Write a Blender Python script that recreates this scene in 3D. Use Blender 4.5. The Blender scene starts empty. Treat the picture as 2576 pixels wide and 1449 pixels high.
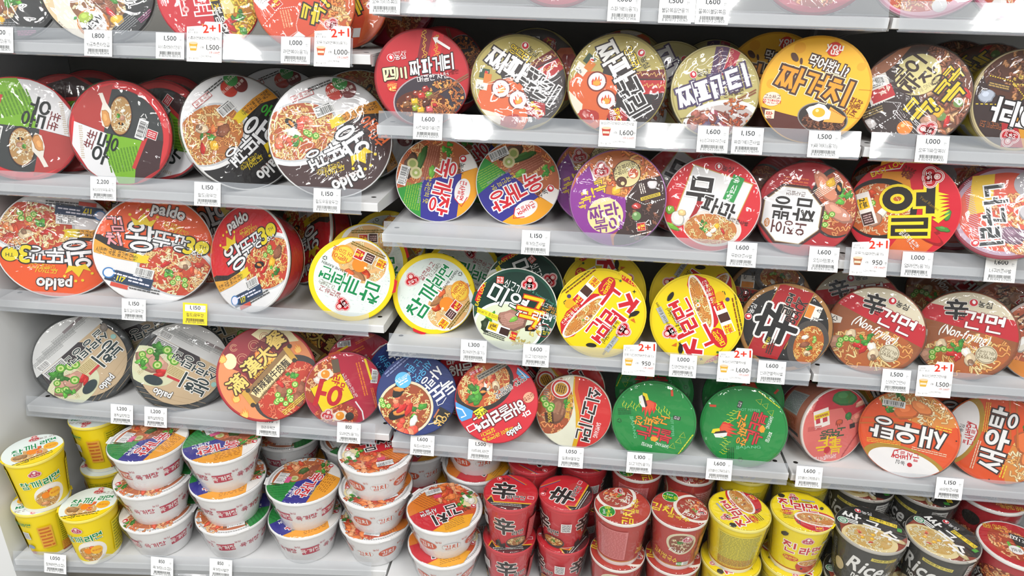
import bpy, math, random
import numpy as np
from mathutils import Matrix, Vector
from mathutils.geometry import tessellate_polygon

S = bpy.context.scene
COL = S.collection
rad = math.radians

# ------------------------------------------------------------------ camera
def look(pitch, yaw, roll):
    fw = Vector((math.sin(yaw)*math.cos(pitch), math.cos(yaw)*math.cos(pitch), -math.sin(pitch)))
    r0 = Vector((math.cos(yaw), -math.sin(yaw), 0)); u0 = r0.cross(fw)
    r = r0*math.cos(roll) + u0*math.sin(roll); u = -r0*math.sin(roll) + u0*math.cos(roll)
    return r, u, fw
cam = bpy.data.objects.new('camera', bpy.data.cameras.new('camera')); COL.objects.link(cam)
_r, _u, _f = look(.398, -.088, .029)
_m = Matrix((_r, _u, -_f)).transposed().to_4x4(); _m.translation = (.387, -1.315, .372)
cam.matrix_world = _m
cam.data.sensor_width = 36; cam.data.lens = 1751.5/2576*36; cam.data.clip_start = .05
S.camera = cam

# ------------------------------------------------------------------ light
W = bpy.data.worlds.new('world'); S.world = W; W.use_nodes = True
W.node_tree.nodes['Background'].inputs[0].default_value = (.93, .96, 1, 1)
W.node_tree.nodes['Background'].inputs[1].default_value = .42
def tube(name, x, y, z, length, watt, rot=0):          # ceiling fluorescent tubes running towards the shelf
    l = bpy.data.lights.new(name, 'AREA'); l.shape = 'RECTANGLE'; l.size = .05; l.size_y = length; l.energy = watt
    l.color = (1, .985, .95)
    o = bpy.data.objects.new(name, l); o.location = (x, y, z); o.rotation_euler = (0, 0, rot); COL.objects.link(o)
for x in (-1.55, -.35, .95, 2.2):
    for dx in (-.06, .06):
        tube('ceiling_tube', x+dx, -2.2, 1.55, 2.6, 27)
S.cycles.max_bounces = 4; S.cycles.diffuse_bounces = 2; S.cycles.glossy_bounces = 2; S.cycles.transmission_bounces = 2; S.cycles.transparent_max_bounces = 12
S.cycles.adaptive_threshold = .05; S.cycles.caustics_reflective = False; S.cycles.caustics_refractive = False
S.view_settings.view_transform = 'Standard'; S.view_settings.look = 'None'
S.view_settings.exposure = -.2; S.view_settings.gamma = 1; S.view_settings.use_curve_mapping = False

# ------------------------------------------------------------------ materials
def lin(h):
    if not isinstance(h, str): return h
    h = h.lstrip('#')
    if len(h) == 3: h = ''.join(c*2 for c in h)
    v = [int(h[i:i+2], 16)/255 for i in (0, 2, 4)]
    return tuple(c/12.92 if c <= .04045 else ((c+.055)/1.055)**2.4 for c in v)
def mat(name, col=None, rough=.5, metal=0, spec=.5, coat=0, bump=None, vcol=False, vary=0):
    m = bpy.data.materials.new(name); m.use_nodes = True
    n = m.node_tree.nodes; k = m.node_tree.links; b = n['Principled BSDF']
    if col: b.inputs['Base Color'].default_value = (*lin(col), 1)
    b.inputs['Roughness'].default_value = rough; b.inputs['Metallic'].default_value = metal
    b.inputs['Specular IOR Level'].default_value = spec; b.inputs['Coat Weight'].default_value = coat
    b.inputs['Coat Roughness'].default_value = .12
    tc = n.new('ShaderNodeTexCoord')
    if vcol:
        a = n.new('ShaderNodeVertexColor'); a.layer_name = 'ink'; k.new(a.outputs['Color'], b.inputs['Base Color'])
    if vary:
        t = n.new('ShaderNodeTexNoise'); t.inputs['Scale'].default_value = 9; t.inputs['Detail'].default_value = 6
        k.new(tc.outputs['Object'], t.inputs['Vector'])
        x = n.new('ShaderNodeMix'); x.data_type = 'RGBA'; x.blend_type = 'MULTIPLY'; x.inputs[0].default_value = vary
        x.inputs[6].default_value = (*lin(col), 1); k.new(t.outputs['Fac'], x.inputs[7]); k.new(x.outputs[2], b.inputs['Base Color'])
    if bump:
        t = n.new('ShaderNodeTexNoise'); t.inputs['Scale'].default_value = bump[0]; t.inputs['Detail'].default_value = 3
        k.new(tc.outputs['Object'], t.inputs['Vector'])
        bp = n.new('ShaderNodeBump'); bp.inputs['Strength'].default_value = bump[1]; bp.inputs['Distance'].default_value = bump[2]
        k.new(t.outputs['Fac'], bp.inputs['Height']); k.new(bp.outputs['Normal'], b.inputs['Normal'])
    return m
INK = mat('printed_card', rough=.42, spec=.4, vcol=True, bump=(16, .25, .004))
PAPER = mat('printed_paper', rough=.6, spec=.3, vcol=True)
STEEL = mat('painted_steel', '#dfe0e1', .42, vary=.06, bump=(60, .05, .001))
BACK = mat('grey_back_panel', '#9b9994', .55, vary=.15)
POST = mat('white_post', '#e9ebec', .45, vary=.05)
DARK = mat('dark_hole', '#1c1a18', .8, vary=.2)
FLOORM = mat('floor_tile', '#b9b6ae', .3, vary=.2)
def clear(name, veil, tint, rough, bump, base=.05):
    m = bpy.data.materials.new(name); m.use_nodes = True
    n = m.node_tree.nodes; k = m.node_tree.links; n.remove(n['Principled BSDF']); out = n['Material Output']
    tr = n.new('ShaderNodeBsdfTransparent'); df = n.new('ShaderNodeBsdfDiffuse'); gl = n.new('ShaderNodeBsdfGlossy')
    df.inputs['Color'].default_value = (*lin(tint), 1); gl.inputs['Roughness'].default_value = rough
    fr = n.new('ShaderNodeLayerWeight'); fr.inputs['Blend'].default_value = .5
    pw = n.new('ShaderNodeMath'); pw.operation = 'POWER'; pw.inputs[1].default_value = 4; k.new(fr.outputs['Facing'], pw.inputs[0])
    rf = n.new('ShaderNodeMath'); rf.operation = 'MULTIPLY_ADD'; rf.inputs[1].default_value = .8; rf.inputs[2].default_value = base; k.new(pw.outputs[0], rf.inputs[0])
    a = n.new('ShaderNodeMixShader'); a.inputs[0].default_value = veil
    k.new(tr.outputs[0], a.inputs[1]); k.new(df.outputs[0], a.inputs[2])
    b = n.new('ShaderNodeMixShader'); k.new(rf.outputs[0], b.inputs[0]); k.new(a.outputs[0], b.inputs[1]); k.new(gl.outputs[0], b.inputs[2])
    k.new(b.outputs[0], out.inputs['Surface'])
    if bump:
        tc = n.new('ShaderNodeTexCoord'); t = n.new('ShaderNodeTexNoise'); t.inputs['Scale'].default_value = bump[0]; t.inputs['Detail'].default_value = 2
        t.inputs['Distortion'].default_value = bump[3]
        k.new(tc.outputs['Object'], t.inputs['Vector'])
        bp = n.new('ShaderNodeBump'); bp.inputs['Strength'].default_value = bump[1]; bp.inputs['Distance'].default_value = bump[2]
        k.new(t.outputs['Fac'], bp.inputs['Height'])
        for q in (gl, fr): k.new(bp.outputs['Normal'], q.inputs['Normal'])
    return m
FILM = clear('shrink_film', .012, '#ffffff', .06, (9, .42, .016, 2.6), .055)
RAIL = clear('clear_rail', .2, '#cdd3db', .06, (7, .12, .01, .3), .06)

# ------------------------------------------------------------------ mesh helpers
def tag(o, label=None, cat=None, group=None, kind=None):
    if label: o['label'] = label
    if cat: o['category'] = cat
    if group: o['group'] = group
    if kind: o['kind'] = kind
    return o
def link(name, me, parent=None):
    o = bpy.data.objects.new(name, me); COL.objects.link(o)
    if parent: o.parent = parent
    return o
def empty(name, label, cat, group=None):
    o = bpy.data.objects.new(name, None); o.empty_display_size = .02; COL.objects.link(o)
    return tag(o, label, cat, group)
def mesh(name, vs, fs, m, smooth=False):
    me = bpy.data.meshes.new(name); me.from_pydata([tuple(v) for v in vs], [], fs); me.materials.append(m)
    if smooth: me.polygons.foreach_set('use_smooth', [True]*len(me.polygons))
    me.update(); return me
def boxes(name, bs, m):
    vs = []; fs = []
    for x0, x1, y0, y1, z0, z1 in bs:
        b = len(vs); vs += [(x, y, z) for z in (z0, z1) for y in (y0, y1) for x in (x0, x1)]
        fs += [[b+i for i in q] for q in ((0, 2, 3, 1), (4, 5, 7, 6), (0, 1, 5, 4), (2, 6, 7, 3), (0, 4, 6, 2), (1, 3, 7, 5))]
    return mesh(name, vs, fs, m)
def soup(name, T, m):
    """T: (n,3,6) triangles of x,y,z,r,g,b -> mesh with the colour attribute 'ink'"""
    n = len(T); me = bpy.data.meshes.new(name)
    me.vertices.add(n*3); me.loops.add(n*3); me.polygons.add(n)
    me.vertices.foreach_set('co', np.ascontiguousarray(T[:, :, :3], dtype=np.float32).ravel())
    me.loops.foreach_set('vertex_index', np.arange(n*3, dtype=np.int32))
    me.polygons.foreach_set('loop_start', np.arange(0, n*3, 3, dtype=np.int32))
    c = me.color_attributes.new('ink', 'FLOAT_COLOR', 'POINT')
    rgba = np.ones((n*3, 4), np.float32); rgba[:, :3] = T[:, :, 3:].reshape(-1, 3); c.data.foreach_set('color', rgba.ravel())
    me.materials.append(m); me.update(calc_edges=True); return me
def lathe_tris(prof, n=56, seams=None):
    """prof: [(r,z,colour)...] -> (k,3,6)"""
    a = np.linspace(0, 2*np.pi, n+1); out = []
    for (r0, z0, c0), (r1, z1, c1) in zip(prof, prof[1:]):
        c = lin(c1)
        for i in range(n):
            p = [(r0*math.cos(a[i]), r0*math.sin(a[i]), z0, *c), (r0*math.cos(a[i+1]), r0*math.sin(a[i+1]), z0, *c),
                 (r1*math.cos(a[i+1]), r1*math.sin(a[i+1]), z1, *c), (r1*math.cos(a[i]), r1*math.sin(a[i]), z1, *c)]
            if r0 > 1e-6: out.append((p[0], p[1], p[2]))
            if r1 > 1e-6: out.append((p[0], p[2], p[3]))
    return np.array(out)

# ------------------------------------------------------------------ lettering
# Korean syllables are drawn stroke by stroke from their parts; other characters come from Blender's own font
CONS = {'g': [[(0, 1), (1, 1), (.86, 0)]], 'n': [[(0, 1), (0, 0), (1, 0)]], 'd': [[(1, 1), (0, 1), (0, 0), (1, 0)]], 'r': [[(0, 1), (1, 1), (1, .5), (0, .5), (0, 0), (1, 0)]],
 'm': [[(0, 0), (0, 1), (1, 1), (1, 0), (0, 0)]], 'b': [[(0, 1), (0, 0), (1, 0), (1, 1)], [(0, .5), (1, .5)]], 's': [[(.52, 1), (0, 0)], [(.42, .62), (1, 0)]], 'o': ['ring'],
 'j': [[(.02, .98), (.98, .98)], [(.5, .98), (0, 0)], [(.42, .55), (1, 0)]], 'c': [[(.3, 1.04), (.7, 1.04)], [(.02, .74), (.98, .74)], [(.5, .74), (0, 0)], [(.42, .4), (1, 0)]],
 'k': [[(0, 1), (1, 1), (.86, 0)], [(0, .5), (.92, .5)]], 't': [[(1, 1), (0, 1), (0, 0), (1, 0)], [(0, .5), (1, .5)]], 'p': [[(0, 1), (1, 1)], [(0, 0), (1, 0)], [(.3, 1), (.3, 0)], [(.7, 1), (.7, 0)]],
 'h': [[(.3, 1.02), (.7, 1.02)], [(0, .74), (1, .74)], 'low']}
FIRST = ['g', 'gg', 'n', 'd', 'dd', 'r', 'm', 'b', 'bb', 's', 'ss', 'o', 'j', 'jj', 'c', 'k', 't', 'p', 'h']
LAST = ['', 'g', 'gg', 'gs', 'n', 'nj', 'nh', 'd', 'r', 'rg', 'rm', 'rb', 'rs', 'rt', 'rp', 'rh', 'm', 'b', 'bs', 's', 'ss', 'o', 'j', 'c', 'k', 't', 'p', 'h']
VV = {'a': [[(.3, 0), (.3, 1)], [(.3, .5), (1, .5)]], 'ae': [[(.1, .04), (.1, .96)], [(.1, .5), (.85, .5)], [(.85, 0), (.85, 1)]], 'ya': [[(.3, 0), (.3, 1)], [(.3, .36), (1, .36)], [(.3, .64), (1, .64)]],
 'eo': [[(.8, 0), (.8, 1)], [(.1, .5), (.8, .5)]], 'e': [[(.45, .04), (.45, .96)], [(-.1, .5), (.45, .5)], [(.95, 0), (.95, 1)]], 'yeo': [[(.8, 0), (.8, 1)], [(.1, .36), (.8, .36)], [(.1, .64), (.8, .64)]],
 'ye': [[(.45, .04), (.45, .96)], [(-.1, .36), (.45, .36)], [(-.1, .64), (.45, .64)], [(.95, 0), (.95, 1)]], 'i': [[(.6, 0), (.6, 1)]]}
VH = {'o': [[(0, .1), (1, .1)], [(.5, .1), (.5, .9)]], 'yo': [[(0, .1), (1, .1)], [(.32, .1), (.32, .9)], [(.68, .1), (.68, .9)]], 'u': [[(0, .8), (1, .8)], [(.5, .8), (.5, 0)]], 'yu': [[(0, .8), (1, .8)], [(.32, .8), (.32, 0)], [(.68, .8), (.68, 0)]], 'eu': [[(0, .5), (1, .5)]]}
VOWEL = [('', 'a'), ('', 'ae'), ('', 'ya'), ('', 'ae'), ('', 'eo'), ('', 'e'), ('', 'yeo'), ('', 'ye'), ('o', ''), ('o', 'a'), ('o', 'ae'), ('o', 'i'), ('yo', ''), ('u', ''), ('u', 'eo'), ('u', 'e'), ('u', 'i'), ('yu', ''), ('eu', ''), ('eu', 'i'), ('', 'i')]
def seg_tris(p, q, w, grow=0):
    p, q = np.array(p, float), np.array(q, float); t = q-p; t /= np.linalg.norm(t)+1e-9; n = np.array((-t[1], t[0]))*(w+grow)/2; p = p-t*(w*.45+grow/2); q = q+t*(w*.45+grow/2)
    return [(p-n, q-n, q+n), (p-n, q+n, p+n)]
def syllable(ch, w, grow):
    k = ord(ch)-0xac00; f, v, l = FIRST[k//588], VOWEL[k % 588//28], LAST[k % 28]; T = []
    w = .06+(w-.06)*(1-.14*(len(f) > 1)-.16*(len(l) > 0)-.1*(len(l) > 1)-.3*(v[1] in ('ae', 'e', 'ye'))-.1*(v[0] != '' and v[1] != '')); m = w/2; Z = []; g = grow/2
    def box(x0, y0, x1, y1): return (x0+m, y0+m, x1-m, y1-m)
    def strokes(S, B, w=w):
        m = w/2
        f_ = lambda p: (B[0]+p[0]*(B[2]-B[0]), B[1]+p[1]*(B[3]-B[1]))
        for st in S:
            if st in ('ring', 'low'):
                c = f_((.5, .5) if st == 'ring' else (.5, .27)); rx, ry = (B[2]-B[0])/2, (B[3]-B[1])/2*(1 if st == 'ring' else .54); a = np.linspace(0, 2*np.pi, 21)
                if st == 'low': rx *= .86
                o = [(c[0]+(rx+m+g)*math.cos(t), c[1]+(ry+m+g)*math.sin(t)) for t in a]; i = [(c[0]+max(rx-m-g, .01)*math.cos(t), c[1]+max(ry-m-g, .01)*math.sin(t)) for t in a]; Z.extend([len(set(Z))]*40)
                for j in range(20): T.extend([(i[j], o[j], o[j+1]), (i[j], o[j+1], i[j+1])])
            else:
                for p, q in zip(st, st[1:]): T.extend(seg_tris(f_(p), f_(q), w, grow)); Z.extend([len(set(Z))]*2)
    def cons(c, B):
        wl = min(w, (B[3]-B[1]+w)/{'r': 4.6, 't': 4.6, 'h': 4.4, 'c': 4.6, 'k': 4, 'b': 4}.get(c[0], 3.4)); B = (B[0], B[1]-(w-wl)/2, B[2], B[3]+(w-wl)/2)
        if len(c) == 1: strokes(CONS[c], B, wl)
        else: d = (B[2]-B[0])+w*.7; x0 = B[0]-w*.45; strokes(CONS[c[0]], (x0, B[1], x0+d*.41, B[3]), wl); strokes(CONS[c[1]], (x0+d*.6, B[1], x0+d, B[3]), wl)
    if not v[0]: A = (.05, .47, .56, .97) if l else (.04, .1, .56, .9); wide = v[1] in ('ae', 'e', 'ye'); A = (0, A[1], A[2]-(.12 if v[1] in ('e', 'ye') else .06)*wide+(.03-.1*wide)*(len(f) > 1), A[3]); vx = .58-.08*wide; cons(f, box(*A)); strokes(VV[v[1]], box(vx, .4, 1.0+.03*wide, 1.0) if l else box(vx, 0, 1.0+.03*wide, 1))
    elif not v[1]: cons(f, box(.14, .64, .86, 1.02) if l else box(.12, .46, .88, .98)); strokes(VH[v[0]], box(.0, .36, 1, .62) if l else box(0, .04, 1, .46))
    else: cons(f, box(.06, .64, .58, 1.02) if l else box(.06, .48, .6, .97)); strokes(VH[v[0]], box(.0, .37, .68, .63) if l else box(0, .1, .7, .48)); strokes(VV[v[1]], box(.6, .34, 1, 1.02) if l else box(.6, 0, 1.0, 1.0))
    if l: cons(l, box(.14, -.04, .88, .33))
    return np.array(T), np.array(Z)
_fc = bpy.data.curves.new('letters', 'FONT'); _fo = bpy.data.objects.new('letters', _fc); COL.objects.link(_fo); _fc.resolution_u = 3
_dg = bpy.context.evaluated_depsgraph_get(); _font = {}
def font_char(ch):
    if ch not in _font:
        _fc.body = ch; _dg.update(); ev = _fo.evaluated_get(_dg); me = ev.to_mesh(); me.calc_loop_triangles()
        v = np.array([q.co[:2] for q in me.vertices]).reshape(-1, 2); T = v[np.array([q.vertices[:] for q in me.loop_triangles]).reshape(-1, 3)]; ev.to_mesh_clear()
        ar = (T[:, 1, 0]-T[:, 0, 0])*(T[:, 2, 1]-T[:, 0, 1])-(T[:, 1, 1]-T[:, 0, 1])*(T[:, 2, 0]-T[:, 0, 0]); T[ar < 0] = T[ar < 0][:, ::-1]
        _font[ch] = (T, v[:, 0].max()+.06, v[:, 1].max())
    return _font[ch]
for _c in '0123456789,.()+-~%!?&:ABCDEFGHIJKLMNOPRSTUWYZabcdefghijklmnopqrstuwy四川辛滿漢大餐麻辣鍋牛肉麵熱生米': font_char(_c)
COL.objects.unlink(_fo)
_cache = {}
def lettering(s, w, grow=0):
    """triangles of a line of text about its own centre with stroke width w (em), a stacking order for pieces that cross, and the size"""
    key = (s, round(w, 3), round(grow, 3))
    if key not in _cache:
        x = 0; A = []; Z = []; ko = False; top = 0
        for ch in s:
            if 0xac00 <= ord(ch) <= 0xd7a3: T, z = syllable(ch, w, grow); A.append(T*.94+np.array((x, -.06))); Z.append(z); x += 1.0; ko = True
            elif ch in _font:
                T, adv, t = _font[ch]; r = max(0, (w-.085)/2)+grow/2; k = [(0, 0)] if r < .004 else [(r*math.cos(q), r*math.sin(q)) for q in np.linspace(0, 2*np.pi, 8 if r < .06 else 12, endpoint=False)]
                for n, (i, j) in enumerate(k): A.append(T+np.array((x+i, j))); Z.append(np.full(len(T), n))
                x += adv; top = max(top, t)
            else: x += .3
        y = .41 if ko else top/2; _cache[key] = (np.concatenate(A)-np.array((x/2-.03, y)), np.concatenate(Z), (x, .94 if ko else max(top, .5)))
    return _cache[key]

# ------------------------------------------------------------------ flat print painter
def clip(T, poly):
    """clip triangles (n,3,6) to a convex counter-clockwise polygon"""
    for a, b in zip(poly, np.roll(poly, -1, 0)):
        if not len(T): return T
        nx, ny = -(b[1]-a[1]), b[0]-a[0]
        d = (T[:, :, 0]-a[0])*nx+(T[:, :, 1]-a[1])*ny
        ins = d >= 0; k = ins.sum(1); out = [T[k == 3]]
        for q, want in ((1, True), (2, False)):
            M = k == q
            if not M.any(): continue
            X = T[M]; D = d[M]; i0 = np.argmax(ins[M] == want, 1); r = np.arange(len(X))
            A, B, C = X[r, i0], X[r, (i0+1) % 3], X[r, (i0+2) % 3]; dA, dB, dC = D[r, i0], D[r, (i0+1) % 3], D[r, (i0+2) % 3]
            tb = (dA/(dA-dB))[:, None]; tc_ = (dA/(dA-dC))[:, None]; AB = A+(B-A)*tb; AC = A+(C-A)*tc_
            if want: out.append(np.stack((A, AB, AC), 1))
            else: out += [np.stack((AB, B, C), 1), np.stack((AB, C, AC), 1)]
        T = np.concatenate(out)
    return T
def ngon(cx, cy, rx, ry=None, n=44, a=0):
    t = np.linspace(0, 2*np.pi, n, endpoint=False); ry = rx if ry is None else ry
    x, y = rx*np.cos(t), ry*np.sin(t); c, s = math.cos(rad(a)), math.sin(rad(a))
    return np.stack((cx+x*c-y*s, cy+x*s+y*c), 1)
class Print:
    """paints flat shapes; positions are read in picture units (y down) about a centre and scaled to a unit disc"""
    def __init__(s, cx=0, cy=0, rx=1, ry=None, down=True, seed=1):
        s.c = (cx, cy); s.rx = rx; s.ry = ry or rx; s.sg = -1 if down else 1
        s.T = []; s.z = 0; s.rnd = random.Random(seed)
    def u(s, x, y): return ((x-s.c[0])/s.rx, s.sg*(y-s.c[1])/s.ry)
    def add(s, tris, col, dz=1, order=None):
        tris = np.asarray(tris, float)
        if not len(tris): return
        c = np.empty((len(tris), 3, 3)); c[:] = np.asarray(lin(col) if isinstance(col, str) else col)
        z = np.full((len(tris), 3, 1), float(s.z))
        if order is not None: z += order[:, None, None]*.15; s.z += order.max()*.15
        s.T.append(np.concatenate((tris, z, c), 2)); s.z += dz
    def fan(s, q, col, dz=1):                                       # unit-space convex polygon
        q = np.asarray(q); m = q.mean(0); n = np.roll(q, -1, 0); s.add(np.stack((np.broadcast_to(m, q.shape), q, n), 1), col, dz)
    def bg(s, col, r=1.0): s.fan(ngon(0, 0, r, n=64), col)
    def ring(s, r0, r1, col, a0=0, a1=360):
        t = np.radians(np.linspace(a0, a1, 65)); p = np.stack((np.cos(t), np.sin(t)), 1)
        s.add(np.concatenate((np.stack((p[:-1]*r0, p[:-1]*r1, p[1:]*r1), 1), np.stack((p[:-1]*r0, p[1:]*r1, p[1:]*r0), 1))), col)
    def D(s, x, y, r, col, ry=None, a=0, n=28, dz=1):
        x, y = s.u(x, y); s.fan(ngon(x, y, r/s.rx, ry/s.ry if ry else r/s.rx, n, a), col, dz)
    def P(s, pts, col, grad=None):
        q = [s.u(*p) for p in pts]; t = tessellate_polygon([[Vector((*p, 0)) for p in q]])
        T = []
        for a, b, c in t:
            A, B, C = q[a], q[b], q[c]
            if (B[0]-A[0])*(C[1]-A[1])-(B[1]-A[1])*(C[0]-A[0]) < 0: B, C = C, B
            T.append((A, B, C))
        s.add(T, col)
    def R(s, x, y, w, h, col, a=0, dz=1):
        x, y = s.u(x, y); w, h = w/2/s.rx, h/2/s.rx; c, d = math.cos(rad(a)), math.sin(rad(a))
        s.fan([(x+i*w*c-j*h*d, y+i*w*d+j*h*c) for i, j in ((-1, -1), (1, -1), (1, 1), (-1, 1))], col, dz)
    def T_(s, t, x, y, h, col, a=0, b=.02, o=(), w=None, sh=0):
        if not t.strip(): return
        base = .075+1.1*b; size = lettering(t, base)[2]; x, y = s.u(x, y); em = h/s.rx/size[1]; sx = em if w is None else w/s.rx/size[0]
        c, d = math.cos(rad(a)), math.sin(rad(a))
        for grow, colr in [(2*ow, oc) for ow, oc in o]+[(0, col)]:
            B, z, _ = lettering(t, base, grow); B = B*np.array((sx, em)); B[:, :, 0] += B[:, :, 1]*sh
            R_ = np.empty_like(B); R_[:, :, 0] = B[:, :, 0]*c-B[:, :, 1]*d+x; R_[:, :, 1] = B[:, :, 0]*d+B[:, :, 1]*c+y
            s.add(R_, colr, 1, z)
    def stack(s, t, pts, h, col, a=0, **k):
        for ch, (x, y) in zip(t, pts): s.T_(ch, x, y, h, col, a, **k)
    def wave(s, pts, wd, col, dz=.5):                                # unit-space polyline ribbon
        p = np.asarray(pts); t = np.gradient(p, axis=0); n = np.stack((-t[:, 1], t[:, 0]), 1); n /= np.linalg.norm(n, axis=1)[:, None]+1e-9
        L, R_ = p+n*wd/2, p-n*wd/2
        s.add(np.concatenate((np.stack((R_[:-1], R_[1:], L[1:]), 1), np.stack((R_[:-1], L[1:], L[:-1]), 1))), col, dz)
    def line(s, pts, wd, col): s.wave([s.u(*p) for p in pts], wd/s.rx, col, 1)
    def dash(s, pts, wd, col, n=14):
        for (x0, y0), (x1, y1) in zip(pts, pts[1:]):
            for i in range(n):
                f, g = i/n, (i+.55)/n; s.line([(x0+(x1-x0)*f, y0+(y1-y0)*f), (x0+(x1-x0)*g, y0+(y1-y0)*g)], wd, col); s.z -= 1
        s.z += 1
    def L(s, x, y, w, h, rows, col, a=0):                            # small print too fine to read
        c, d = math.cos(rad(a)), math.sin(rad(a)); rh = h/rows
        for i in range(rows):
            t = -w/2; yy = -h/2+rh*(i+.5)
            while t < w/2-rh*.4:
                q = min(s.rnd.uniform(.5, 2.4)*rh, w/2-t); m = t+q/2
                s.R(x+m*c+yy*d*1, y-m*d+yy*c, q*.86, rh*.5, col, a, 0); t += q
        s.z += 1
    def bar(s, x, y, w, h, a=0):
        s.R(x, y, w, h, '#f2f2f2', a); c, d = math.cos(rad(a)), math.sin(rad(a)); t = -w*.44
        while t < w*.44:
            q = s.rnd.choice((.012, .012, .02, .03))*w; s.R(x+t*c-h*.06*d, y-t*d-h*.06*c, q, h*.66, '#222', a, 0); t += q+s.rnd.choice((.012, .02, .028))*w
        s.z += 1; s.L(x+h*.38*d, y+h*.38*c, w*.8, h*.16, 1, '#444', a)
    def blob(s, x, y, r, col, ry=None, a=0, rough=.18, n=14, dz=1, shade=True):
        ry = ry or r; c, d = math.cos(rad(a)), math.sin(rad(a)); base = np.array(lin(col)); ux, uy = s.u(x, y); pts = []
        for i in range(n):
            t = 2*math.pi*i/n; k = 1+s.rnd.uniform(-rough, rough); px, py = r*k*math.cos(t)/s.rx, ry*k*math.sin(t)/s.rx
            pts.append((ux+px*c-py*d, uy+px*d+py*c))
        pts = np.array(pts)
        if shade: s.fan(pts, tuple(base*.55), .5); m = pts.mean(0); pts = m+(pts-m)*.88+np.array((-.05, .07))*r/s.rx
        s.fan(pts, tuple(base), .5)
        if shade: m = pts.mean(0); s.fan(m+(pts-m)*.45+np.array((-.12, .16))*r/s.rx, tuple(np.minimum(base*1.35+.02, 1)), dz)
    def noodles(s, x, y, rx, ry, cols, a=0, n=70, wd=.035, ln=.3, base=None):
        k0 = len(s.T)
        if base: s.D(x, y, rx, base, ry, a)
        ux, uy = s.u(x, y); sx, sy = rx/s.rx, ry/s.ry; c, d = math.cos(rad(a)), math.sin(rad(a)); sc = max(sx, sy)
        for i in range(n):
            q = math.sqrt(s.rnd.random()); t = s.rnd.uniform(0, 6.28); px, py = q*sx*math.cos(t), q*sy*math.sin(t)
            px, py = ux+px*c-py*d, uy+px*d+py*c
            an = s.rnd.uniform(0, 6.28); am = s.rnd.uniform(.03, .07)*sc; l = ln*sc*s.rnd.uniform(.5, 1.2); cv = s.rnd.uniform(-2.5, 2.5)
            w = np.linspace(-.5, .5, 11); X = w*l; Y = am*np.sin(w*s.rnd.uniform(9, 17)+t)+cv*w*w*l
            pl = np.stack((px+X*math.cos(an)-Y*math.sin(an), py+X*math.sin(an)+Y*math.cos(an)), 1)
            cc = np.array(lin(s.rnd.choice(cols)))*s.rnd.uniform(.7, 1.1)
            s.wave(pl, wd*sc*1.5, tuple(cc*.4), .14); s.wave(pl, wd*sc, tuple(cc), .14); s.wave(pl+np.array((0, wd*sc*.15)), wd*sc*.35, tuple(np.minimum(cc*1.5+.05, 1)), .14)
        A = np.concatenate(s.T[k0:]); del s.T[k0:]; s.T.append(clip(A, ngon(ux, uy, sx, sy, 28, a))); s.z = math.ceil(s.z)+1
    def food(s, x, y, rx, ry, a=0, rim='#e8e8e4', broth='#b5532a', cols=('#e8b26a', '#d98d45', '#f0c98a'), tops='', n=60, rw=1.12, wd=.035):
        if rim: s.D(x, y, rx*rw, rim, ry*rw, a, 44); s.D(x, y, rx*1.03, '#7a3a22', ry*1.03, a, 44)
        s.noodles(x, y, rx, ry, cols, a, n, wd, base=broth); m = min(rx, ry)
        for i, ch in enumerate(tops):
            t = 2.4*i+.7; q = .5*math.sqrt((i+.6)/max(len(tops), 1)); s.top(ch, x+q*rx*math.cos(t), y+q*ry*math.sin(t), m*.26)
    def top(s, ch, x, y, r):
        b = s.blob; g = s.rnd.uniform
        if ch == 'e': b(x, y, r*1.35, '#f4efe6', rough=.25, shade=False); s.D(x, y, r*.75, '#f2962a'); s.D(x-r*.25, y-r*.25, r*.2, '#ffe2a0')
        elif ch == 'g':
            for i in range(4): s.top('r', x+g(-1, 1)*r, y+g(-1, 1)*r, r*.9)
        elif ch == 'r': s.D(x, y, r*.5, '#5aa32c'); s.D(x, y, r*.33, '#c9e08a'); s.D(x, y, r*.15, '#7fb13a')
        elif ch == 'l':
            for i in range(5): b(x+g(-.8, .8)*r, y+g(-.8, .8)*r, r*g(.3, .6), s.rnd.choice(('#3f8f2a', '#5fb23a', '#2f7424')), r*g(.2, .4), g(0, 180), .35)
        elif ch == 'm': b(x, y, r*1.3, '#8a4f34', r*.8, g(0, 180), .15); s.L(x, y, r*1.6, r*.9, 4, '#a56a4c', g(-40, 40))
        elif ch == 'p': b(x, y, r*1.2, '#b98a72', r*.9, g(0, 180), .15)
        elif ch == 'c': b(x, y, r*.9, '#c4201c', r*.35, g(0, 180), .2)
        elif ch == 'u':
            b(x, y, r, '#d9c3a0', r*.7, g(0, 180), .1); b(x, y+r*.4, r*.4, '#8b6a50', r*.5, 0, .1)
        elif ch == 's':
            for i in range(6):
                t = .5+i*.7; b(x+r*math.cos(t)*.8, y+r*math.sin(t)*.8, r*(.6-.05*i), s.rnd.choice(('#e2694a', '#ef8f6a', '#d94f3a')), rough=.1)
        elif ch == 'k':
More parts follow.
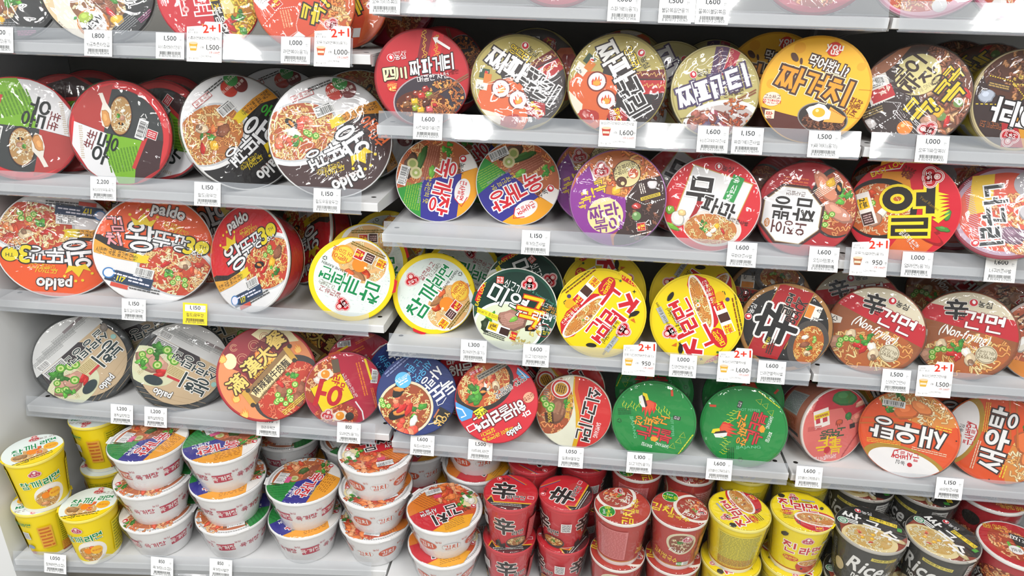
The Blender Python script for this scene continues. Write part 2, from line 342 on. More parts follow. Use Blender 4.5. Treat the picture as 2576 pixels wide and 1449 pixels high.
            for i in range(6): b(x+g(-1, 1)*r, y+g(-1, 1)*r, r*g(.5, .9), s.rnd.choice(('#cf4a24', '#e07a3a', '#b83218', '#e9a070')), r*g(.25, .5), g(0, 180), .3)
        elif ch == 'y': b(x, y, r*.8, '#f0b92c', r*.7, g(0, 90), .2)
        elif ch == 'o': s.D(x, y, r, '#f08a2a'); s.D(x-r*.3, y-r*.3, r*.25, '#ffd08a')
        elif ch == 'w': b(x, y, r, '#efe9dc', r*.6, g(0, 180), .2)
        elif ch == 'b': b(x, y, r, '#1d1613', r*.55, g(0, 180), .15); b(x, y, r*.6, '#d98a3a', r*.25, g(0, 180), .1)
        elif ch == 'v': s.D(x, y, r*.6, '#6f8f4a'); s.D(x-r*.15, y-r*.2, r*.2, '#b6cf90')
    # marks that several makers print on their lids
    def logoN(s, x, y, r, a=0, ink='#222', txt=True, side=1):
        s.D(x, y, r*1.12, '#f4f4f4'); s.D(x, y, r, '#cf1f2e'); s.blob(x+r*.08, y-r*.15, r*.42, '#ffffff', r*.58, a+20, 0, shade=False)
        if txt: c, d = math.cos(rad(a)), math.sin(rad(a)); s.T_('농심', x+r*2.9*c, y-r*2.9*d, r*1.7, ink, a, b=.035)
    def logoO(s, x, y, w, a=0):
        c, d = math.cos(rad(a)), math.sin(rad(a)); r = w*.27
        pts = [(-.22*w, .06*w), (.22*w, .06*w), (0, -.24*w), (0, .1*w)]
        for k, col in ((1.22, '#f6f2ee'), (1.1, '#c9303a'), (.98, '#f6f2ee'), (.86, '#c4202c')):
            for px, py in pts: s.D(x+px*c+py*d, y-px*d+py*c, r*k, col, dz=0)
            s.z += 1
        px, py = 0, -.25*w; s.D(x+py*d, y+py*c, r*.52, '#f7e9e2'); s.D(x+py*d, y+py*c, r*.36, '#d8606a'); s.D(x+py*d*.96, y+py*c*.96, r*.26, '#f7e9e2')
        s.T_('오뚜기', x+.12*w*d, y+.12*w*c, w*.27, '#fff', a, b=.04, w=w*.66)
    def paldo(s, x, y, h, a=0, dark='#222'):
        s.T_('paldo', x, y, h, '#f4f4f4', a, b=.07, o=((.05, dark),), w=h*2.9)
    def crown(s, x, y, w, a=0):
        c, d = math.cos(rad(a)), math.sin(rad(a)); f = lambda px, py: (x+px*w*c+py*w*d, y-px*w*d+py*w*c)
        s.P([f(-.32, .3), f(-.5, -.05), f(-.22, .08), f(0, -.25), f(.22, .08), f(.5, -.05), f(.32, .3), f(0, .22)], '#f2d21e')
        for px, py in ((-.52, -.14), (-.12, -.4), (.14, -.4), (.52, -.14)): s.D(*f(px, py), w*.06, '#f2d21e')
    def label2(s, x, y, w, a, mins='4분'):                          # minutes-to-wait box
        s.R(x, y, w*1.08, w*1.08, '#f4eee6', a); s.R(x, y, w, w, '#c8242c', a); s.T_(mins, x, y, w*.6, '#ffe14a', a, b=.05)
    def recyc(s, x, y, r, col, a=0):
        for i in range(3):
            t = rad(a+90+i*120); q = rad(a+90+i*120+95); s.line([(x+r*math.cos(t), y-r*math.sin(t)), (x+r*math.cos(q), y-r*math.sin(q))], r*.28, col)
    def disc(s, R, z, step=1.4e-5, r=1.0):
        T = clip(np.concatenate(s.T), ngon(0, 0, r, n=56)).copy(); T[:, :, :2] *= R; T[:, :, 2] = z+T[:, :, 2]*step; return T
    def wrap(s, r0, r1, z0, z1, step=5e-5):
        """unit space x = angle (rad), y = arc height; onto a cone"""
        T = np.concatenate(s.T); rm = (r0+r1)/2; asp = (z1-z0)/rm
        T = clip(T, np.array(((-3.2, 0), (3.2, 0), (3.2, asp), (-3.2, asp))))
        done = []
        for _ in range(24):                                             # halve whatever is too wide to follow the curve
            e = np.ptp(T[:, :, 0], axis=1); M = e > .085; done.append(T[~M]); T = T[M]
            if not len(T): break
            d = np.abs(T[:, :, 0]-np.roll(T[:, :, 0], -1, 1)); k = d.argmax(1); r = np.arange(len(T)); A, B, C = T[r, k], T[r, (k+1) % 3], T[r, (k+2) % 3]; m = (A+B)/2
            T = np.concatenate((np.stack((A, m, C), 1), np.stack((m, B, C), 1)))
        T = np.concatenate(done)
        T = T.copy(); th = T[:, :, 0]-math.pi/2; v = T[:, :, 1]/asp; r = r0+(r1-r0)*v+.0003+T[:, :, 2]*step
        T[:, :, 0], T[:, :, 1], T[:, :, 2] = r*np.cos(th), r*np.sin(th), z0+v*(z1-z0); return T
def zoomed(x0, y0, k, cx, cy, rx, ry=None, seed=1):
    return Print((cx-x0)*k, (cy-y0)*k, rx*k, (ry or rx)*k, True, seed)

# ------------------------------------------------------------------ lid artwork (read off the photograph lid by lid)
ORN = ('#e8b26a', '#d98d45', '#f0c98a')
REDN = ('#e08a4a', '#d9693a', '#f0b27a')
def squig(p, x, y0, y1, w, col, wd):
    n = 60; ph = np.linspace(0, 1, n)
    for k in (0, 2.1):
        p.wave([p.u(x+w*math.sin(f*22+k)*(.6+.4*math.sin(f*7+k)), y0+(y1-y0)*f) for f in ph], wd/p.rx, col)
    p.z += 1
def flame(p, x, y, w, h, a, cols):
    c, d = math.cos(rad(a)), math.sin(rad(a)); f = lambda px, py: (x+px*w*c+py*h*d, y-px*w*d+py*h*c)
    for k, col in enumerate(cols):
        q = 1-.28*k
        p.P([f(px*q, .1*k+py*q) for px, py in ((-.5, .4), (-.55, 0), (-.4, -.35), (-.28, -.05), (-.12, -.6), (.05, -.15), (.2, -.75), (.3, -.1), (.45, -.4), (.5, .05), (.4, .42), (0, .55))], col)

def d_udon():
    p = zoomed(0, 180, 4.262, 303, 325, 118, 128, 3)
    p.bg('#b3232a'); p.bg('#d8383c', .97); p.bg('#8f1c22', .86); p.bg('#3b3f40', .85)
    p.P([(850, 500), (1130, 610), (1170, 400), (1260, 100), (1000, 180), (830, 400)], '#b4403c')
    p.P([(840, 500), (1155, 622), (1130, 830), (1240, 1150), (1000, 1120), (800, 750)], '#e9e9ec'); p.L(900, 720, 40, 360, 16, '#cdbfae', 0)
    p.P([(1155, 622), (1505, 690), (1430, 1000), (1400, 1160), (1240, 1160), (1130, 830)], '#7cb52a'); p.L(1310, 900, 260, 340, 11, '#5a8f1c', -80)
    p.P([(1505, 690), (1570, 650), (1420, 1000), (1385, 985)], '#c83a38'); p.P([(1570, 650), (1720, 690), (1660, 990), (1400, 1160), (1420, 1000)], '#42282b')
    p.food(1310, 430, 105, 200, -8, '#2a2a2a', '#b9905a', ('#ead7b0', '#d9b884', '#f2e4c6'), 'plwbu', 40)
    p.P([(1110, 200), (1150, 195), (1180, 300), (1225, 380), (1215, 500), (1170, 575), (1120, 540), (1110, 420), (1140, 310)], '#ece6dc'); p.blob(1165, 460, 42, '#d99a5a', 95, 8)
    p.stack('우동', [(1085, 850), (1165, 715)], 190, '#1d2422', 68, b=.05); p.stack('生生', [(965, 735), (1005, 640)], 85, '#7a2a2c', 68, b=.03)
    p.bar(1512, 570, 200, 95, 70); p.R(1610, 622, 110, 90, '#efe4e2', -20); p.R(1610, 622, 98, 78, '#c8323e', -20); p.L(1610, 622, 80, 60, 3, '#f0d0d0', -20); p.recyc(1545, 435, 32, '#ddd')
    return p
def d_wang(top, wavec, dish, flav, fcol, thirty, cols, tops, seed, rib):
    p = zoomed(0, 480, 4.261, 391, 635, 145, 143, seed)
    p.bg('#eeeef0'); p.P([(900, 460), (1080, 470), (1250, 610), (1530, 700), (1700, 640), (1900, 690), (2250, 850), (2400, 600), (2200, 0), (1300, 0), (1000, 200)], top)
    p.P([(1060, 400), (1150, 420), (1290, 560), (1500, 660), (1540, 720), (1250, 640), (1030, 520)], wavec)
    p.D(1850, 920, 460, '#f4f4f4', 330, -25, 48); p.D(1850, 925, 420, '#c9ccd0', 295, -25, 48); p.food(1855, 930, 400, 275, -25, None, dish, cols, tops, 80)
    p.P([(1000, 430), (1080, 455), (1250, 600), (1530, 700), (1590, 740), (1560, 800), (1510, 790), (1250, 700), (1040, 600)], rib); p.P([(1440, 668), (1530, 700), (1600, 720), (1560, 765), (1590, 800), (1500, 790), (1420, 760)], '#f0d428')
    p.T_({1: '시원한 국물, 쫄깃한 면발!', 2: '깔끔한 국물, 쫄깃한 면발!', 3: '얼큰한 국물, 쫄깃한 면발!', 4: '진한 국물, 쫄깃한 면발!'}[seed], 1275, 650, 62, '#2a1c12', -23, b=.03, w=420)
    p.T_('왕', 1550, 490, 320, '#f4f5f8', -12, b=.055, o=((.05, '#1c1c22'),)); p.T_('뚜껑', 1850, 585, 190, '#f4f5f8', -20, b=.06, o=((.06, '#1c1c22'),))
    p.crown(1600, 300, 270, -12); p.paldo(1870, 235, 125, -22); p.T_('맛있는 즐거움 팔도', 1850, 285, 28, '#7a2410', -22, b=0)
    p.T_('뚜껑이', 1890, 415, 70, '#f2d428', -24, b=.02, sh=.3); p.T_('나의멋을 지킨다!', 1925, 470, 60, '#f2d428', -24, b=.02, sh=.3, w=250)
    p.stack(flav, [(1320, 320), (1275, 485)], 160, fcol, -8, b=.07, o=((.06, '#2a1a1e'),), sh=-.2)
    if thirty:
        p.T_('3', 2020, 650, 190, '#f0dc1e', -22, b=.06, o=((.05, '#1c1c1c'),)); p.D(2160, 700, 90, '#1c1c1c'); p.D(2160, 695, 78, '#f0dc1e'); p.T_('TH', 2165, 690, 40, '#1c1c1c', -20); p.T_('주년', 2090, 760, 60, '#fff', -22, b=.05, o=((.05, '#1c1c1c'),))
        p.R(1350, 955, 480, 135, '#243c5c', -25); p.D(1160, 850, 62, '#3a7fc0'); p.D(1160, 850, 48, '#eef'); p.T_('117', 1262, 935, 56, '#f0dc1e', -25, b=.06); p.L(1345, 925, 330, 34, 1, '#eef', -25); p.L(1440, 1010, 230, 34, 1, '#eef', -25)
        p.R(1240, 1010, 180, 46, '#d9503c', -25); p.L(1480, 1090, 330, 60, 2, '#555', -22)
    else:
        for x, y, r, c, t in ((1290, 960, 92, '#c8321e', '편리하게'), (1180, 880, 88, '#7a1c1c', '빠르게'), (1185, 985, 78, '#2f8f3a', '맛있게')): p.D(x, y, r, c); p.T_(t, x, y+10, 40, '#f4e6dc', -20, b=.04)
        p.R(1560, 1150, 240, 60, '#c03a3a', -22); p.R(1560, 1150, 226, 48, '#efefef', -22); p.T_('끓는 물 3분', 1560, 1150, 36, '#c03a3a', -22, b=.04); p.L(1360, 1100, 260, 50, 2, '#444', -22)
    p.bar(1510, 905, 200, 110, -22)
    return p
def d_cham():
    p = zoomed(960, 600, 4.529, 1092, 738, 108, 106, 5)
    p.bg('#f2d51c'); p.bg('#dfe9e4', .9)
    for i in range(150):
        t = p.rnd.uniform(0, 6.28); q = .88*math.sqrt(p.rnd.random()); p.R(598+q*489*math.cos(t), 625+q*489*math.sin(t), 22, 4, '#b9cfc8', p.rnd.uniform(40, 70), 0)
    p.z += 1; p.P([(1100, 480), (1090, 900), (800, 1120), (560, 1120), (760, 1040), (960, 860)], '#f2d51c')
    p.D(780, 770, 330, '#f1f3f3', 270, 50, 40); p.food(770, 780, 290, 235, 50, None, '#e6b678', ('#f2cf98', '#e9b878', '#f7dfb4'), 'wk', 60); p.blob(630, 700, 90, '#a5744c', 55, 40); p.blob(690, 610, 60, '#e0693a', 40, 60)
    for k, (t, x, y, h) in enumerate((('참', 395, 790, 235), ('깨', 545, 580, 225), ('라', 655, 450, 140), ('면', 740, 350, 140))): p.T_(t, x, y, h, '#12864c', 56, b=.07, o=((.07, '#f2f6f4'),))
    p.logoO(335, 455, 175, 20); p.T_('얼큰하고', 515, 350, 62, '#a83a4a', 52, b=.01); p.T_('더 고소해진!', 610, 335, 52, '#6a5a40', 52, b=.01, w=190); p.T_('SESAME RAMEN', 785, 465, 30, '#555', 52, b=0)
    p.D(750, 748, 88, '#ef8a28'); p.D(700, 800, 16, '#fff1c8'); p.D(910, 590, 112, '#f0a838', 125); p.D(905, 600, 92, '#f6cf48', 100); p.T_('계란이', 885, 555, 66, '#c8402a', 52, b=.04); p.T_('들어 있어요', 930, 615, 52, '#c8402a', 52, b=.03)
    for x, y, c in ((708, 985, '#f2c21c'), (800, 870, '#4a2c24'), (868, 770, '#c8242c')): p.R(x, y, 118, 122, '#f3efe8', 52); p.R(x, y, 100, 106, c, 52)
    p.T_('2분', 700, 985, 72, '#c8242c', 52, b=.05); p.T_('4분', 872, 768, 66, '#ffe14a', 52, b=.05); p.L(800, 870, 80, 70, 3, '#caa', 52); p.L(900, 880, 420, 50, 2, '#7a6a20', 52); p.L(860, 1060, 420, 24, 1, '#7a3a20', 28); p.recyc(915, 385, 26, '#333')
    return p
def d_yuk():
    p = zoomed(960, 330, 4.141, 1303, 453, 102, 100, 7)
    p.bg('#b5623a'); p.noodles(1420, 280, 430, 260, REDN, 0, 60, .03)
    p.P([(1290, 400), (1620, 220), (1690, 300), (1560, 400), (1330, 470)], '#9a5238'); p.L(1500, 330, 380, 110, 5, '#b9735a', 28)
    p.blob(1330, 215, 150, '#5a3c2c', 60, 25); p.blob(1480, 250, 140, '#3f6a2a', 28, 25); p.D(1365, 215, 55, '#cfc48a'); p.D(1365, 215, 35, '#9aa860'); p.D(1320, 300, 62, '#d8cfa0'); p.D(1320, 300, 40, '#aab56a'); p.D(1320, 300, 16, '#e9e2c0'); p.top('l', 1720, 390, 80); p.blob(1440, 410, 60, '#6fae3c', 35, 40)
    p.P([(960, 380), (1060, 262), (1300, 410), (1190, 480), (1010, 640), (960, 520)], '#2c8f36'); p.L(1120, 440, 260, 180, 8, '#7fae3a', 30)
    p.P([(1010, 640), (1190, 480), (1310, 400), (1430, 485), (1640, 640), (1400, 810), (1265, 910), (1100, 840)], '#33308e')
    p.P([(1640, 635), (1810, 715), (1680, 900), (1420, 960), (1262, 905), (1400, 810)], '#f0a41e'); p.P([(1640, 625), (1740, 510), (1870, 580), (1800, 715)], '#eee9e4')
    p.stack('육개장', [(1570, 490), (1405, 590), (1240, 690)], 195, '#d3202f', -150, b=.075, o=((.065, '#f6f2f0'),))
    p.T_('한국인의 맛', 1270, 500, 50, '#e8d83a', -147, b=.03); p.T_('중량 110 g(470 kcal)', 1225, 450, 30, '#aab', -147, b=0)
    p.D(1510, 762, 130, '#f4f0ee', 78, 30); p.line([(1400, 750), (1385, 860), (1500, 840)], 10, '#d3202f'); p.T_('큰사발면', 1510, 755, 66, '#d3202f', -150, b=.07, w=205)
    p.bar(1215, 225, 200, 92, 27); p.logoN(1755, 550, 34, -148, '#222', True)
    return p
def d_purple():
    p = zoomed(1380, 360, 4.528, 1554, 502, 121, 116, 9)
    p.bg('#c8703a'); p.noodles(880, 380, 520, 330, ('#e0843a', '#f0a85a', '#c8602a'), 0, 60, .05); p.top('y', 760, 560, 70)
    p.P([(1340, 330), (1230, 370), (1000, 440), (880, 640), (870, 660), (900, 850), (780, 1080), (800, 1230), (1200, 1230), (1400, 900)], '#38201c'); p.noodles(1130, 880, 230, 270, ('#5a3020', '#7a4428', '#3a1c14'), 0, 26, .07); p.dash([(1230, 355), (1000, 440), (890, 610), (1100, 690), (1330, 610)], 9, '#eee', 10)
    p.P([(430, 300), (500, 480), (640, 600), (880, 630), (880, 660), (900, 850), (740, 1060), (790, 1240), (400, 1240), (200, 700), (300, 450)], '#8b2f96'); p.P([(430, 310), (500, 485), (640, 600), (540, 500)], '#f0e6ee')
    p.D(665, 840, 232, '#8b2f96', 222); p.D(660, 840, 208, '#e9df9c', 198); p.T_('짜라', 645, 790, 165, '#7a2a86', 16, b=.07); p.T_('볶이', 705, 935, 165, '#7a2a86', 14, b=.07)
    p.T_('콕', 570, 530, 150, '#f2d01e', 22, b=.07, o=((.04, '#5a1c62'),)); p.T_('!', 490, 600, 110, '#f2d01e', 22, b=.06); p.T_('콕', 420, 655, 130, '#f2d01e', 22, b=.07); p.T_('콕', 385, 750, 90, '#f2d01e', 22, b=.07)
    p.T_('LIMITED EDITION', 592, 682, 42, '#f2e8f4', 19, b=.02, w=240); p.logoO(572, 345, 190, 10)
    p.D(870, 365, 158, '#4a2414', 150, 30); p.D(870, 365, 150, '#e9dca0', 142, 30); p.P([(750, 550), (760, 480), (840, 520)], '#e9dca0'); p.T_('짜장볶이와', 825, 290, 52, '#3a1c10', 24, b=.03); p.T_('라면볶이의 만남!', 845, 340, 48, '#3a1c10', 24, b=.03); p.D(815, 460, 62, '#5a3420'); p.D(940, 360, 58, '#d0603a'); p.D(830, 475, 22, '#e9dca0'); p.D(950, 385, 22, '#e9dca0'); p.T_('+', 878, 408, 36, '#3a1c10')
    p.R(1160, 600, 230, 40, '#e0c43a', 20); p.L(1160, 600, 200, 30, 2, '#5a4a10', 20); p.L(1060, 520, 110, 70, 3, '#e8dcd4', -70); p.blob(1170, 470, 60, '#e9e2e6', 50); p.D(1020, 825, 52, '#6f9a5a'); p.D(1005, 805, 18, '#b8d0a0'); p.blob(1010, 715, 50, '#b8322a', 40)
    p.label2(1085, 940, 92, 12); p.recyc(1165, 890, 34, '#eee'); p.L(1090, 1020, 270, 26, 1, '#e8dcd4', 18)
    return p
def d_mupa():
    p = zoomed(1380, 360, 4.528, 1789, 524, 121, 116, 11)
    p.bg('#d6202b'); p.P([(1594, 312), (2292, 480), (2130, 1010), (1420, 1010)], '#c8a04a'); p.P([(1602, 324), (2280, 488), (2122, 1000), (1436, 1000)], '#eceaea')
    p.D(1900, 1010, 330, '#e6ddd4', 205, 0, 48); p.food(1880, 1020, 300, 170, 0, None, '#c8783a', ORN, 'wlywlc', 70)
    p.blob(1490, 940, 78, '#e9e6e0', 95, 30, .06); p.blob(1385, 850, 60, '#7ab32c', 50); p.blob(1420, 1030, 110, '#6fb02a', 30, -20); p.blob(1535, 870, 45, '#e8c88a', 42)
    p.T_('무', 1715, 600, 330, '#241c1a', -3, b=.06, o=((.05, '#fafafa'),)); p.P([(1690, 720), (1760, 720), (1700, 860), (1620, 930), (1660, 830)], '#a81c24'); p.T_('파마', 1945, 770, 190, '#241c1a', -14, b=.07, o=((.05, '#fafafa'),))
    p.P([(2060, 388), (2188, 430), (2100, 706), (1974, 668)], '#2c9a4a'); p.stack('속시원한', [(2105, 450), (2085, 535), (2065, 595), (2040, 650)], 62, '#f4f4f4', -12, b=.06)
    p.logoN(1880, 320, 38, -8, '#4a1014'); p.T_('큰사발', 2225, 915, 46, '#3a1014', -8, b=.03); p.T_('탕면', 2105, 890, 42, '#222', -8, b=.02)
    return p
def d_ojing():
    p = zoomed(1880, 380, 3.701, 2025, 532, 120, 114, 13)
    p.bg('#b5202b'); p.D(820, 460, 260, '#2c2624', 330, 0, 44); p.noodles(830, 470, 235, 300, REDN, 0, 70, .035, base='#a8451e'); p.blob(690, 350, 190, '#d98a6a', 70, -50, .1); p.L(690, 350, 300, 90, 6, '#f4e0d0', -140); p.blob(830, 560, 150, '#d0907a', 60, -30, .1); p.top('l', 830, 410, 90); p.top('y', 720, 300, 60); p.top('b', 800, 340, 60); p.top('g', 740, 620, 60)
    p.L(410, 320, 230, 90, 3, '#e06a3a', 178); p.P([(150, 800), (260, 900), (300, 960), (180, 900)], '#e08a2a')
    for r, c in ((310, '#48221f'), (286, '#b09a70'), (278, '#f0f0f2')): x, y = p.u(422, 630); p.fan(ngon(x, y, r/p.rx, r*.98/p.ry, 8, 22.5), c)
    p.T_('오징어', 415, 748, 130, '#5a2420', 180, b=.06, w=330); p.T_('짬뽕', 425, 575, 215, '#26201e', 180, b=.07, w=400); p.T_('큰사발면', 430, 430, 42, '#5a3420', 180, b=.02); p.D(212, 722, 26, '#c8803a', 42); p.T_('라면', 212, 722, 30, '#fff', -90)
    return p
def d_yeol():
    p = zoomed(1880, 380, 3.701, 2271, 560, 131, 127, 15)
    p.bg('#cb2032'); p.P([(1200, 330), (1420, 300), (1500, 520), (1200, 500)], '#e0902a'); p.P([(1480, 880), (1800, 900), (1640, 1160), (1350, 1160)], '#dd6a2a')
    p.D(1250, 680, 320, '#2a2422', 290, 0, 48); p.food(1230, 690, 285, 250, 0, None, '#c8622e', ('#f0b88a', '#e09060', '#f6d0a8'), 'wgwpk', 60)
    for x, y, a in ((1620, 800, -10), (1690, 860, -25)): p.blob(x, y, 190, '#c41c24', 55, a, .05)
    p.blob(1830, 650, 26, '#4a8a3a', 60); p.blob(1820, 790, 60, '#4a8a3a', 26)
    for i in range(7): p.P([(1560+i*25, 470+i*40), (1600+i*30, 440+i*40), (1800+i*8, 470+i*28), (1650+i*20, 500+i*40)], '#f0d62a')
    p.T_('열', 1500, 650, 480, '#26201c', 10, b=.09, o=((.055, '#f0d62a'),)); p.T_('Yeul Ramen', 1655, 570, 28, '#8a6a1a', -30, b=0)
    p.logoO(1622, 330, 190, -75); p.T_('熱', 1415, 320, 100, '#7a2418', 160, b=.03); p.P([(1075, 350), (1340, 190), (1390, 200), (1340, 280), (1150, 350)], '#d4202e'); p.line([(1080, 352), (1340, 282), (1372, 200)], 9, '#f6f0ec'); p.T_('EASY LOCK', 1245, 285, 44, '#f2d428', 34, b=.05)
    p.R(1125, 700, 130, 330, '#f4eee8', 26); p.R(1090, 655, 100, 110, '#f2c21c', 26); p.T_('2분', 1090, 650, 66, '#222', -65, b=.05); p.R(1160, 790, 100, 120, '#4a2c24', 26); p.L(1160, 790, 80, 90, 4, '#caa', 26); p.T_('끝내주게 화끈한', 1560, 930, 60, '#f4ece8', -40, b=.03, w=220)
    return p
def d_neog():
    p = zoomed(1880, 380, 3.701, 2530, 540, 118, 118, 17)
    p.bg('#8a2038'); p.bg('#b59cb0', .95); p.bg('#d8553e', .86); p.P([(2080, 300), (2250, 250), (2300, 600), (2120, 680)], '#e8c03a'); p.noodles(2560, 640, 280, 330, ('#f0a060', '#e07a48', '#f6c090'), 0, 60, .05); p.D(2540, 300, 130, '#a9a6ac'); p.D(2540, 300, 30, '#5a565a'); p.blob(2620, 560, 110, '#c8c4c8', 90); p.blob(2500, 800, 120, '#7a5a70', 80)
    p.stack('너구리', [(2290, 450), (2320, 650), (2340, 850)], 190, '#22262a', -72, b=.09, o=((.06, '#f2f2f2'),)); p.logoN(2235, 930, 34, -70, '#e8d0d0', False)
    for i in range(26): p.line([(2000+i*7, 300+i*22), (2060+i*9, 330+i*22)], 5, '#cdb4c6')
    return p
def d_miyeok():
    p = zoomed(960, 600, 4.529, 1296, 780, 106, 104, 19)
    p.bg('#14362c'); p.ring(.93, 1, '#1d4a3c')
    for i in range(16): p.line([(1830+i*6, 900+i*12), (2010, 880+i*16)], 3, '#3a7a68')
    p.D(1440, 1010, 400, '#eef0ee', 290, -8, 48); p.D(1440, 1010, 370, '#d5dcc0', 262, -8, 48); p.noodles(1600, 1100, 230, 140, ('#d8c878', '#c8b45a'), 0, 26, .05); p.top('b', 1720, 1010, 80); p.top('l', 1500, 810, 90); p.top('l', 1230, 900, 70); p.blob(1500, 930, 170, '#a5786a', 120, -10, .12); p.L(1490, 920, 260, 130, 6, '#b98e80', 10); p.blob(1510, 920, 60, '#7fb84a', 26, 30); p.blob(1190, 1000, 60, '#2a3a22', 90)
    p.T_('쇠고기', 1482, 545, 110, '#f2f4f2', -22, b=.04, w=210); p.T_('미역', 1440, 690, 230, '#f2f4f2', -26, b=.05, o=((.04, '#0e2a22'),)); p.T_('국', 1700, 820, 330, '#f2cc1c', -12, b=.05, o=((.04, '#b8341c'),)); p.T_('라면', 1835, 890, 110, '#f2f4f2', -18, b=.05)
    p.logoO(1675, 510, 175, -5); p.R(1338, 475, 82, 82, '#d0402c', -4); p.T_('한끼', 1338, 458, 36, '#fff', -4, b=.04); p.T_('든든', 1338, 495, 36, '#fff', -4, b=.04); p.T_('Beef & Seaweed Soup Flavor', 1850, 665, 28, '#4a9a84', -28, b=0)
    p.T_('쇠고기', 1880, 745, 44, '#f2f4f2', -15, b=.02); p.T_('양지', 1945, 780, 44, '#e88a2a', -15, b=.04); p.T_('진한 사골', 1925, 815, 44, '#e8a83a', -15, b=.03); p.T_('국물의맛', 1915, 860, 44, '#f2f4f2', -15, b=.02)
    p.P([(1085, 790), (1330, 880), (1320, 950), (1080, 850)], '#e8dc2c'); p.T_('진짜배기 통참미역', 1205, 868, 36, '#7a5a10', -20, b=.02)
    p.R(1330, 1040, 260, 110, '#f4f2ee', -18); p.R(1270, 1010, 110, 90, '#f2c21c', -18); p.T_('1분', 1270, 1008, 62, '#222', -18, b=.05); p.R(1405, 1065, 110, 80, '#3a2420', -18); p.R(1510, 1110, 70, 90, '#c8242c', -18); p.T_('2분', 1510, 1110, 46, '#ffe14a', -18, b=.05); p.L(1290, 1110, 260, 60, 3, '#444', -18)
    p.line([(1770, 1020), (1800, 980), (1880, 960), (1940, 1010), (1930, 1080), (1870, 1110), (1800, 1090), (1770, 1020)], 6, '#b8342c'); p.T_('면중쌀가루', 1855, 1010, 38, '#e8ece8', -10, b=.02); p.T_('10% 첨가', 1850, 1055, 42, '#e8d43a', -10, b=.03)
    p.P([(1030, 700), (1110, 480), (1160, 490), (1150, 600), (1090, 740)], '#cf222c'); p.T_('EASY LOCK', 1118, 640, 38, '#f2d428', 72, b=.04)
    return p
def d_jin():
    p = zoomed(1380, 630, 4.39, 1511, 796, 111, 108, 21)
    p.bg('#d8bc10'); p.bg('#ecd013', .97)
    p.P([(140, 870), (200, 740), (330, 620), (480, 520), (545, 520), (560, 600), (450, 820), (300, 1000), (220, 1030), (160, 990)], '#c8222e'); p.D(390, 780, 320, '#f2ece6', 88, 50, 40); p.food(390, 785, 290, 72, 50, None, '#c8823a', ORN, 'ecmlw', 50); p.T_('오뚜기 진라면의', 285, 700, 44, '#f2d83a', 50, b=.03); p.T_('진한국물 맛!', 250, 780, 44, '#f4eae4', 50, b=.03)
    for t, x, y, h in (('진', 770, 620, 330), ('라', 640, 800, 210), ('면', 555, 930, 210)): p.T_(t, x, y, h, '#c8222e', -122, b=.075, o=((.045, '#f6f4f2'), ))
    p.D(618, 430, 78, '#c8222e', 110, -35); p.stack('매운맛', [(645, 380), (620, 435), (595, 485)], 66, '#f4d90e', -120, b=.06); p.T_('Jin Ramen(Hot)', 695, 920, 56, '#2a2410', -118, b=.01, w=290, sh=.2); p.logoO(836, 885, 165, -118)
    p.R(410, 490, 330, 120, '#f6f2ea', 53); p.R(480, 400, 92, 100, '#f2c21c', 53); p.T_('2분', 482, 398, 62, '#c8242c', 53, b=.05); p.R(400, 500, 92, 110, '#4a2c24', 53); p.R(318, 600, 84, 96, '#c8242c', 53); p.T_('4분', 318, 598, 56, '#ffe14a', 53, b=.05)
    for x, y, a in ((940, 700, 30), (500, 1080, 0)): p.blob(x, y, 58, '#26221a', 26, a, .05, shade=False)
    p.P([(900, 770), (940, 750), (960, 800)], '#d06a1c'); p.R(720, 1050, 60, 190, '#aeb2b4', -32); p.T_('Special Edition', 720, 1050, 34, '#333', -122, b=0)
    for x, y, r in ((918, 465, 24), (890, 740, 20)):
        x, y = p.u(x, y); r /= p.rx; p.fan([(x+r*(1 if i % 2 == 0 else .3)*math.cos(i*math.pi/4), y+r*(1 if i % 2 == 0 else .3)*math.sin(i*math.pi/4)) for i in range(8)], '#26221a')
    p.L(260, 420, 520, 26, 1, '#5a5010', 42); p.L(330, 400, 420, 26, 1, '#7a3a10', 42); p.D(215, 570, 22, '#4a3a6a'); p.recyc(185, 640, 26, '#333'); p.D(760, 362, 13, '#3a6a2a'); p.line([(690, 340), (730, 345), (755, 360)], 3, '#6a6010'); p.D(225, 650, 50, '#f0a81c')
    p.P([(760, 300), (800, 270), (960, 400), (930, 420), (780, 350)], '#cf222c'); p.T_('EASY LOCK', 850, 350, 38, '#f2d428', -32, b=.04)
    return p
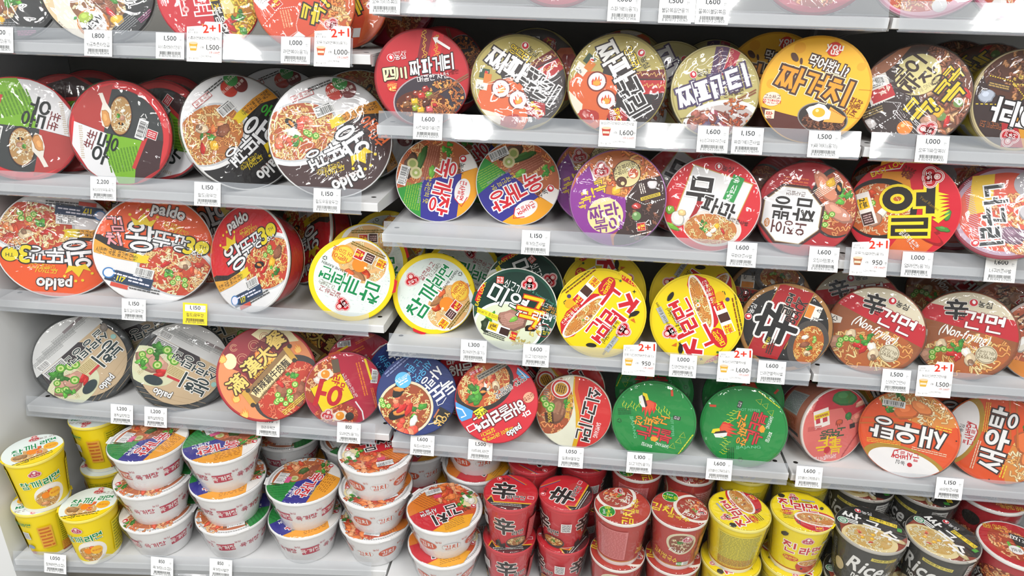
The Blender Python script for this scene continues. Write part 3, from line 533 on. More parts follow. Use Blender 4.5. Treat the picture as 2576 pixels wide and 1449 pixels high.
def d_black():
    p = zoomed(1820, 650, 3.407, 1975, 828, 113, 112, 23)
    p.bg('#a87a44'); p.bg('#1e1c1b', .93); p.P([(435, 220), (725, 280), (600, 640), (540, 780), (500, 900), (230, 880), (310, 600)], '#b01a20'); p.line([(725, 285), (545, 800)], 8, '#b8863a'); p.line([(435, 230), (310, 600), (230, 860)], 6, '#b8863a')
    p.D(735, 735, 165, '#4a4440', 225, -12, 44); p.food(740, 735, 120, 175, -12, None, '#b8601e', ('#f0b45a', '#e0943a', '#f6ce84'), 'lmguw', 55)
    p.T_('辛', 430, 590, 330, '#1a1716', 76, b=.06, o=((.045, '#f0eeec'),)); p.T_('라면', 540, 395, 95, '#1a1716', 74, b=.06, o=((.03, '#d0c0b0'),)); p.T_('BLACK', 605, 455, 80, '#1a1716', 66, b=.05, w=230, o=((.02, '#d08070'),))
    p.logoN(205, 545, 28, 72, '#eee'); p.R(740, 445, 120, 130, '#f0ece6', -14); p.R(710, 440, 56, 110, '#e08a2a', -14); p.T_('4분', 790, 425, 32, '#222', -14, b=.05); p.T_('2분', 765, 500, 32, '#222', -14, b=.05); p.stack('전자레인지', [(372, 800), (382, 778), (390, 756), (398, 736), (405, 718)], 26, '#e8d83a', 78, b=.05); p.L(430, 790, 140, 60, 3, '#3a2a24', 78)
    return p
def d_geon():
    p = zoomed(1820, 650, 3.407, 2201, 862, 117, 112, 25)
    p.bg('#8a4a2c'); p.bg('#95552f', .97); c = lambda x, y: (1298+x*math.cos(.27)-y*math.sin(.27), 715+x*math.sin(.27)+y*math.cos(.27))
    p.P([c(-500, -500), c(500, -500), c(500, -210), c(-500, -210)], '#dcd2b8'); p.P([c(-500, -212), c(500, -212), c(500, -30), c(-500, -80)], '#c2202d'); p.noodles(1260, 900, 380, 190, ORN, 10, 60, .035, base='#b5602e')
    for t, x, y in (('u', 1110, 800), ('l', 1210, 850), ('l', 1260, 815), ('c', 1190, 880), ('c', 1240, 905), ('w', 1310, 880), ('u', 1330, 930), ('p', 990, 890), ('g', 1080, 870)): p.top(t, x, y, 62)
    p.T_('辛', 1240, 480, 165, '#1c1817', -6, b=.06, o=((.035, '#e8e0d8'),)); p.T_('라면', 1262, 550, 44, '#1c1817', -15, b=.05); p.T_('건면', 1450, 605, 155, '#f4f2f0', -15, b=.07, o=((.03, '#8a1a20'),)); p.T_('(Non-frying)', 1300, 710, 82, '#f4f2ee', -20, b=.05, w=400, sh=.2); p.logoN(1380, 435, 32, -14)
    p.D(1452, 888, 82, '#d9cfb4'); p.D(1452, 888, 76, '#8a7a5a'); p.D(1452, 888, 70, '#d9cfb4'); p.T_('맛있게!', 1452, 872, 36, '#6a5a3a', -12, b=.03); p.T_('265kcal', 1455, 910, 30, '#6a5a3a', -12, b=.02); p.P([(905, 640), (1010, 660), (1005, 710), (900, 730)], '#e6e0d6'); p.recyc(950, 680, 24, '#333')
    return p
def d_seol():
    p = zoomed(60, 780, 4.77, 212, 917, 117, 117, 27)
    p.bg('#2a2d2f'); p.bg('#3c4042', .98); p.bg('#2a2d2f', .9); p.bg('#cdb491', .87)
    for i in range(7): p.line([(700+i*70, 1250), (1300, 560+i*90)], 4, '#b89c78')
    p.P([(100, 800), (190, 795), (1000, 195), (900, 60), (500, 20), (150, 300)], '#d5d6d6')
    for y, w in ((230, 560), (330, 620), (430, 560), (540, 420)): p.L(640-(y-230)*.95, y, w, 62, 4, '#9a9c9c', 36)
    p.R(660, 190, 290, 34, '#8a8082', 38); p.bar(280, 660, 150, 85, 36)
    p.P([(300, 900), (250, 760), (690, 420), (790, 440), (720, 620), (560, 740), (380, 900)], '#3a3438'); p.R(400, 720, 290, 120, '#dcdcdc', 36); p.L(400, 720, 260, 90, 5, '#555', 36)
    p.D(560, 980, 330, '#d8dcb8', 230, 35, 40); p.food(540, 960, 260, 180, 35, None, '#dcd8b4', ('#efe9cc', '#ddd6a8'), '', 26); p.blob(500, 960, 170, '#b98a76', 130, 30, .1); p.blob(580, 890, 130, '#c89884', 90, 30, .1); p.top('l', 420, 880, 120); p.top('g', 560, 800, 120); p.top('g', 400, 940, 90); p.top('l', 480, 1090, 90); p.top('c', 690, 880, 90); p.top('c', 710, 930, 70)
    p.P([(620, 770), (810, 600), (920, 690), (750, 880)], '#d8c89a'); p.L(760, 740, 220, 110, 6, '#a8925a', 35); p.R(830, 790, 190, 30, '#c8323a', 40)
    p.stack('봉희', [(1055, 560), (930, 660)], 210, '#24383a', -140, b=.06, o=((.05, '#f2efe8'),)); p.stack('설렁탕', [(945, 380), (820, 480), (690, 575)], 150, '#24383a', -143, b=.06, o=((.05, '#f2efe8'),)); p.T_('컵', 575, 645, 110, '#24383a', -143, b=.05, o=((.05, '#f2efe8'),)); p.D(1090, 405, 32, '#9fd0c8'); p.blob(1000, 280, 40, '#8a8078', 60); p.paldo(945, 990, 78, -140)
    p.D(740, 1010, 110, '#2c3c40', 60, 45)
    return p
def d_manhan():
    p = zoomed(540, 800, 4.674, 672, 942, 116, 115, 29)
    p.bg('#a8262c'); p.bg('#dd8a58', .97); p.D(450, 250, 380, '#7c1e2a', 380, 30, 40); p.D(560, 420, 310, '#8c2430', 330, 40, 40); p.P([(640, 100), (900, 180), (1000, 330), (850, 330), (560, 270), (480, 200)], '#e8dcb0'); p.D(230, 480, 70, '#e8dcb0', 90)
    p.D(640, 500, 210, '#6e1822', 330, -35, 40)
    for x, y, r in ((500, 330, 60), (360, 470, 62), (620, 240, 50), (280, 330, 40)):
        for q in (r, r*.62): p.line([(x+q*math.cos(t), y+q*math.sin(t)) for t in np.linspace(.4, 5.8, 14)], 7, '#c08a6a')
    for i in range(26): flame(p, p.rnd.uniform(130, 1080), p.rnd.choice((p.rnd.uniform(850, 1150), p.rnd.uniform(380, 520))), 90, 110, p.rnd.uniform(-30, 40), ('#e8863a', '#f2c060')) if i % 2 else None
    p.D(830, 850, 420, '#3a3432', 330, 38, 44); p.food(840, 880, 380, 280, 38, None, '#b8341e', ('#e8704a', '#d8502e', '#f09a70'), 'gmrgcmglm', 80)
    p.P([(350, 860), (830, 400), (930, 540), (470, 1000)], '#8a6a40'); p.P([(420, 870), (840, 470), (910, 560), (510, 930)], '#e6cf9a')
    for x, y in ((890, 470), (395, 920)): p.R(x, y, 60, 200, '#c89a3c', 42-12); p.D(x, y-90, 26, '#3a2a1a'); p.D(x+40, y+80, 26, '#3a2a1a')
    p.stack('滿漢大餐', [(275, 740), (445, 565), (605, 445), (735, 285)], 175, '#e8c86a', 38, b=.05, o=((.06, '#4a2a18'),)); p.T_('IMPERIAL BIG MEAL', 580, 610, 32, '#e8b83a', 42, b=.04, w=290)
    p.T_('麻辣鍋牛肉麵', 650, 705, 88, '#26201a', 38, b=.04, w=520); p.T_('SUPER HOT POT BEEF FLAVOR', 680, 735+45, 26, '#4a3a20', 41, b=.02, w=370); p.L(900, 1040, 360, 60, 3, '#d8c83a', 35)
    return p
def d_oh():
    p = zoomed(540, 800, 4.674, 866, 985, 94, 93, 31)
    p.bg('#b2203a'); p.noodles(1330, 740, 300, 300, REDN, 0, 50, .05, base='#b0482a'); p.noodles(1400, 1180, 260, 170, REDN, 0, 40, .05, base='#a83a24'); p.P([(1430, 430), (1900, 430), (2000, 900), (1900, 1330), (1720, 1230), (1620, 980), (1500, 640)], '#b8203c'); p.line([(1640, 1020), (1710, 1150), (1720, 1260)], 16, '#eee')
    for x, y in ((1325, 655), (1450, 1170)): p.blob(x, y, 78, '#efe6d6', 66, 0, .2, shade=False); p.D(x, y, 50, '#f09a2a'); p.D(x-15, y-15, 14, '#ffd890')
    p.blob(1240, 720, 60, '#e8d8cc', 40, -30); p.P([(1140, 808), (1505, 665), (1630, 980), (1255, 1105)], '#2a1c10'); p.P([(1144, 806), (1500, 668), (1624, 976), (1258, 1098)], '#f4d40e')
    p.T_('오', 1340, 900, 330, '#c8202c', -110, b=.08); p.stack('라면', [(1440, 735), (1485, 820)], 96, '#c8202c', -110, b=.07); p.logoO(1310, 1145, 140, -20); p.bar(1885, 745, 165, 78, 78)
    p.L(1735, 760, 420, 60, 2, '#e87a2a', -80); p.L(1870, 1040, 330, 40, 2, '#e87a2a', -80); p.R(1815, 650, 26, 270, '#f0d41e', 12); p.T_('누구나 좋아하는 맛있는 라면', 1590, 820, 46, '#f2e8e8', -66, b=.02, w=330); p.D(1560, 1190, 50, '#3a3a36'); p.R(1450, 570, 80, 160, '#6a5a48', 5)
    return p
def d_dokdo():
    p = zoomed(930, 870, 4.089, 1049, 993, 100, 100, 33)
    p.bg('#1f316e')
    for i in range(22): p.line([(480, 80+i*44), (920, 200+i*44)], 3, '#2c4284')
    p.D(370, 630, 285, '#ded2b4', 275, 0, 48); p.D(370, 632, 262, '#8a4a22', 252); p.food(370, 635, 250, 240, 0, None, '#9a4420', ORN, '', 70)
    for t, x, y, r in (('s', 330, 570, 80), ('s', 440, 610, 70), ('s', 380, 820, 90), ('b', 300, 440, 100), ('b', 300, 680, 110), ('l', 500, 680, 80), ('c', 330, 640, 80), ('c', 400, 655, 80), ('g', 140, 590, 60), ('w', 450, 770, 60)): p.top(t, x, y, r)
    p.D(345, 345, 84, '#5cb8ea'); p.T_('독도새우맛', 345, 320, 34, '#f4f8fc', 30, b=.02); p.L(350, 360, 110, 50, 2, '#eef', 30)
    p.stack('독도', [(805, 425), (695, 495)], 150, '#f2f4f6', 215, b=.07); p.stack('사랑', [(690, 285), (600, 385)], 125, '#f2f4f6', 225, b=.06); p.stack('새우맛', [(600, 200), (545, 270), (490, 330)], 80, '#54b2e8', 228, b=.05); p.stack('난라면', [(500, 175), (440, 245), (405, 215)], 70, '#54b2e8', 228, b=.05)
    p.line([(690, 580), (700, 620), (750, 600), (790, 540)], 7, '#eee'); p.R(745, 740, 150, 165, '#1c1a1a', -32); p.T_('YOU', 765, 760, 50, '#d8b060', -120, b=.05); p.T_('US', 705, 770, 66, '#d8b060', -120, b=.06); p.R(685, 700, 16, 100, '#b86a3a', -32); p.line([(600, 810), (680, 790), (690, 750)], 10, '#ded2b4'); p.L(290, 190, 330, 60, 2, '#7a86b4', 40)
    return p
def d_haemul():
    p = zoomed(930, 870, 4.089, 1249, 1003, 102, 102, 35)
    p.bg('#c92131'); p.D(1170, 390, 320, '#26201e', 250, 30, 48); p.food(1170, 380, 280, 215, 30, None, '#b85020', ORN, 'wskbsul', 75); p.top('l', 1130, 490, 110); p.R(1250, 240, 330, 60, '#9a948a', 30); p.L(1250, 240, 320, 50, 2, '#4a4640', 30); p.R(1090, 250, 120, 36, '#c4283a', 25); p.T_('끓는 물 4분', 1090, 250, 28, '#fff', 25, b=.03)
    p.P([(880, 560), (960, 600), (1070, 650), (1060, 720), (960, 760), (900, 700)], '#4a9ad8'); p.line([(890, 620), (960, 640), (1000, 700), (950, 720)], 14, '#eef'); p.P([(1510, 200), (1640, 300), (1560, 320), (1500, 260)], '#4aa0d8'); p.line([(1510, 215), (1600, 300)], 10, '#eef')
    p.stack('해물라면', [(1525, 600), (1405, 660), (1275, 715), (1155, 770)], 140, '#f4f2f0', 212, b=.08, o=((.05, '#5a1018'),)); p.T_('맛', 1600, 650, 90, '#f4f2f0', 212, b=.07)
    p.P([(1070, 660), (1160, 600), (1220, 650), (1130, 730)], '#e8dc2c'); p.T_('원조', 1145, 665, 66, '#2a2a10', 212, b=.05); p.T_('해물이 라면맛을', 1330, 880, 44, '#f0dc2a', 204, b=.03); p.T_('살렸다!', 1230, 862, 44, '#f0dc2a', 204, b=.03); p.paldo(1495, 840, 58, 212)
    p.D(1630, 500, 60, '#e8a888', 50, 40); p.T_('얼큰함', 1630, 500, 40, '#7a2a20', 215, b=.04); p.T_('진한 해물맛', 1440, 400, 66, '#2a2220', 215, b=.04, o=((.05, '#f0eeea'),)); p.R(1060, 820, 90, 70, '#f0e8e8', 30); p.R(1060, 820, 70, 50, '#c4283a', 30)
    return p
def d_soe():
    p = zoomed(930, 870, 4.089, 1443, 1041, 96, 96, 37)
    p.bg('#e6e6d0'); p.noodles(1840, 640, 250, 330, REDN, 0, 50, .05, base='#a8502a'); p.blob(1940, 680, 90, '#8a5a40', 170, -15, .08); p.L(1940, 680, 130, 300, 7, '#a8785a', -100); p.top('l', 2040, 640, 80); p.top('g', 1840, 650, 90)
    p.P([(2070, 300), (2070, 480), (2120, 700), (2140, 900), (2110, 1100), (2600, 1100), (2600, 300)], '#e0b01c'); p.P([(2080, 290), (2090, 480), (2160, 700), (2190, 900), (2150, 1120), (2600, 1120), (2600, 290)], '#d42a2a'); p.P([(2080, 290), (2090, 480), (2160, 700), (2180, 640), (2120, 440), (2130, 300)], '#e0602a')
    p.D(1945, 460, 108, '#f0e8e0'); p.D(1945, 460, 100, '#c8262c'); p.D(1945, 460, 80, '#f0e8e0'); p.D(1945, 460, 66, '#c8962c'); p.L(1945, 460, 90, 90, 4, '#5a3a10', 80)
    p.stack('쇠고기면', [(2290, 490), (2255, 640), (2240, 775), (2225, 930)], 150, '#241c1a', -97, b=.07, o=((.06, '#f4f0ee'),)); p.T_('SAMYANG', 2360, 860, 46, '#f4eeee', -100, b=.04, w=170); p.T_('진한 국물 2배', 2045, 640, 40, '#c8262c', -95, b=.03, o=((.08, '#f0dc3a'),)); p.P([(1790, 740), (1880, 720), (1900, 850), (1810, 840)], '#4a2a18'); p.T_('100%', 1850, 780, 40, '#e8c83a', -80, b=.03); p.L(1790, 540, 60, 130, 6, '#8a8078', 0)
    return p
def d_fire():
    p = zoomed(1500, 920, 4.996, 1644, 1066, 104, 103, 39)
    p.bg('#0f7a34'); p.bg('#138a3c', .97)
    p.P([(545, 370), (600, 380), (650, 500), (640, 560), (560, 520)], '#f0dc1e'); flame(p, 640, 560, 170, 190, 180, ('#d8322c', '#e85a3a')); p.P([(500, 430), (540, 400), (600, 560), (555, 560), (515, 510)], '#eef0ee'); p.P([(540, 400), (575, 420), (620, 530), (600, 560)], '#3a2620')
    for i in range(18):
        x = 320+i*34; y = 480+(i % 3)*26+(abs(i-8)*4)
        if abs(i-9) < 3: continue
        p.wave([p.u(x+8*math.sin(k*1.6)+k*(2 if i > 8 else -2), y+k*16) for k in range(6)], 7/p.rx, '#d8dc2a')
    p.z += 1
    p.stack('불타는', [(885, 900), (730, 860), (605, 890)], 165, '#d6323a', 174, b=.06, o=((.03, '#5a1c1c'),)); p.stack('고추짜장', [(855, 690), (755, 700), (650, 735), (530, 745)], 115, '#eda02a', 172, b=.06, o=((.03, '#6a3a10'),)); p.blob(755, 955, 55, '#eda02a', 34, 0, .2, shade=False)
    p.T_('SAMYANG', 860, 1022, 42, '#e8f4ea', 172, b=.03, w=170); p.T_('파티밀', 670, 1050, 46, '#e8f4ea', 172, b=.05); p.R(1002, 638, 90, 50, '#2a2a2a', -5); p.T_('큰컵', 1002, 638, 34, '#eee', 175, b=.03); p.T_('HOT PEPPER', 960, 760, 34, '#7ad0a0', -80, b=0, w=260); p.T_('JJAJANG', 480, 840, 34, '#7ad0a0', -75, b=0, w=300)
    for x, y in ((1100, 850), (1060, 930), (990, 1010)): p.line([(x-40, y+25), (x+35, y+30), (x+5, y-40), (x-40, y+25)], 5, '#c8d83a')
    p.L(1150, 960, 330, 26, 1, '#d8dc2a', 62); p.L(340, 650, 170, 90, 4, '#0a5a26', 10); p.R(905, 325, 30, 80, '#d84a2c', 10); p.L(455, 320, 40, 26, 2, '#9ad0a8', 10); p.recyc(290, 780, 30, '#0a4a20')
    return p
def d_pinkfire():
    p = zoomed(1940, 950, 4.05, 2100, 1070, 70, 98, 41)
    p.bg('#f0d8d0'); p.bg('#e0706a', .98); p.P([(440, 320), (560, 300), (700, 300), (760, 420), (860, 360), (1000, 250), (800, 0), (500, 100)], '#c42a3a'); p.blob(720, 200, 115, '#2f7a38', 55, -10, .12); p.blob(850, 440, 66, '#dd8a78', 40); p.blob(860, 285, 50, '#e0a890', 20, 20)
    p.R(525, 380, 130, 140, '#f4ece4', 10); p.R(525, 350, 130, 40, '#f0d41e', 10); p.L(525, 350, 110, 26, 2, '#a83a2a', 10); p.R(495, 405, 36, 40, '#c43a4a', 10); p.R(555, 400, 40, 36, '#c43a4a', 10); p.blob(760, 400, 26, '#2f7a38', 36)
    p.stack('고추짬뽕', [(705, 560), (655, 575), (605, 570), (555, 575)], 74, '#2a5a3a', 178, b=.06); p.stack('불타는', [(665, 720), (610, 660), (545, 700)], 110, '#f0c81e', 178, b=.06); p.D(590, 740, 28, '#c42a3a'); p.T_('SAMYANG', 625, 820, 34, '#fbeaea', 176, b=.03, w=100); p.T_('파티밀', 530, 825, 34, '#fbeaea', 178, b=.04); p.R(800, 515, 46, 36, '#2a2426', 10); flame(p, 680, 460, 60, 70, 180, ('#8a3a2a', '#d85a3a'))
    p.L(800, 700, 330, 20, 1, '#b8484a', 62); p.L(470, 480, 120, 50, 3, '#c85a58', 0)
    return p
def d_saeu():
    p = zoomed(1940, 950, 4.05, 2284, 1123, 115, 110, 43)
    p.bg('#d8481c'); p.bg('#e4541f', .97); p.noodles(1420, 380, 420, 180, ('#f2c486', '#e8a458', '#f8dcae'), -8, 70, .035, base='#dd8a3c'); p.blob(1330, 480, 130, '#e8763a', 80, 30, .1); p.blob(1450, 400, 110, '#ec8a4a', 60, -20, .1); p.top('l', 1160, 500, 80); p.top('l', 1230, 310, 70)
    for dy in (0, 60): p.line([(920, 660+dy), (1400, 510+dy)], 16, '#c86a24')
    p.D(1420, 1010, 400, '#b08a2c', 175, -3, 44); p.D(1430, 1030, 350, '#f0eeee', 160, -3, 44)
    p.stack('새우탕', [(1620, 680), (1375, 690), (1150, 705)], 230, '#f4f4f4', 183, b=.09, o=((.06, '#3a2a26'),)); p.T_('큰사발면', 1425, 925, 86, '#c8242e', 188, b=.07, w=250); p.line([(1300, 980), (1310, 900), (1380, 865), (1480, 870)], 10, '#c8242e'); p.D(1480, 1005, 24, '#c8242e'); p.T_('농심', 1390, 1010, 44, '#333', 182, b=.03)
    p.bar(1195, 425, 215, 72, 6); p.L(1690, 550, 150, 50, 2, '#f0c83a', 182); p.L(1190, 840, 330, 50, 3, '#f0b83a', 10); p.L(1620, 815, 330, 40, 2, '#f0c8a8', 3); p.D(1825, 632, 7, '#222')
    return p
def d_sach():
    p = zoomed(930, 0, 4.262, 1063, 199, 119, 119, 45)
    p.bg('#8f1a22'); p.bg('#b8212c', .975); p.P([(580, 330), (690, 330), (620, 640), (510, 660)], '#7c1a26'); p.P([(700, 350), (800, 400), (760, 620), (650, 640)], '#cf2430'); squig(p, 590, 350, 640, 30, '#d8a83a', 6); squig(p, 720, 400, 620, 34, '#d8a83a', 6)
    p.D(640, 1080, 395, '#b0a0a4', 270, 10, 44); p.D(645, 1082, 385, '#38303a', 262, 10, 44); p.noodles(560, 1130, 280, 150, ('#a05a2c', '#c0783a', '#7a3c1c'), 0, 40, .05, base='#5a2a1a')
    for x, y, c in ((420, 1070, '#7a3a24'), (500, 1020, '#8a3422'), (555, 1040, '#c0342c'), (600, 970, '#a02c2a'), (480, 1100, '#d8b82a'), (490, 1170, '#9aa83a'), (545, 1190, '#e0b42a'), (600, 1120, '#5a2c1e'), (690, 1120, '#c82c34'), (640, 1180, '#e0606a'), (390, 1130, '#8a5a34'), (640, 1030, '#8aa03a')): p.R(x, y, 74, 62, tuple(np.array(lin(c))*.5), p.rnd.uniform(-30, 40)); p.R(x-5, y-8, 62, 48, c, p.rnd.uniform(-30, 40)); p.R(x-14, y-18, 22, 10, '#f0d8cc', 20)
    for dx in (0, 26): p.line([(1060, 800+dx), (620, 1055+dx)], 15, '#8a5a40')
    p.noodles(830, 1060, 210, 200, ('#b0622a', '#d08a44', '#8a4a20'), -60, 46, .06); p.noodles(790, 930, 120, 70, ('#c07a38', '#e0a054'), 0, 20, .08)
    p.T_('四', 210, 815, 120, '#efe6b4', 8, b=.07, o=((.05, '#241012'),)); p.T_('川', 332, 800, 105, '#efe6b4', 6, b=.08, o=((.05, '#241012'),)); p.T_('짜파게티', 675, 710, 175, '#f4f4f6', 11, b=.07, o=((.06, '#1e1618'),), w=490, sh=.1)
    p.T_('매콤한 사천', 680, 840, 62, '#f4e8e8', 10, b=.04); p.T_('큰사발면', 870, 785, 42, '#7a0f18', 10, b=.03); p.logoN(230, 648, 36, 10, '#f4f0f0'); p.T_('라면은 농심', 325, 590, 26, '#f0d8d8', 10, b=.01); p.D(240, 950, 50, '#dd4a2a'); p.T_('조리시간', 240, 930, 26, '#f6e27a', 6, b=.02); p.T_('4분', 245, 968, 50, '#f6e27a', 6, b=.05)
    p.P([(680, 430), (740, 420), (735, 450), (870, 530), (860, 555), (720, 475), (715, 500)], '#f2f0ee')
    return p
def d_angry():
    p = zoomed(1400, 0, 3.623, 1551, 195, 122, 122, 47)
    p.bg('#8f8348'); p.bg('#b5a65e', .97); p.P([(420, 560), (560, 540), (700, 600), (960, 560), (1010, 600), (1020, 900), (700, 1150), (380, 1120), (380, 800)], '#2b2324'); p.P([(690, 590), (980, 555), (1010, 640), (720, 650)], '#6e1a1c'); p.P([(700, 665), (1010, 650), (1010, 760), (770, 790)], '#b81f24')
    for y, x0, x1 in ((605, 700, 980), (705, 780, 1000)):
        n = 60; p.wave([p.u(x0+(x1-x0)*i/n, y+22*math.sin(i*.7)*math.cos(i*.23)) for i in range(n)], 6/p.rx, '#d8ab62')
    p.P([(110, 700), (180, 620), (330, 600), (520, 640), (560, 760), (520, 900), (470, 1060), (380, 1120), (230, 1030), (120, 850)], '#d9622c'); p.P([(110, 780), (250, 900), (240, 1040), (130, 900)], '#eadfcc'); p.blob(300, 1000, 120, '#b02a20', 60, 0, .3, shade=False)
    for x, y in ((365, 690), (465, 850)): p.D(x, y, 92, '#7a2a1c'); p.D(x, y, 78, '#f4f4f2'); flame(p, x, y, 90, 78, 0, ('#d8402a', '#f0a83a'))
    p.stack('짜파', [(470, 450), (585, 590)], 215, '#f6f4f2', -58, b=.07, o=((.06, '#2a1c1a'),)); p.stack('구리', [(670, 745), (755, 900)], 215, '#231d1e', -58, b=.06, o=((.05, '#f4f2f0'),))
    p.stack('앵그리', [(635, 410), (670, 470), (710, 530)], 82, '#f0d02a', -62, b=.06, o=((.07, '#2a1c1a'),)); p.logoN(748, 422, 32, -62, '#222'); p.R(285, 500, 90, 90, '#2e4a34', -35); p.P([(285, 500), (305, 480), (325, 505), (300, 520)], '#d0322c'); p.R(215, 585, 110, 90, '#e9e2d6', -35); p.T_('3분', 195, 600, 40, '#333', -62, b=.04); p.R(290, 555, 70, 90, '#d87a2a', -35)
    p.P([(480, 1000), (520, 930), (600, 920), (680, 990), (640, 1080), (560, 1100)], '#a81c20'); p.T_('SPICY', 585, 1000, 44, '#f0d02a', -72, b=.06); p.T_('매운맛', 540, 1015, 46, '#f4f0ee', -72, b=.06)
    for i in range(5): p.line([(880, 840+i*22), (1000, 800+i*22)], 3, '#5a2a2a')
    return p
def d_jjapa():
    p = zoomed(1400, 0, 3.623, 1803, 212, 102, 112, 49)
    p.bg('#a89a58'); p.bg('#c0b472', .97); p.P([(1440, 370), (1560, 360), (1500, 640), (1400, 650)], '#5b3c62'); p.P([(1570, 370), (1650, 410), (1590, 610), (1500, 620)], '#c02e48'); squig(p, 1480, 380, 640, 22, '#b08a80', 5); squig(p, 1570, 400, 600, 24, '#e0a090', 5)
    p.D(1530, 1050, 340, '#efeeee', 210, 8, 44); p.D(1520, 1060, 300, '#c8bcb8', 175, 8, 40); p.noodles(1430, 1060, 200, 130, ('#a05438', '#c47a4a', '#7a3c28'), 0, 40, .06, base='#8a4a3a')
    for i in range(16): p.blob(1270+p.rnd.uniform(0, 290), 960+p.rnd.uniform(0, 180), 40, p.rnd.choice(('#8a4034', '#b0685a', '#6a5a78', '#c47a5a', '#a0485a')), 32, p.rnd.uniform(0, 90))
    p.noodles(1660, 1020, 130, 160, ('#b0481c', '#d0682c', '#8a3414'), -70, 40, .08); p.noodles(1610, 870, 90, 60, ('#c05a24', '#d87a3a'), 0, 14, .1)
    for d in (0, 24): p.line([(1800, 740+d), (1640, 840+d)], 12, '#8a4a28')
    p.stack('짜파게티', [(1245, 800), (1390, 745), (1520, 690), (1640, 635)], 200, '#f6f5f6', 20, b=.08, o=((.07, '#4a3a62'),)); p.T_('큰사발면', 1610, 775, 42, '#4a3020', 14, b=.03); p.logoN(1260, 622, 28, 14, '#333'); p.recyc(1195, 1075, 28, '#555'); p.L(1230, 1005, 130, 18, 1, '#6a5a30', 14)
    return p
def d_jjagye():
    p = zoomed(1880, 0, 3.45, 2048, 232, 135, 128, 51)
    p.bg('#d89a1e'); p.bg('#f2b62c', .975)
    for x, y, r in ((400, 460, 50), (210, 770, 45), (930, 590, 36), (960, 570, 20), (700, 380, 26)): p.D(x, y, r, '#eaa422')
    p.P([(100, 960), (340, 1010), (520, 1040), (620, 1150), (1000, 1150), (900, 1300), (300, 1300)], '#5a2a22'); p.D(690, 1030, 215, '#8a8480', 130, -8, 40); p.D(690, 1030, 205, '#332c2a', 122, -8, 40); p.noodles(700, 1060, 180, 90, ('#6a3a20', '#8a5230', '#4a2414'), 0, 46, .06, base='#3a1e14'); p.P([(740, 930), (880, 1010), (860, 1060), (700, 1060)], '#f0a848'); p.blob(650, 985, 105, '#f6f2ee', 70, -10, .12, shade=False); p.D(650, 985, 54, '#f0b028', 40); p.D(635, 970, 14, '#ffe9a8')
    p.T_('먹어봤니?', 665, 595, 100, '#f6f2ec', -16, b=.07, o=((.12, '#4a342c'),), w=350); p.stack('짜계치', [(380, 720), (600, 760), (790, 800)], 225, '#ee9a2c', -14, b=.07, o=((.11, '#f4e6c0'), (.08, '#4a3028')))
    p.D(688, 460, 62, '#d4382c'); p.T_('you', 690, 445, 46, '#fbf0ea', -4, b=.05); p.T_('us', 692, 485, 42, '#fbf0ea', -4, b=.05); p.blob(370, 540, 46, '#5a3a2c', 26, -50, .05, shade=False); p.blob(430, 570, 30, '#5a3a2c', 12, -80, .05, shade=False)
    p.T_('파장', 945, 875, 52, '#7a2f16', -22, b=.05); p.T_('계란', 930, 920, 52, '#7a2f16', -22, b=.05); p.T_('치즈', 905, 965, 52, '#7a2f16', -22, b=.05); p.D(235, 900, 78, '#f4d8c8', 60); p.T_('고소하고', 235, 880, 34, '#5a2a20', 0, b=.04); p.T_('쫄깃한맛!', 235, 920, 36, '#c4282c', 0, b=.05); p.R(235, 1030, 84, 78, '#f0e4c8', 3); p.T_('짱', 235, 1035, 60, '#b8342c', 0, b=.06); p.dash([(945, 775), (1050, 775)], 5, '#b06a1c'); p.dash([(740, 950), (860, 1000), (1000, 1010)], 5, '#b05a1c', 9)
    return p
def d_jjajang():
    p = zoomed(1880, 0, 3.45, 2300, 237, 121, 122, 53)
    p.bg('#4a302a'); p.bg('#3a2a28', .97); p.P([(1280, 420), (1350, 400), (1260, 560), (1080, 760), (1050, 640)], '#a86a4a'); p.noodles(1680, 760, 200, 380, ('#a8623a', '#8a4a2c', '#d0a070'), 20, 40, .08, base='#6a3a26'); p.noodles(1560, 450, 200, 120, ('#7a4430', '#5a3024'), 0, 20, .08)
    for t, x, y in (('v', 1780, 850), ('v', 1680, 970), ('c', 1730, 1010), ('y', 1650, 930), ('c', 1830, 770), ('p', 1600, 1020), ('o', 1430, 1090)): p.top(t, x, y, 60)
    p.D(1440, 640, 172, '#e8dc9a'); p.stack('짜장', [(1395, 735), (1540, 645)], 150, '#3a2420', 58, b=.07); p.stack('볶이', [(1320, 660), (1400, 545)], 150, '#3a2420', 58, b=.07); p.T_('JJAJANG BOKKI', 1510, 745, 40, '#b8a878', 38+180, b=.02, w=230)
    p.stack('콕콕', [(1500, 930), (1700, 760)], 190, '#f0cc1e', 62, b=.08, o=((.06, '#241816'),)); p.T_('콕', 1700, 620, 130, '#f0cc1e', 62, b=.07, o=((.06, '#241816'),)); p.T_('!', 1600, 880, 120, '#f0cc1e', 40, b=.08, o=((.06, '#241816'),))
    p.R(1165, 785, 190, 230, '#f0ece6', 30); p.bar(1125, 735, 165, 90, 30); p.R(1200, 820, 180, 110, '#c4282e', 30); p.T_('4분', 1215, 790, 62, '#f6e8d8', 210, b=.05); p.recyc(1105, 870, 26, '#f6e8d8'); p.dash([(1020, 1000), (1230, 885), (1360, 885), (1330, 1000), (1130, 1180)], 7, '#eee', 11); p.L(1150, 985, 190, 60, 3, '#a8925a', 30); p.blob(1160, 1080, 50, '#cfcaca', 44); p.logoO(1605, 1095, 150, 75)
    return p
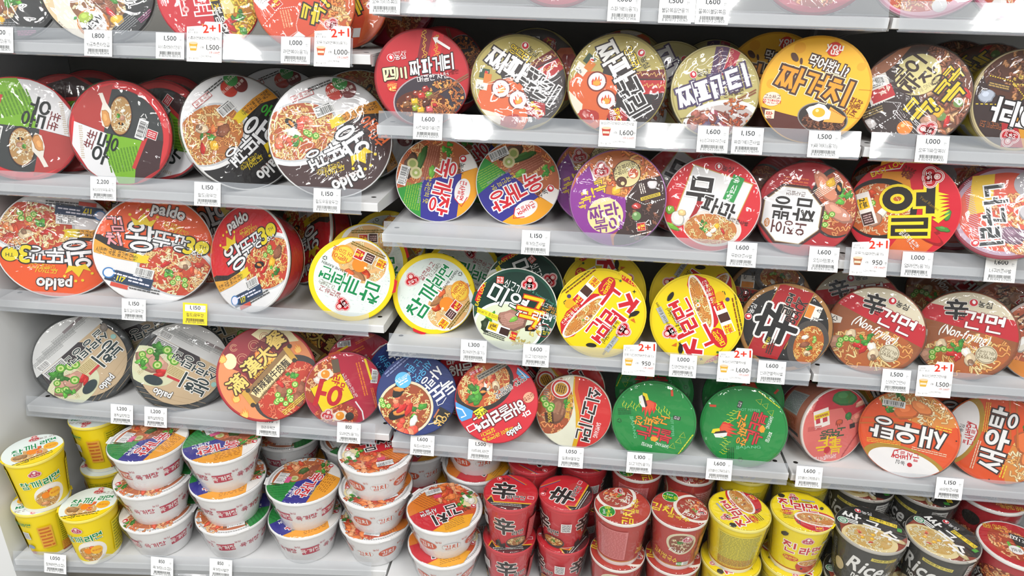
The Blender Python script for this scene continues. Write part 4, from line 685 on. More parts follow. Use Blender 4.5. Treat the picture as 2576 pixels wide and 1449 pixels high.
def d_jjara():
    p = zoomed(1880, 0, 3.45, 2560, 250, 105, 122, 55)
    p.bg('#c9b98a'); p.bg('#3a2826', .965); p.noodles(2300, 600, 260, 260, ('#8a5234', '#b07848', '#6a3a24'), 0, 44, .07, base='#5a3424'); p.noodles(2300, 700, 60, 60, ('#e0c05a', '#d0a83a'), 0, 14, .12); p.P([(2230, 1030), (2330, 1010), (2420, 1260), (2250, 1260)], '#b8282e'); p.P([(2330, 1010), (2460, 980), (2560, 1260), (2420, 1260)], '#dd9a2a')
    p.dash([(2090, 660), (2260, 700), (2370, 830), (2320, 900), (2000, 900)], 8, '#e8cc3a', 9); p.R(2170, 745, 180, 50, '#4a3430', -12); p.L(2170, 745, 160, 36, 2, '#c0a05a', -12); p.blob(2090, 830, 60, '#b8c0d0', 44); p.stack('짜라', [(2360, 1000), (2230, 950)], 190, '#f4f2f2', 170, b=.07, o=((.05, '#1e1616'),)); p.T_('전자레인지 조리', 2150, 1075, 50, '#b86a3a', 172, b=.02, w=170); p.logoO(2305, 1175, 140, 165); p.T_('볶이', 2480, 1010, 190, '#f4f2f2', 170, b=.07, o=((.05, '#1e1616'),))
    return p
def d_gong():
    p = zoomed(0, 0, 4.262, 240, -55, 133, 133, 57)
    p.bg('#1d2022'); p.bg('#4a4e52', .985); p.bg('#24272a', .965); p.P([(470, -300), (900, -500), (1250, 0), (1180, 120), (1020, 330), (700, 420), (400, 200)], '#ddc7a0'); p.P([(560, -200), (800, -150), (860, 200), (1000, 300), (820, 330), (600, 200)], '#efe6d4')
    p.noodles(1050, -120, 330, 300, ('#e8cf98', '#c89a58', '#f2e2b8'), 0, 50, .06, base='#8a5a3a'); p.P([(1250, -300), (1290, -20), (1130, 180), (1010, 340), (1600, 340), (1700, -300)], '#26292c')
    for t, x, y in (('m', 1100, -60), ('c', 1130, 20), ('l', 1210, -160), ('y', 1180, 90), ('m', 980, -150)): p.top(t, x, y, 90)
    p.D(940, 130, 162, '#c87f38'); p.D(940, 130, 134, '#f2f0ee'); p.blob(870, 70, 80, '#a9c24a', 60, 20, .08); p.blob(765, 75, 26, '#3f9a4a', 14, 30); p.T_('NEW', 935, 130, 76, '#22262a', 42, b=.06); p.T_('올리브유로 볶음 첨가', 990, 180, 34, '#8a5a4a', 42, b=.02); p.L(1270, 130, 250, 120, 6, '#8a8e92', 40); p.L(1480, 40, 190, 60, 3, '#a85a8a', 40); p.T_('조리 이미지', 645, 180, 30, '#6a5a4a', -48, b=0)
    return p
def d_hong():
    p = zoomed(480, 0, 4.262, 526, 8, 120, 122, 59)
    p.bg('#b81e2a'); p.bg('#d02a34', .97); p.noodles(560, 80, 260, 420, ('#f0c01e', '#f6d84a', '#e0a010'), 0, 70, .06, base='#c07a10'); p.P([(120, -500), (270, -500), (300, 60), (370, 440), (230, 500), (200, 100)], '#2a2224'); p.P([(-400, -500), (130, -500), (200, 100), (235, 330), (160, 500), (-400, 500)], '#ca2834')
    p.P([(310, 60), (400, 30), (440, 110), (430, 190), (330, 200)], '#f0e2a0'); p.D(375, 170, 26, '#d8c070'); p.top('l', 450, 310, 100); p.top('c', 400, 270, 90); p.top('c', 390, 340, 80); p.top('l', 470, 200, 70)
    p.stack('홍라면', [(40, -420), (40, -180), (60, 90)], 290, '#d02a34', -84, b=.03, o=((.05, '#f4efee'),)); p.stack('매운치즈', [(225, -250), (230, -100), (235, 30), (245, 130)], 90, '#e0c02a', -80, b=.05); p.T_('볶음면', 290, 260, 90, '#f2f0ee', -75, b=.05); p.stack('맛', [(140, 330)], 80, '#e8b83a', -80, b=.04)
    for x, y in ((-60, 40), (-50, 160)): p.D(x, y, 34, '#f0b8b8'); p.D(x, y, 14, '#c4202c')
    return p
def d_rabok():
    p = zoomed(480, 0, 4.262, 765, 18, 124, 124, 61)
    p.bg('#c8431e'); p.bg('#e0683a', .97); p.noodles(1580, 0, 300, 430, ('#f09a4a', '#e07a2a', '#f6bc78'), 20, 60, .06, base='#cc5a26'); p.P([(900, -500), (1400, -500), (1480, 100), (1300, 400), (1000, 600), (700, 300), (700, 50)], '#d84e2e'); p.R(800, 70, 210, 140, '#f2eeea', 40); p.bar(810, 40, 200, 90, 40); p.label2(905, 110, 110, 40); p.dash([(760, 350), (930, 170), (1110, 140), (1150, 200), (1110, 330), (1120, 400), (1030, 460)], 9, '#f2e8e2', 8); p.L(1010, 270, 190, 110, 4, '#eda27a', -80)
    p.D(1150, -200, 190, '#3a2420'); p.D(1150, -200, 175, '#ead98a'); p.stack('라면볶이', [(1040, -180), (1150, -120), (1230, -220), (1280, -320)], 150, '#3a2420', 60, b=.07); p.T_('콕', 1300, 210, 230, '#f0cf2a', 75, b=.08, o=((.07, '#2a2016'),)); p.T_('콕', 1500, -80, 190, '#f0cf2a', 75, b=.08, o=((.07, '#2a2016'),)); p.T_('!', 1420, 80, 140, '#f0cf2a', 40, b=.1, o=((.07, '#2a2016'),)); p.logoO(1490, 330, 160, 80); p.P([(1050, 470), (1130, 400), (1200, 450), (1120, 520)], '#e8ecec')
    return p
def d_pinkbowl():
    p = Print(seed=63, down=False)
    p.bg('#c86a8a'); p.bg('#eab4c6', .97); p.noodles(-.1, -.5, .6, .4, REDN, 0, 40, .05, base='#c8563a'); p.T_('까르보', .1, .2, .4, '#c8283a', 0, b=.07, o=((.06, '#fff'),)); p.T_('불닭볶음면', 0, -.1, .2, '#2a2226', 0, b=.05); p.D(.55, -.55, .22, '#f2eef0'); p.D(.2, -.8, .12, '#eee')
    return p
def d_redbowl():
    p = Print(seed=65, down=False)
    p.bg('#8f1a28'); p.bg('#c4304a', .97); p.noodles(0, -.45, .7, .4, REDN, 0, 50, .05, base='#a8402a'); p.T_('불닭', 0, .3, .5, '#f2f0ee', 0, b=.07, o=((.05, '#222'),)); p.T_('볶음면', 0, -.05, .25, '#f0cc2a', 0, b=.06)
    return p
def d_ramyun():
    p = Print(seed=67, down=False)
    p.bg('#d9c9c4'); p.bg('#c66a4c', .96); p.noodles(0, 0, .9, .85, ('#e8a070', '#d8825a', '#f0c09a'), 0, 70, .04, base='#b85a3c')
    for t, x, y in (('u', -.35, .15), ('w', -.45, -.2), ('p', -.2, .45), ('s', .2, .1), ('l', 0, -.2)): p.top(t, x, y, .2)
    p.T_('신라면', .2, .5, .3, '#c4202c', 0, b=.06, o=((.05, '#f6eee8'),)); p.P([(-1, -.6), (1, -.6), (1, -1), (-1, -1)], '#e08a34'); p.L(-.55, .3, .5, .2, 3, '#5a3a30', 60)
    return p
# small foam bowls and tall cups of the bottom deck
def d_yuks():
    p = zoomed(440, 1050, 3.631, 759.5, 1208.4, 96.5, 62, 71)
    p.bg('#f2f2f2'); p.ring(.9, .96, '#c9c9c9')
    for i in range(90): t = rad(i*4); p.add([[(.9*math.cos(t), .9*math.sin(t)), (.955*math.cos(t), .955*math.sin(t)), (.955*math.cos(t+.035), .955*math.sin(t+.035))]], '#8a8a8a', 0)
    p.z += 1; p.bg('#b8643a', .86); p.noodles(1160, 430, 290, 130, REDN, 0, 50, .04); p.P([(1130, 590), (1160, 430), (1240, 410), (1230, 540)], '#9a5238'); p.L(1190, 500, 60, 220, 7, '#b9735a', -80); p.blob(1110, 490, 60, '#44602c', 40, 60); p.top('l', 1290, 430, 80); p.D(1060, 570, 40, '#d0c890'); p.D(1060, 570, 22, '#a0ac60'); p.top('k', 1010, 470, 60)
    p.P([(830, 660), (1100, 600), (1070, 860), (900, 800)], '#1f8a3a'); p.L(970, 690, 200, 160, 7, '#167030', 10); p.P([(1100, 600), (1350, 500), (1300, 860), (1065, 860)], '#33308e'); p.P([(1350, 470), (1560, 520), (1450, 800), (1290, 860)], '#f0a22a'); p.L(1390, 590, 160, 130, 6, '#b8701a', 75); p.P([(1380, 400), (1500, 440), (1540, 540), (1350, 490)], '#f0ece8')
    p.stack('육개장', [(1265, 540), (1240, 620), (1215, 695)], 130, '#cc2233', -97, b=.08, o=((.06, '#f4f0f0'),)); p.T_('사발면', 1118, 695, 66, '#f0f0f4', -97, b=.06, w=165); p.T_('한국인의 맛', 1312, 670, 30, '#e8d83a', -97, b=.03); p.logoN(1350, 420, 26, -90, '#222', True); p.bar(940, 580, 165, 100, 87); p.R(1010, 590, 50, 90, '#d85a8a', 0)
    return p
def d_kims():
    p = zoomed(980, 1100, 3.903, 1111, 1280, 97.5, 68, 73)
    p.bg('#f2f2f2'); p.ring(.89, .95, '#cfcfcf')
    for i in range(90): t = rad(i*4); p.add([[(.89*math.cos(t), .89*math.sin(t)), (.945*math.cos(t), .945*math.sin(t)), (.945*math.cos(t+.035), .945*math.sin(t+.035))]], '#8a8a8a', 0)
    p.z += 1; p.bg('#d0562a', .85); p.noodles(560, 560, 280, 130, ('#e07a3a', '#c8481e', '#f0b070'), 0, 30, .05)
    for i in range(9): p.top('k', 480+p.rnd.uniform(-60, 180), 580+p.rnd.uniform(-90, 80), 70)
    p.D(740, 620, 90, '#e8d8a8'); p.top('w', 720, 600, 70); p.top('w', 770, 620, 60); p.top('l', 690, 640, 60); p.top('l', 700, 540, 60)
    p.P([(150, 700), (250, 580), (460, 680), (350, 740), (190, 840), (130, 760)], '#d9781c'); p.L(310, 680, 240, 130, 6, '#a8541a', -20); p.P([(190, 840), (460, 680), (560, 670), (720, 720), (640, 800), (460, 960), (300, 940)], '#cb2230'); p.P([(460, 960), (640, 800), (820, 750), (800, 880), (640, 960)], '#f0a81c'); p.L(650, 860, 200, 90, 5, '#a8701a', 30)
    p.stack('김치', [(600, 735), (495, 835)], 160, '#201c1c', 212, b=.09, o=((.06, '#f4f2f0'),)); p.T_('사발면', 365, 785, 74, '#f4f2f0', 212, b=.06, o=((.05, '#5a1018'),), w=180); p.logoN(800, 672, 26, 215, '#222'); p.bar(350, 560, 170, 80, 28); p.R(410, 605, 80, 50, '#d8426a', 28)
    return p
def d_shin():
    p = zoomed(980, 1100, 3.903, 1277, 1248, 73, 53, 75)
    p.bg('#b01822'); p.bg('#cc202d', .97)
    for q, c in enumerate(('#3a3a8a', '#e08a2a', '#c8322c')): p.line([(1080+q*18, 370), (1300+q*18, 480)], 12, c)
    p.P([(860, 700), (920, 690), (960, 630), (1000, 700), (1450, 690), (1450, 850), (860, 850)], '#e8b02a'); p.P([(860, 712), (925, 702), (962, 650), (998, 712), (1450, 702), (1450, 850), (860, 850)], '#241c1c'); p.L(1130, 700+28, 330, 34, 2, '#c9c4c0', 0); p.R(1130, 765, 300, 50, '#5a1a20', 0); p.blob(1300, 610, 90, '#c43a3a', 50, -30, .2, shade=False)
    p.T_('辛', 1080, 560, 235, '#1c1817', 0, b=.06, o=((.04, '#efece8'),)); p.T_('라면컵', 1225, 640, 62, '#1c1817', 0, b=.07, o=((.04, '#efece8'),)); p.logoN(1015, 432, 24, 4, '#3a1014'); p.R(1378, 628, 66, 44, '#f0d8dc', 0); p.R(1378, 628, 54, 34, '#c83a4a', 0)
    return p
def d_krice():
    p = zoomed(1600, 1150, 2.639, 1703.4, 1288.3, 74, 53, 77)
    p.bg('#9a2a22'); p.bg('#b5382c', .97); p.D(380, 350, 150, '#ece6dc', 105, -20, 44); p.D(382, 350, 128, '#a83c2e', 88, -20, 44); p.noodles(375, 345, 95, 62, ('#e8c8a8', '#d8a884', '#f0dcc4'), -20, 40, .06); p.top('k', 390, 330, 28); p.top('l', 380, 370, 18)
    p.D(220, 276, 58, '#e8f0e0', None); p.D(220, 276, 54, '#1f8a2c'); p.T_('컵누들', 220, 282, 36, '#e8e03a', -6, b=.05); p.T_('Easy', 220, 258, 18, '#eef', -6)
    p.T_('김치', 152, 368, 78, '#f0d42a', -18, b=.07); p.T_('쌀국수', 255, 428, 50, '#f0d42a', -20, b=.05); p.T_('매운 소스면', 230, 355, 24, '#f4e8dc', -16, b=.02, w=90); p.T_('Easy', 345, 402, 44, '#f6f2ee', -22, b=.01, sh=.3); p.logoO(425, 375, 62, -5); p.recyc(395, 460, 14, '#eee')
    return p
def d_jinc():
    p = zoomed(1600, 1150, 2.639, 2014.5, 1273.5, 77.5, 50, 79)
    p.bg('#dcc00c'); p.bg('#f4da10', .965); p.D(1170, 385, 150, '#c8242e', 70, -6, 40); p.D(1165, 370, 138, '#f2ece6', 44, -6, 40); p.food(1165, 370, 122, 36, -6, None, '#c8823a', ORN, 'emlcw', 40); p.L(1180, 405, 120, 22, 2, '#f4e0d8', -6)
    for t, x, y, h in (('진', 1005, 285, 86), ('라', 1090, 298, 68), ('면', 1170, 300, 68)): p.T_(t, x, y, h*1.25, '#c8242e', -3, b=.08, o=((.06, '#f8f6f2'),))
    p.D(985, 342, 42, '#c8242e', 17); p.T_('매운맛', 985, 342, 32, '#f4da10', 2, b=.06); p.T_('Jin Ramen(Hot)', 1120, 262, 18, '#3a3410', 0, b=0, w=100); p.logoO(1065, 238, 66, 0); p.label2(1165, 432, 46, -5); p.R(1160, 252, 90, 16, '#a8acb0', -5)
    p.blob(985, 232, 24, '#26221a', 22, 40, .05, shade=False); p.blob(1235, 295, 18, '#26221a', 12, 60, .05, shade=False); p.L(990, 372, 80, 30, 3, '#5a5010', 0); p.recyc(1040, 405, 14, '#333'); p.D(1050, 395, 6, '#4a3a6a')
    return p
def d_ssal():
    p = zoomed(1600, 1150, 2.639, 2167, 1333, 88, 60, 81)
    p.bg('#2a2a28'); p.bg('#242322', .96); p.P([(1262, 560), (1300, 440), (1420, 470), (1640, 560), (1730, 520), (1700, 640), (1400, 660)], '#8a3a26'); p.D(1450, 555, 180, '#e0cf9a', 95, -16, 44); p.food(1448, 548, 150, 76, -16, None, '#c8a45a', ('#f0e2b4', '#e0c880', '#f6eed0'), 'yyyck', 50); p.blob(1650, 560, 40, '#c8b88a', 22, -30)
    p.stack('쌀국수', [(1400, 415), (1510, 470), (1605, 525)], 120, '#f4f4f2', -24, b=.08); p.R(1610, 430, 180, 40, '#f0d42a', -24); p.T_('가벼운 한 끼 식사', 1605, 428, 30, '#2a2a10', -24, b=.03); p.R(1695, 480, 30, 40, '#3fa03a', -24); p.logoN(1470, 358, 20, -14, '#e8e8e8'); p.D(1325, 437, 38, '#e0e8e0'); p.D(1325, 437, 32, '#2f8a5a'); p.D(1325, 437, 24, '#e0e8e0'); p.T_('쌀', 1325, 437, 30, '#2f8a5a', -10, b=.06)
    return p
def d_ses():
    p = zoomed(0, 1030, 3.458, 228.5, 1263, 73.5, 44, 83)
    p.bg('#f0d318'); p.P([(480, 620), (1100, 620), (1060, 790), (960, 880), (800, 930), (620, 940), (480, 900)], '#e3ece8')
    p.food(770, 860, 150, 60, 0, None, '#d8a868', ('#f0d0a0', '#e0b070'), 'w', 36); p.blob(690, 865, 60, '#a07850', 40); p.D(795, 830, 52, '#ef8a28', 30); p.blob(830, 800, 36, '#e0693a', 30); p.D(940, 805, 62, '#f0b030', 34); p.T_('계란이 들어 있어요', 940, 805, 26, '#c8402a', 10, b=.03, w=90); p.label2(850, 850, 46, 5); p.P([(540, 900), (640, 930), (900, 890), (1080, 800), (1080, 1000), (540, 1000)], '#f0d318'); p.L(800, 905, 330, 40, 2, '#5a5010', 12)
    for t, x, y, h in (('참', 665, 805, 100), ('깨', 770, 780, 100), ('라', 880, 752, 76), ('면', 945, 745, 76)): p.T_(t, x, y, h*.98, '#12864c', 8, b=.08, o=((.07, '#f2f6f4'),))
    p.logoO(790, 695, 92, 5); p.T_('얼큰하고 고소해진', 905, 700, 30, '#8a4a4a', 5, b=.01); p.recyc(755, 922, 18, '#444')
    return p
def d_yo():
    p = zoomed(1600, 1150, 2.639, 2505, 1362, 82, 60, 85)
    p.bg('#e8e2de'); p.bg('#b81c26', .96); p.noodles(2360, 560, 130, 110, REDN, 0, 50, .06, base='#a83c1e'); p.top('l', 2340, 560, 30); p.top('l', 2380, 590, 24)
    p.P([(2390, 480), (2530, 530), (2500, 620), (2380, 560)], '#26221f'); p.stack('대박', [(2490, 545), (2450, 580)], 70, '#f4f2f0', 150, b=.06); p.T_('진짜', 2420, 520, 48, '#f4f2f0', 150, b=.04); p.T_('10배 매운맛', 2330, 450, 60, '#e8b03a', -14, b=.05, w=150); p.D(2355, 598, 40, '#f0eeec'); p.T_('you us', 2355, 598, 28, '#333', -15, b=.03, w=55); p.D(2470, 650, 50, '#26221f'); p.T_('깡', 2470, 650, 40, '#c8a46a', 200, b=.04)
    return p
def side(h, rm, seed): p = Print(0, 0, 1, 1, False, seed); return p, h/rm
def block(p, x, y, w, h, bg, ink, rows): p.R(x, y, w, h, bg); p.L_up(x, y, w*.92, h*.94, rows, ink)
def L_up(s, x, y, w, h, rows, col):                                   # small print, y up
    rh = h/rows
    for i in range(rows):
        t = -w/2; yy = h/2-rh*(i+.5)
        while t < w/2-rh*.4:
            q = min(s.rnd.uniform(.6, 2.6)*rh, w/2-t); s.R(x+t+q/2, y+yy, q*.86, rh*.5, col, 0, 0); t += q
    s.z += 1
Print.L_up = L_up
def s_ses(h, rm):
    p, A = side(h, rm, 91); p.R(0, A/2, 6.4, A, '#f0d61e'); p.R(0, A*.03, 6.4, A*.07, '#eeeedd')
    p.D(.35, A*.3, .62, '#f0ece4', .62); p.noodles(.25, A*.25, .5, .45, ('#f0d0a0', '#e0b070'), 0, 40, .07, base='#c89858'); p.D(.2, A*.33, .17, '#ef8a28'); p.blob(.4, A*.4, .14, '#e0693a', .1); p.blob(.1, A*.16, .2, '#d89a6a', .1); p.D(.55, A*.33, .24, '#f0b63a'); p.T_('계란이 들어 있어요', .55, A*.33, .1, '#c8402a', 0, b=.03, w=.36)
    p.stack('참깨라면', [(-.45, A*.6), (-.02, A*.62), (.4, A*.63), (.72, A*.65)], .36, '#148a58', 6, b=.08, o=((.06, '#f6f4d8'),)); s_logo(p, .02, A*.83, .42)
    block(p, -1.75, A*.5, 1.35, A*.8, '#d6c41c', '#8a8a1a', 16); p.R(-1.75, A*.18, 1.35, A*.2, '#e0a82a'); p.L_up(-1.75, A*.18, 1.25, A*.18, 5, '#b86a1a'); p.R(-1.75, A*.08, 1.35, .06, '#a8402a')
    block(p, 1.75, A*.45, .9, A*.7, '#e2cf24', '#9a961e', 10); p.R(2.6, A*.55, .3, .42, '#e8e8e8'); p.L_up(2.6, A*.55, .25, .36, 9, '#666'); p.D(2.6, A*.28, .17, '#8a9ab8', .12); p.R(2.62, A*.14, .22, .16, '#c4484a'); p.T_('참깨라면', 2.55, A*.82, .2, '#148a58', 0, b=.06); block(p, -2.9, A*.5, .5, A*.5, '#e0a83a', '#c46a2a', 6)
    return p
def s_logo(p, x, y, w):
    for k, c in ((1.2, '#f6f2ee'), (1.06, '#c03a58'), (.9, '#f4dcdc'), (.8, '#b82a4a')):
        for dx, dy in ((-.22, -.03), (.22, -.03), (0, .22), (0, -.06)): p.D(x+dx*w, y+dy*w, .26*w*k, c, dz=0)
        p.z += 1
    p.D(x, y+.24*w, .13*w, '#f7e9e2'); p.T_('오뚜기', x, y-.06*w, .24*w, '#f8ecec', 0, b=.04, w=.62*w)
def s_foam(word, col, oval):
    def f(h, rm):
        p, A = side(h, rm, 93); p.R(0, A/2, 6.4, A, '#eeeeef')
        for i in range(8):
            x = -2.749+i*.7854; y = A*.5
            if i % 2:
                if oval: p.D(x, y, .32, col, .2)
                else: p.R(x, y, .58, .34, col, 4)
                p.T_(word, x, y, .22, '#f6f2f0', 4, b=.07)
            else:
                if oval: p.D(x, y, .3, '#c8c0bc', .18); p.D(x, y, .285, '#eeeeef', .168)
                p.T_(word, x, y, .22, col, 4, b=.07)
            p.T_('농심', x+.39, y+.24, .09, col, 4, b=.03)
        return p
    return f
def s_shin(h, rm):
    p, A = side(h, rm, 95); p.R(0, A/2, 6.4, A, '#c2222e'); p.P([(-3.2, A), (3.2, A), (3.2, A*.93), (-3.2, A*.93)][::-1], '#d0303a')
    for x in (0, 2.1, -2.1):
        p.T_('辛', x-.2, A*.6, .85, '#241e1d', 0, b=.06, o=((.04, '#e6dcd6'),)); p.T_('라면', x+.45, A*.42, .26, '#241e1d', 4, b=.07, o=((.05, '#e6dcd6'),))
        p.D(x+.45, A*.14, .52, '#4a4442', .34); p.noodles(x+.45, A*.17, .46, .24, ('#e0c088', '#c89858'), 0, 30, .07, base='#a8683a'); p.top('l', x+.5, A*.19, .1); p.P([(x-.6, A*.12), (x-.4, A*.2), (x-.3, A*.08), (x-.1, A*.14), (x-.1, 0), (x-.6, 0)], '#3a3230')
    block(p, 1.15, A*.45, .55, A*.6, '#a81c28', '#d88a8a', 12); p.R(-1.1, A*.6, .4, .5, '#e4e0de'); p.L_up(-1.1, A*.6, .34, .44, 8, '#333')
    return p
def s_krice(h, rm):
    p, A = side(h, rm, 97); p.R(0, A/2, 6.4, A, '#b23a34'); p.R(0, A*.035, 6.4, A*.07, '#ece8e4'); p.R(0, A*.085, 6.4, .03, '#d8a02a')
    p.D(.05, A*.66, .6, '#d8cfae', .6); p.D(.05, A*.66, .5, '#8a4a34', .5); p.noodles(.05, A*.66, .42, .42, ('#dcc8a0', '#c8a880'), 0, 40, .07); p.top('l', 0, A*.68, .12); s_logo(p, .25, A*.78, .4); p.T_('Easy', -.1, A*.5, .22, '#f4f0ea', -8, b=.01, sh=.3)
    p.T_('김치쌀국수', -.55, A*.28, .3, '#f0c83a', -12, b=.06, w=1.1); p.R(.25, A*.16, .5, .2, '#e8e8e0'); p.R(.1, A*.16, .2, .2, '#3fa03a'); p.T_('ECO', .1, A*.16, .1, '#fff', 0, b=.05); p.L_up(.38, A*.16, .2, .16, 4, '#888')
    p.R(1.05, A*.5, .5, A*.55, '#c86a2a'); p.R(1.05, A*.5, .46, A*.52, '#b04434'); p.L_up(1.05, A*.5, .4, A*.45, 9, '#e0b04a'); block(p, -2.2, A*.52, 1.25, A*.72, '#d27a7a', '#b04a4a', 18); block(p, 2.3, A*.5, .9, A*.7, '#c05a54', '#e0b0a8', 12)
    return p
def s_jinc(h, rm):
    p, A = side(h, rm, 99); p.R(0, A/2, 6.4, A, '#f0d81c'); p.R(0, A*.03, 6.4, A*.06, '#eee8dc'); p.R(0, A*.085, 6.4, .05, '#a8342c')
    for t, x, y, hh in (('진', -.5, A*.6, .52), ('라', .05, A*.58, .4), ('면', .5, A*.58, .4)): p.T_(t, x, y, hh, '#c8303a', 0, b=.08, o=((.06, '#f8f4ee'),))
    s_logo(p, .05, A*.82, .42); p.D(-.4, A*.35, .3, '#d0442a', .13); p.T_('매운맛', -.4, A*.35, .16, '#f4da3a', 0, b=.06); p.D(.35, A*.2, .5, '#c03a2e', .36); p.D(.35, A*.28, .46, '#ead8c8', .16); p.noodles(.35, A*.28, .4, .13, ORN, 0, 24, .08, base='#c88a4a'); p.blob(-.75, A*.85, .16, '#26221a', .1, 40, .1, shade=False); p.D(.1, A*.15, .05, '#3a2a2a'); p.R(.8, A*.75, .3, .1, '#b0b4b4', 10)
    block(p, -2.15, A*.52, 1.6, A*.75, '#dccb3a', '#8c8a34', 20); p.L_up(-2.15, A*.22, 1.5, A*.2, 6, '#c8782a'); block(p, 2.2, A*.5, 1.2, A*.7, '#e0cf2c', '#8c8a34', 16); p.R(1.35, A*.45, .4, A*.5, '#dfd9cc'); p.L_up(1.35, A*.45, .34, A*.45, 7, '#8a8a80')
    return p
def s_ssal(h, rm):
    p, A = side(h, rm, 101); p.R(0, A/2, 6.4, A, '#3c3c3a')
    for x in (-.3, 2.6): p.T_('Rice', x, A*.58, .62, '#f0f0ee', -8, b=.05, sh=.15, w=1.25); p.T_('(米)', x+.85, A*.42, .26, '#f0f0ee', -6, b=.03); p.T_('noodles', x+.05, A*.32, .3, '#f0f0ee', -10, b=.05, w=.95); p.R(x+.5, A*.82, .9, .14, '#d8c85a', -6); p.T_('가벼운 한 끼 식사', x+.5, A*.82, .1, '#3a3a20', -6, b=.03)
    p.D(-.3, A*.06, .7, '#d8cdb0', .34); p.noodles(-.3, A*.06, .6, .26, ('#e8d8a8', '#d0b878'), 0, 40, .06, base='#b08a5a'); p.R(1.35, A*.5, .55, A*.85, '#d2d2ce'); p.L_up(1.35, A*.5, .5, A*.8, 12, '#7a7a78'); block(p, -1.9, A*.5, 1.0, A*.8, '#2c2c2a', '#8a8a86', 14); p.D(-1.2, A*.4, .2, '#c8b894', .26)
    return p
def s_yo(h, rm):
    p, A = side(h, rm, 103); p.R(0, A/2, 6.4, A, '#b02830'); p.noodles(-.6, A*.55, .9, .55, REDN, 0, 60, .05, base='#8a2a1c'); p.top('l', -.5, A*.6, .12); p.D(.55, A*.6, .24, '#ecebea'); p.T_('you us', .55, A*.6, .16, '#555', 0, b=.03, w=.34); p.T_('대박', -1.6, A*.3, .5, '#f0eeee', 60, b=.07, o=((.06, '#2a2422'),)); p.D(2.2, A*.7, .3, '#26221f'); p.noodles(2.2, A*.3, .7, .3, REDN, 0, 40, .06, base='#8a2a1c')
    return p
def s_plain(col, stripe, info=True):
    def f(h, rm):
        p, A = side(h, rm, 105); p.R(0, A/2, 6.4, A, col); p.R(0, A*.88, 6.4, A*.06, stripe); p.R(0, A*.05, 6.4, A*.06, stripe)
        if info:
            for x in (-2.2, 1.0): block(p, x, A*.45, .8, A*.55, stripe, col, 8)
            p.R(-.8, A*.45, .4, .3, '#e6e6e4'); p.L_up(-.8, A*.45, .36, .26, 7, '#444')
        return p
    return f
def s_pink(h, rm):
    p, A = side(h, rm, 107); p.R(0, A/2, 6.4, A, '#d98a72'); p.R(0, A*.05, 6.4, A*.1, '#a8343e')
    for x in (-2.2, .6): p.R(x, A*.45, .7, A*.6, '#cfd4d6'); p.L_up(x, A*.45, .62, A*.55, 12, '#8a9296'); p.R(x+.62, A*.5, .45, A*.6, '#d4785a'); p.L_up(x+.62, A*.5, .4, A*.5, 8, '#a84a34'); p.R(x+.9, A*.5, .12, A*.7, '#26221f'); p.R(x+1.15, A*.3, .3, .4, '#e8e8e6'); p.L_up(x+1.15, A*.3, .26, .36, 10, '#333'); p.D(x+1.5, A*.75, .16, '#d8cc3a', .12); p.blob(x+1.4, A*.5, .2, '#3a6a40', .1)
    return p

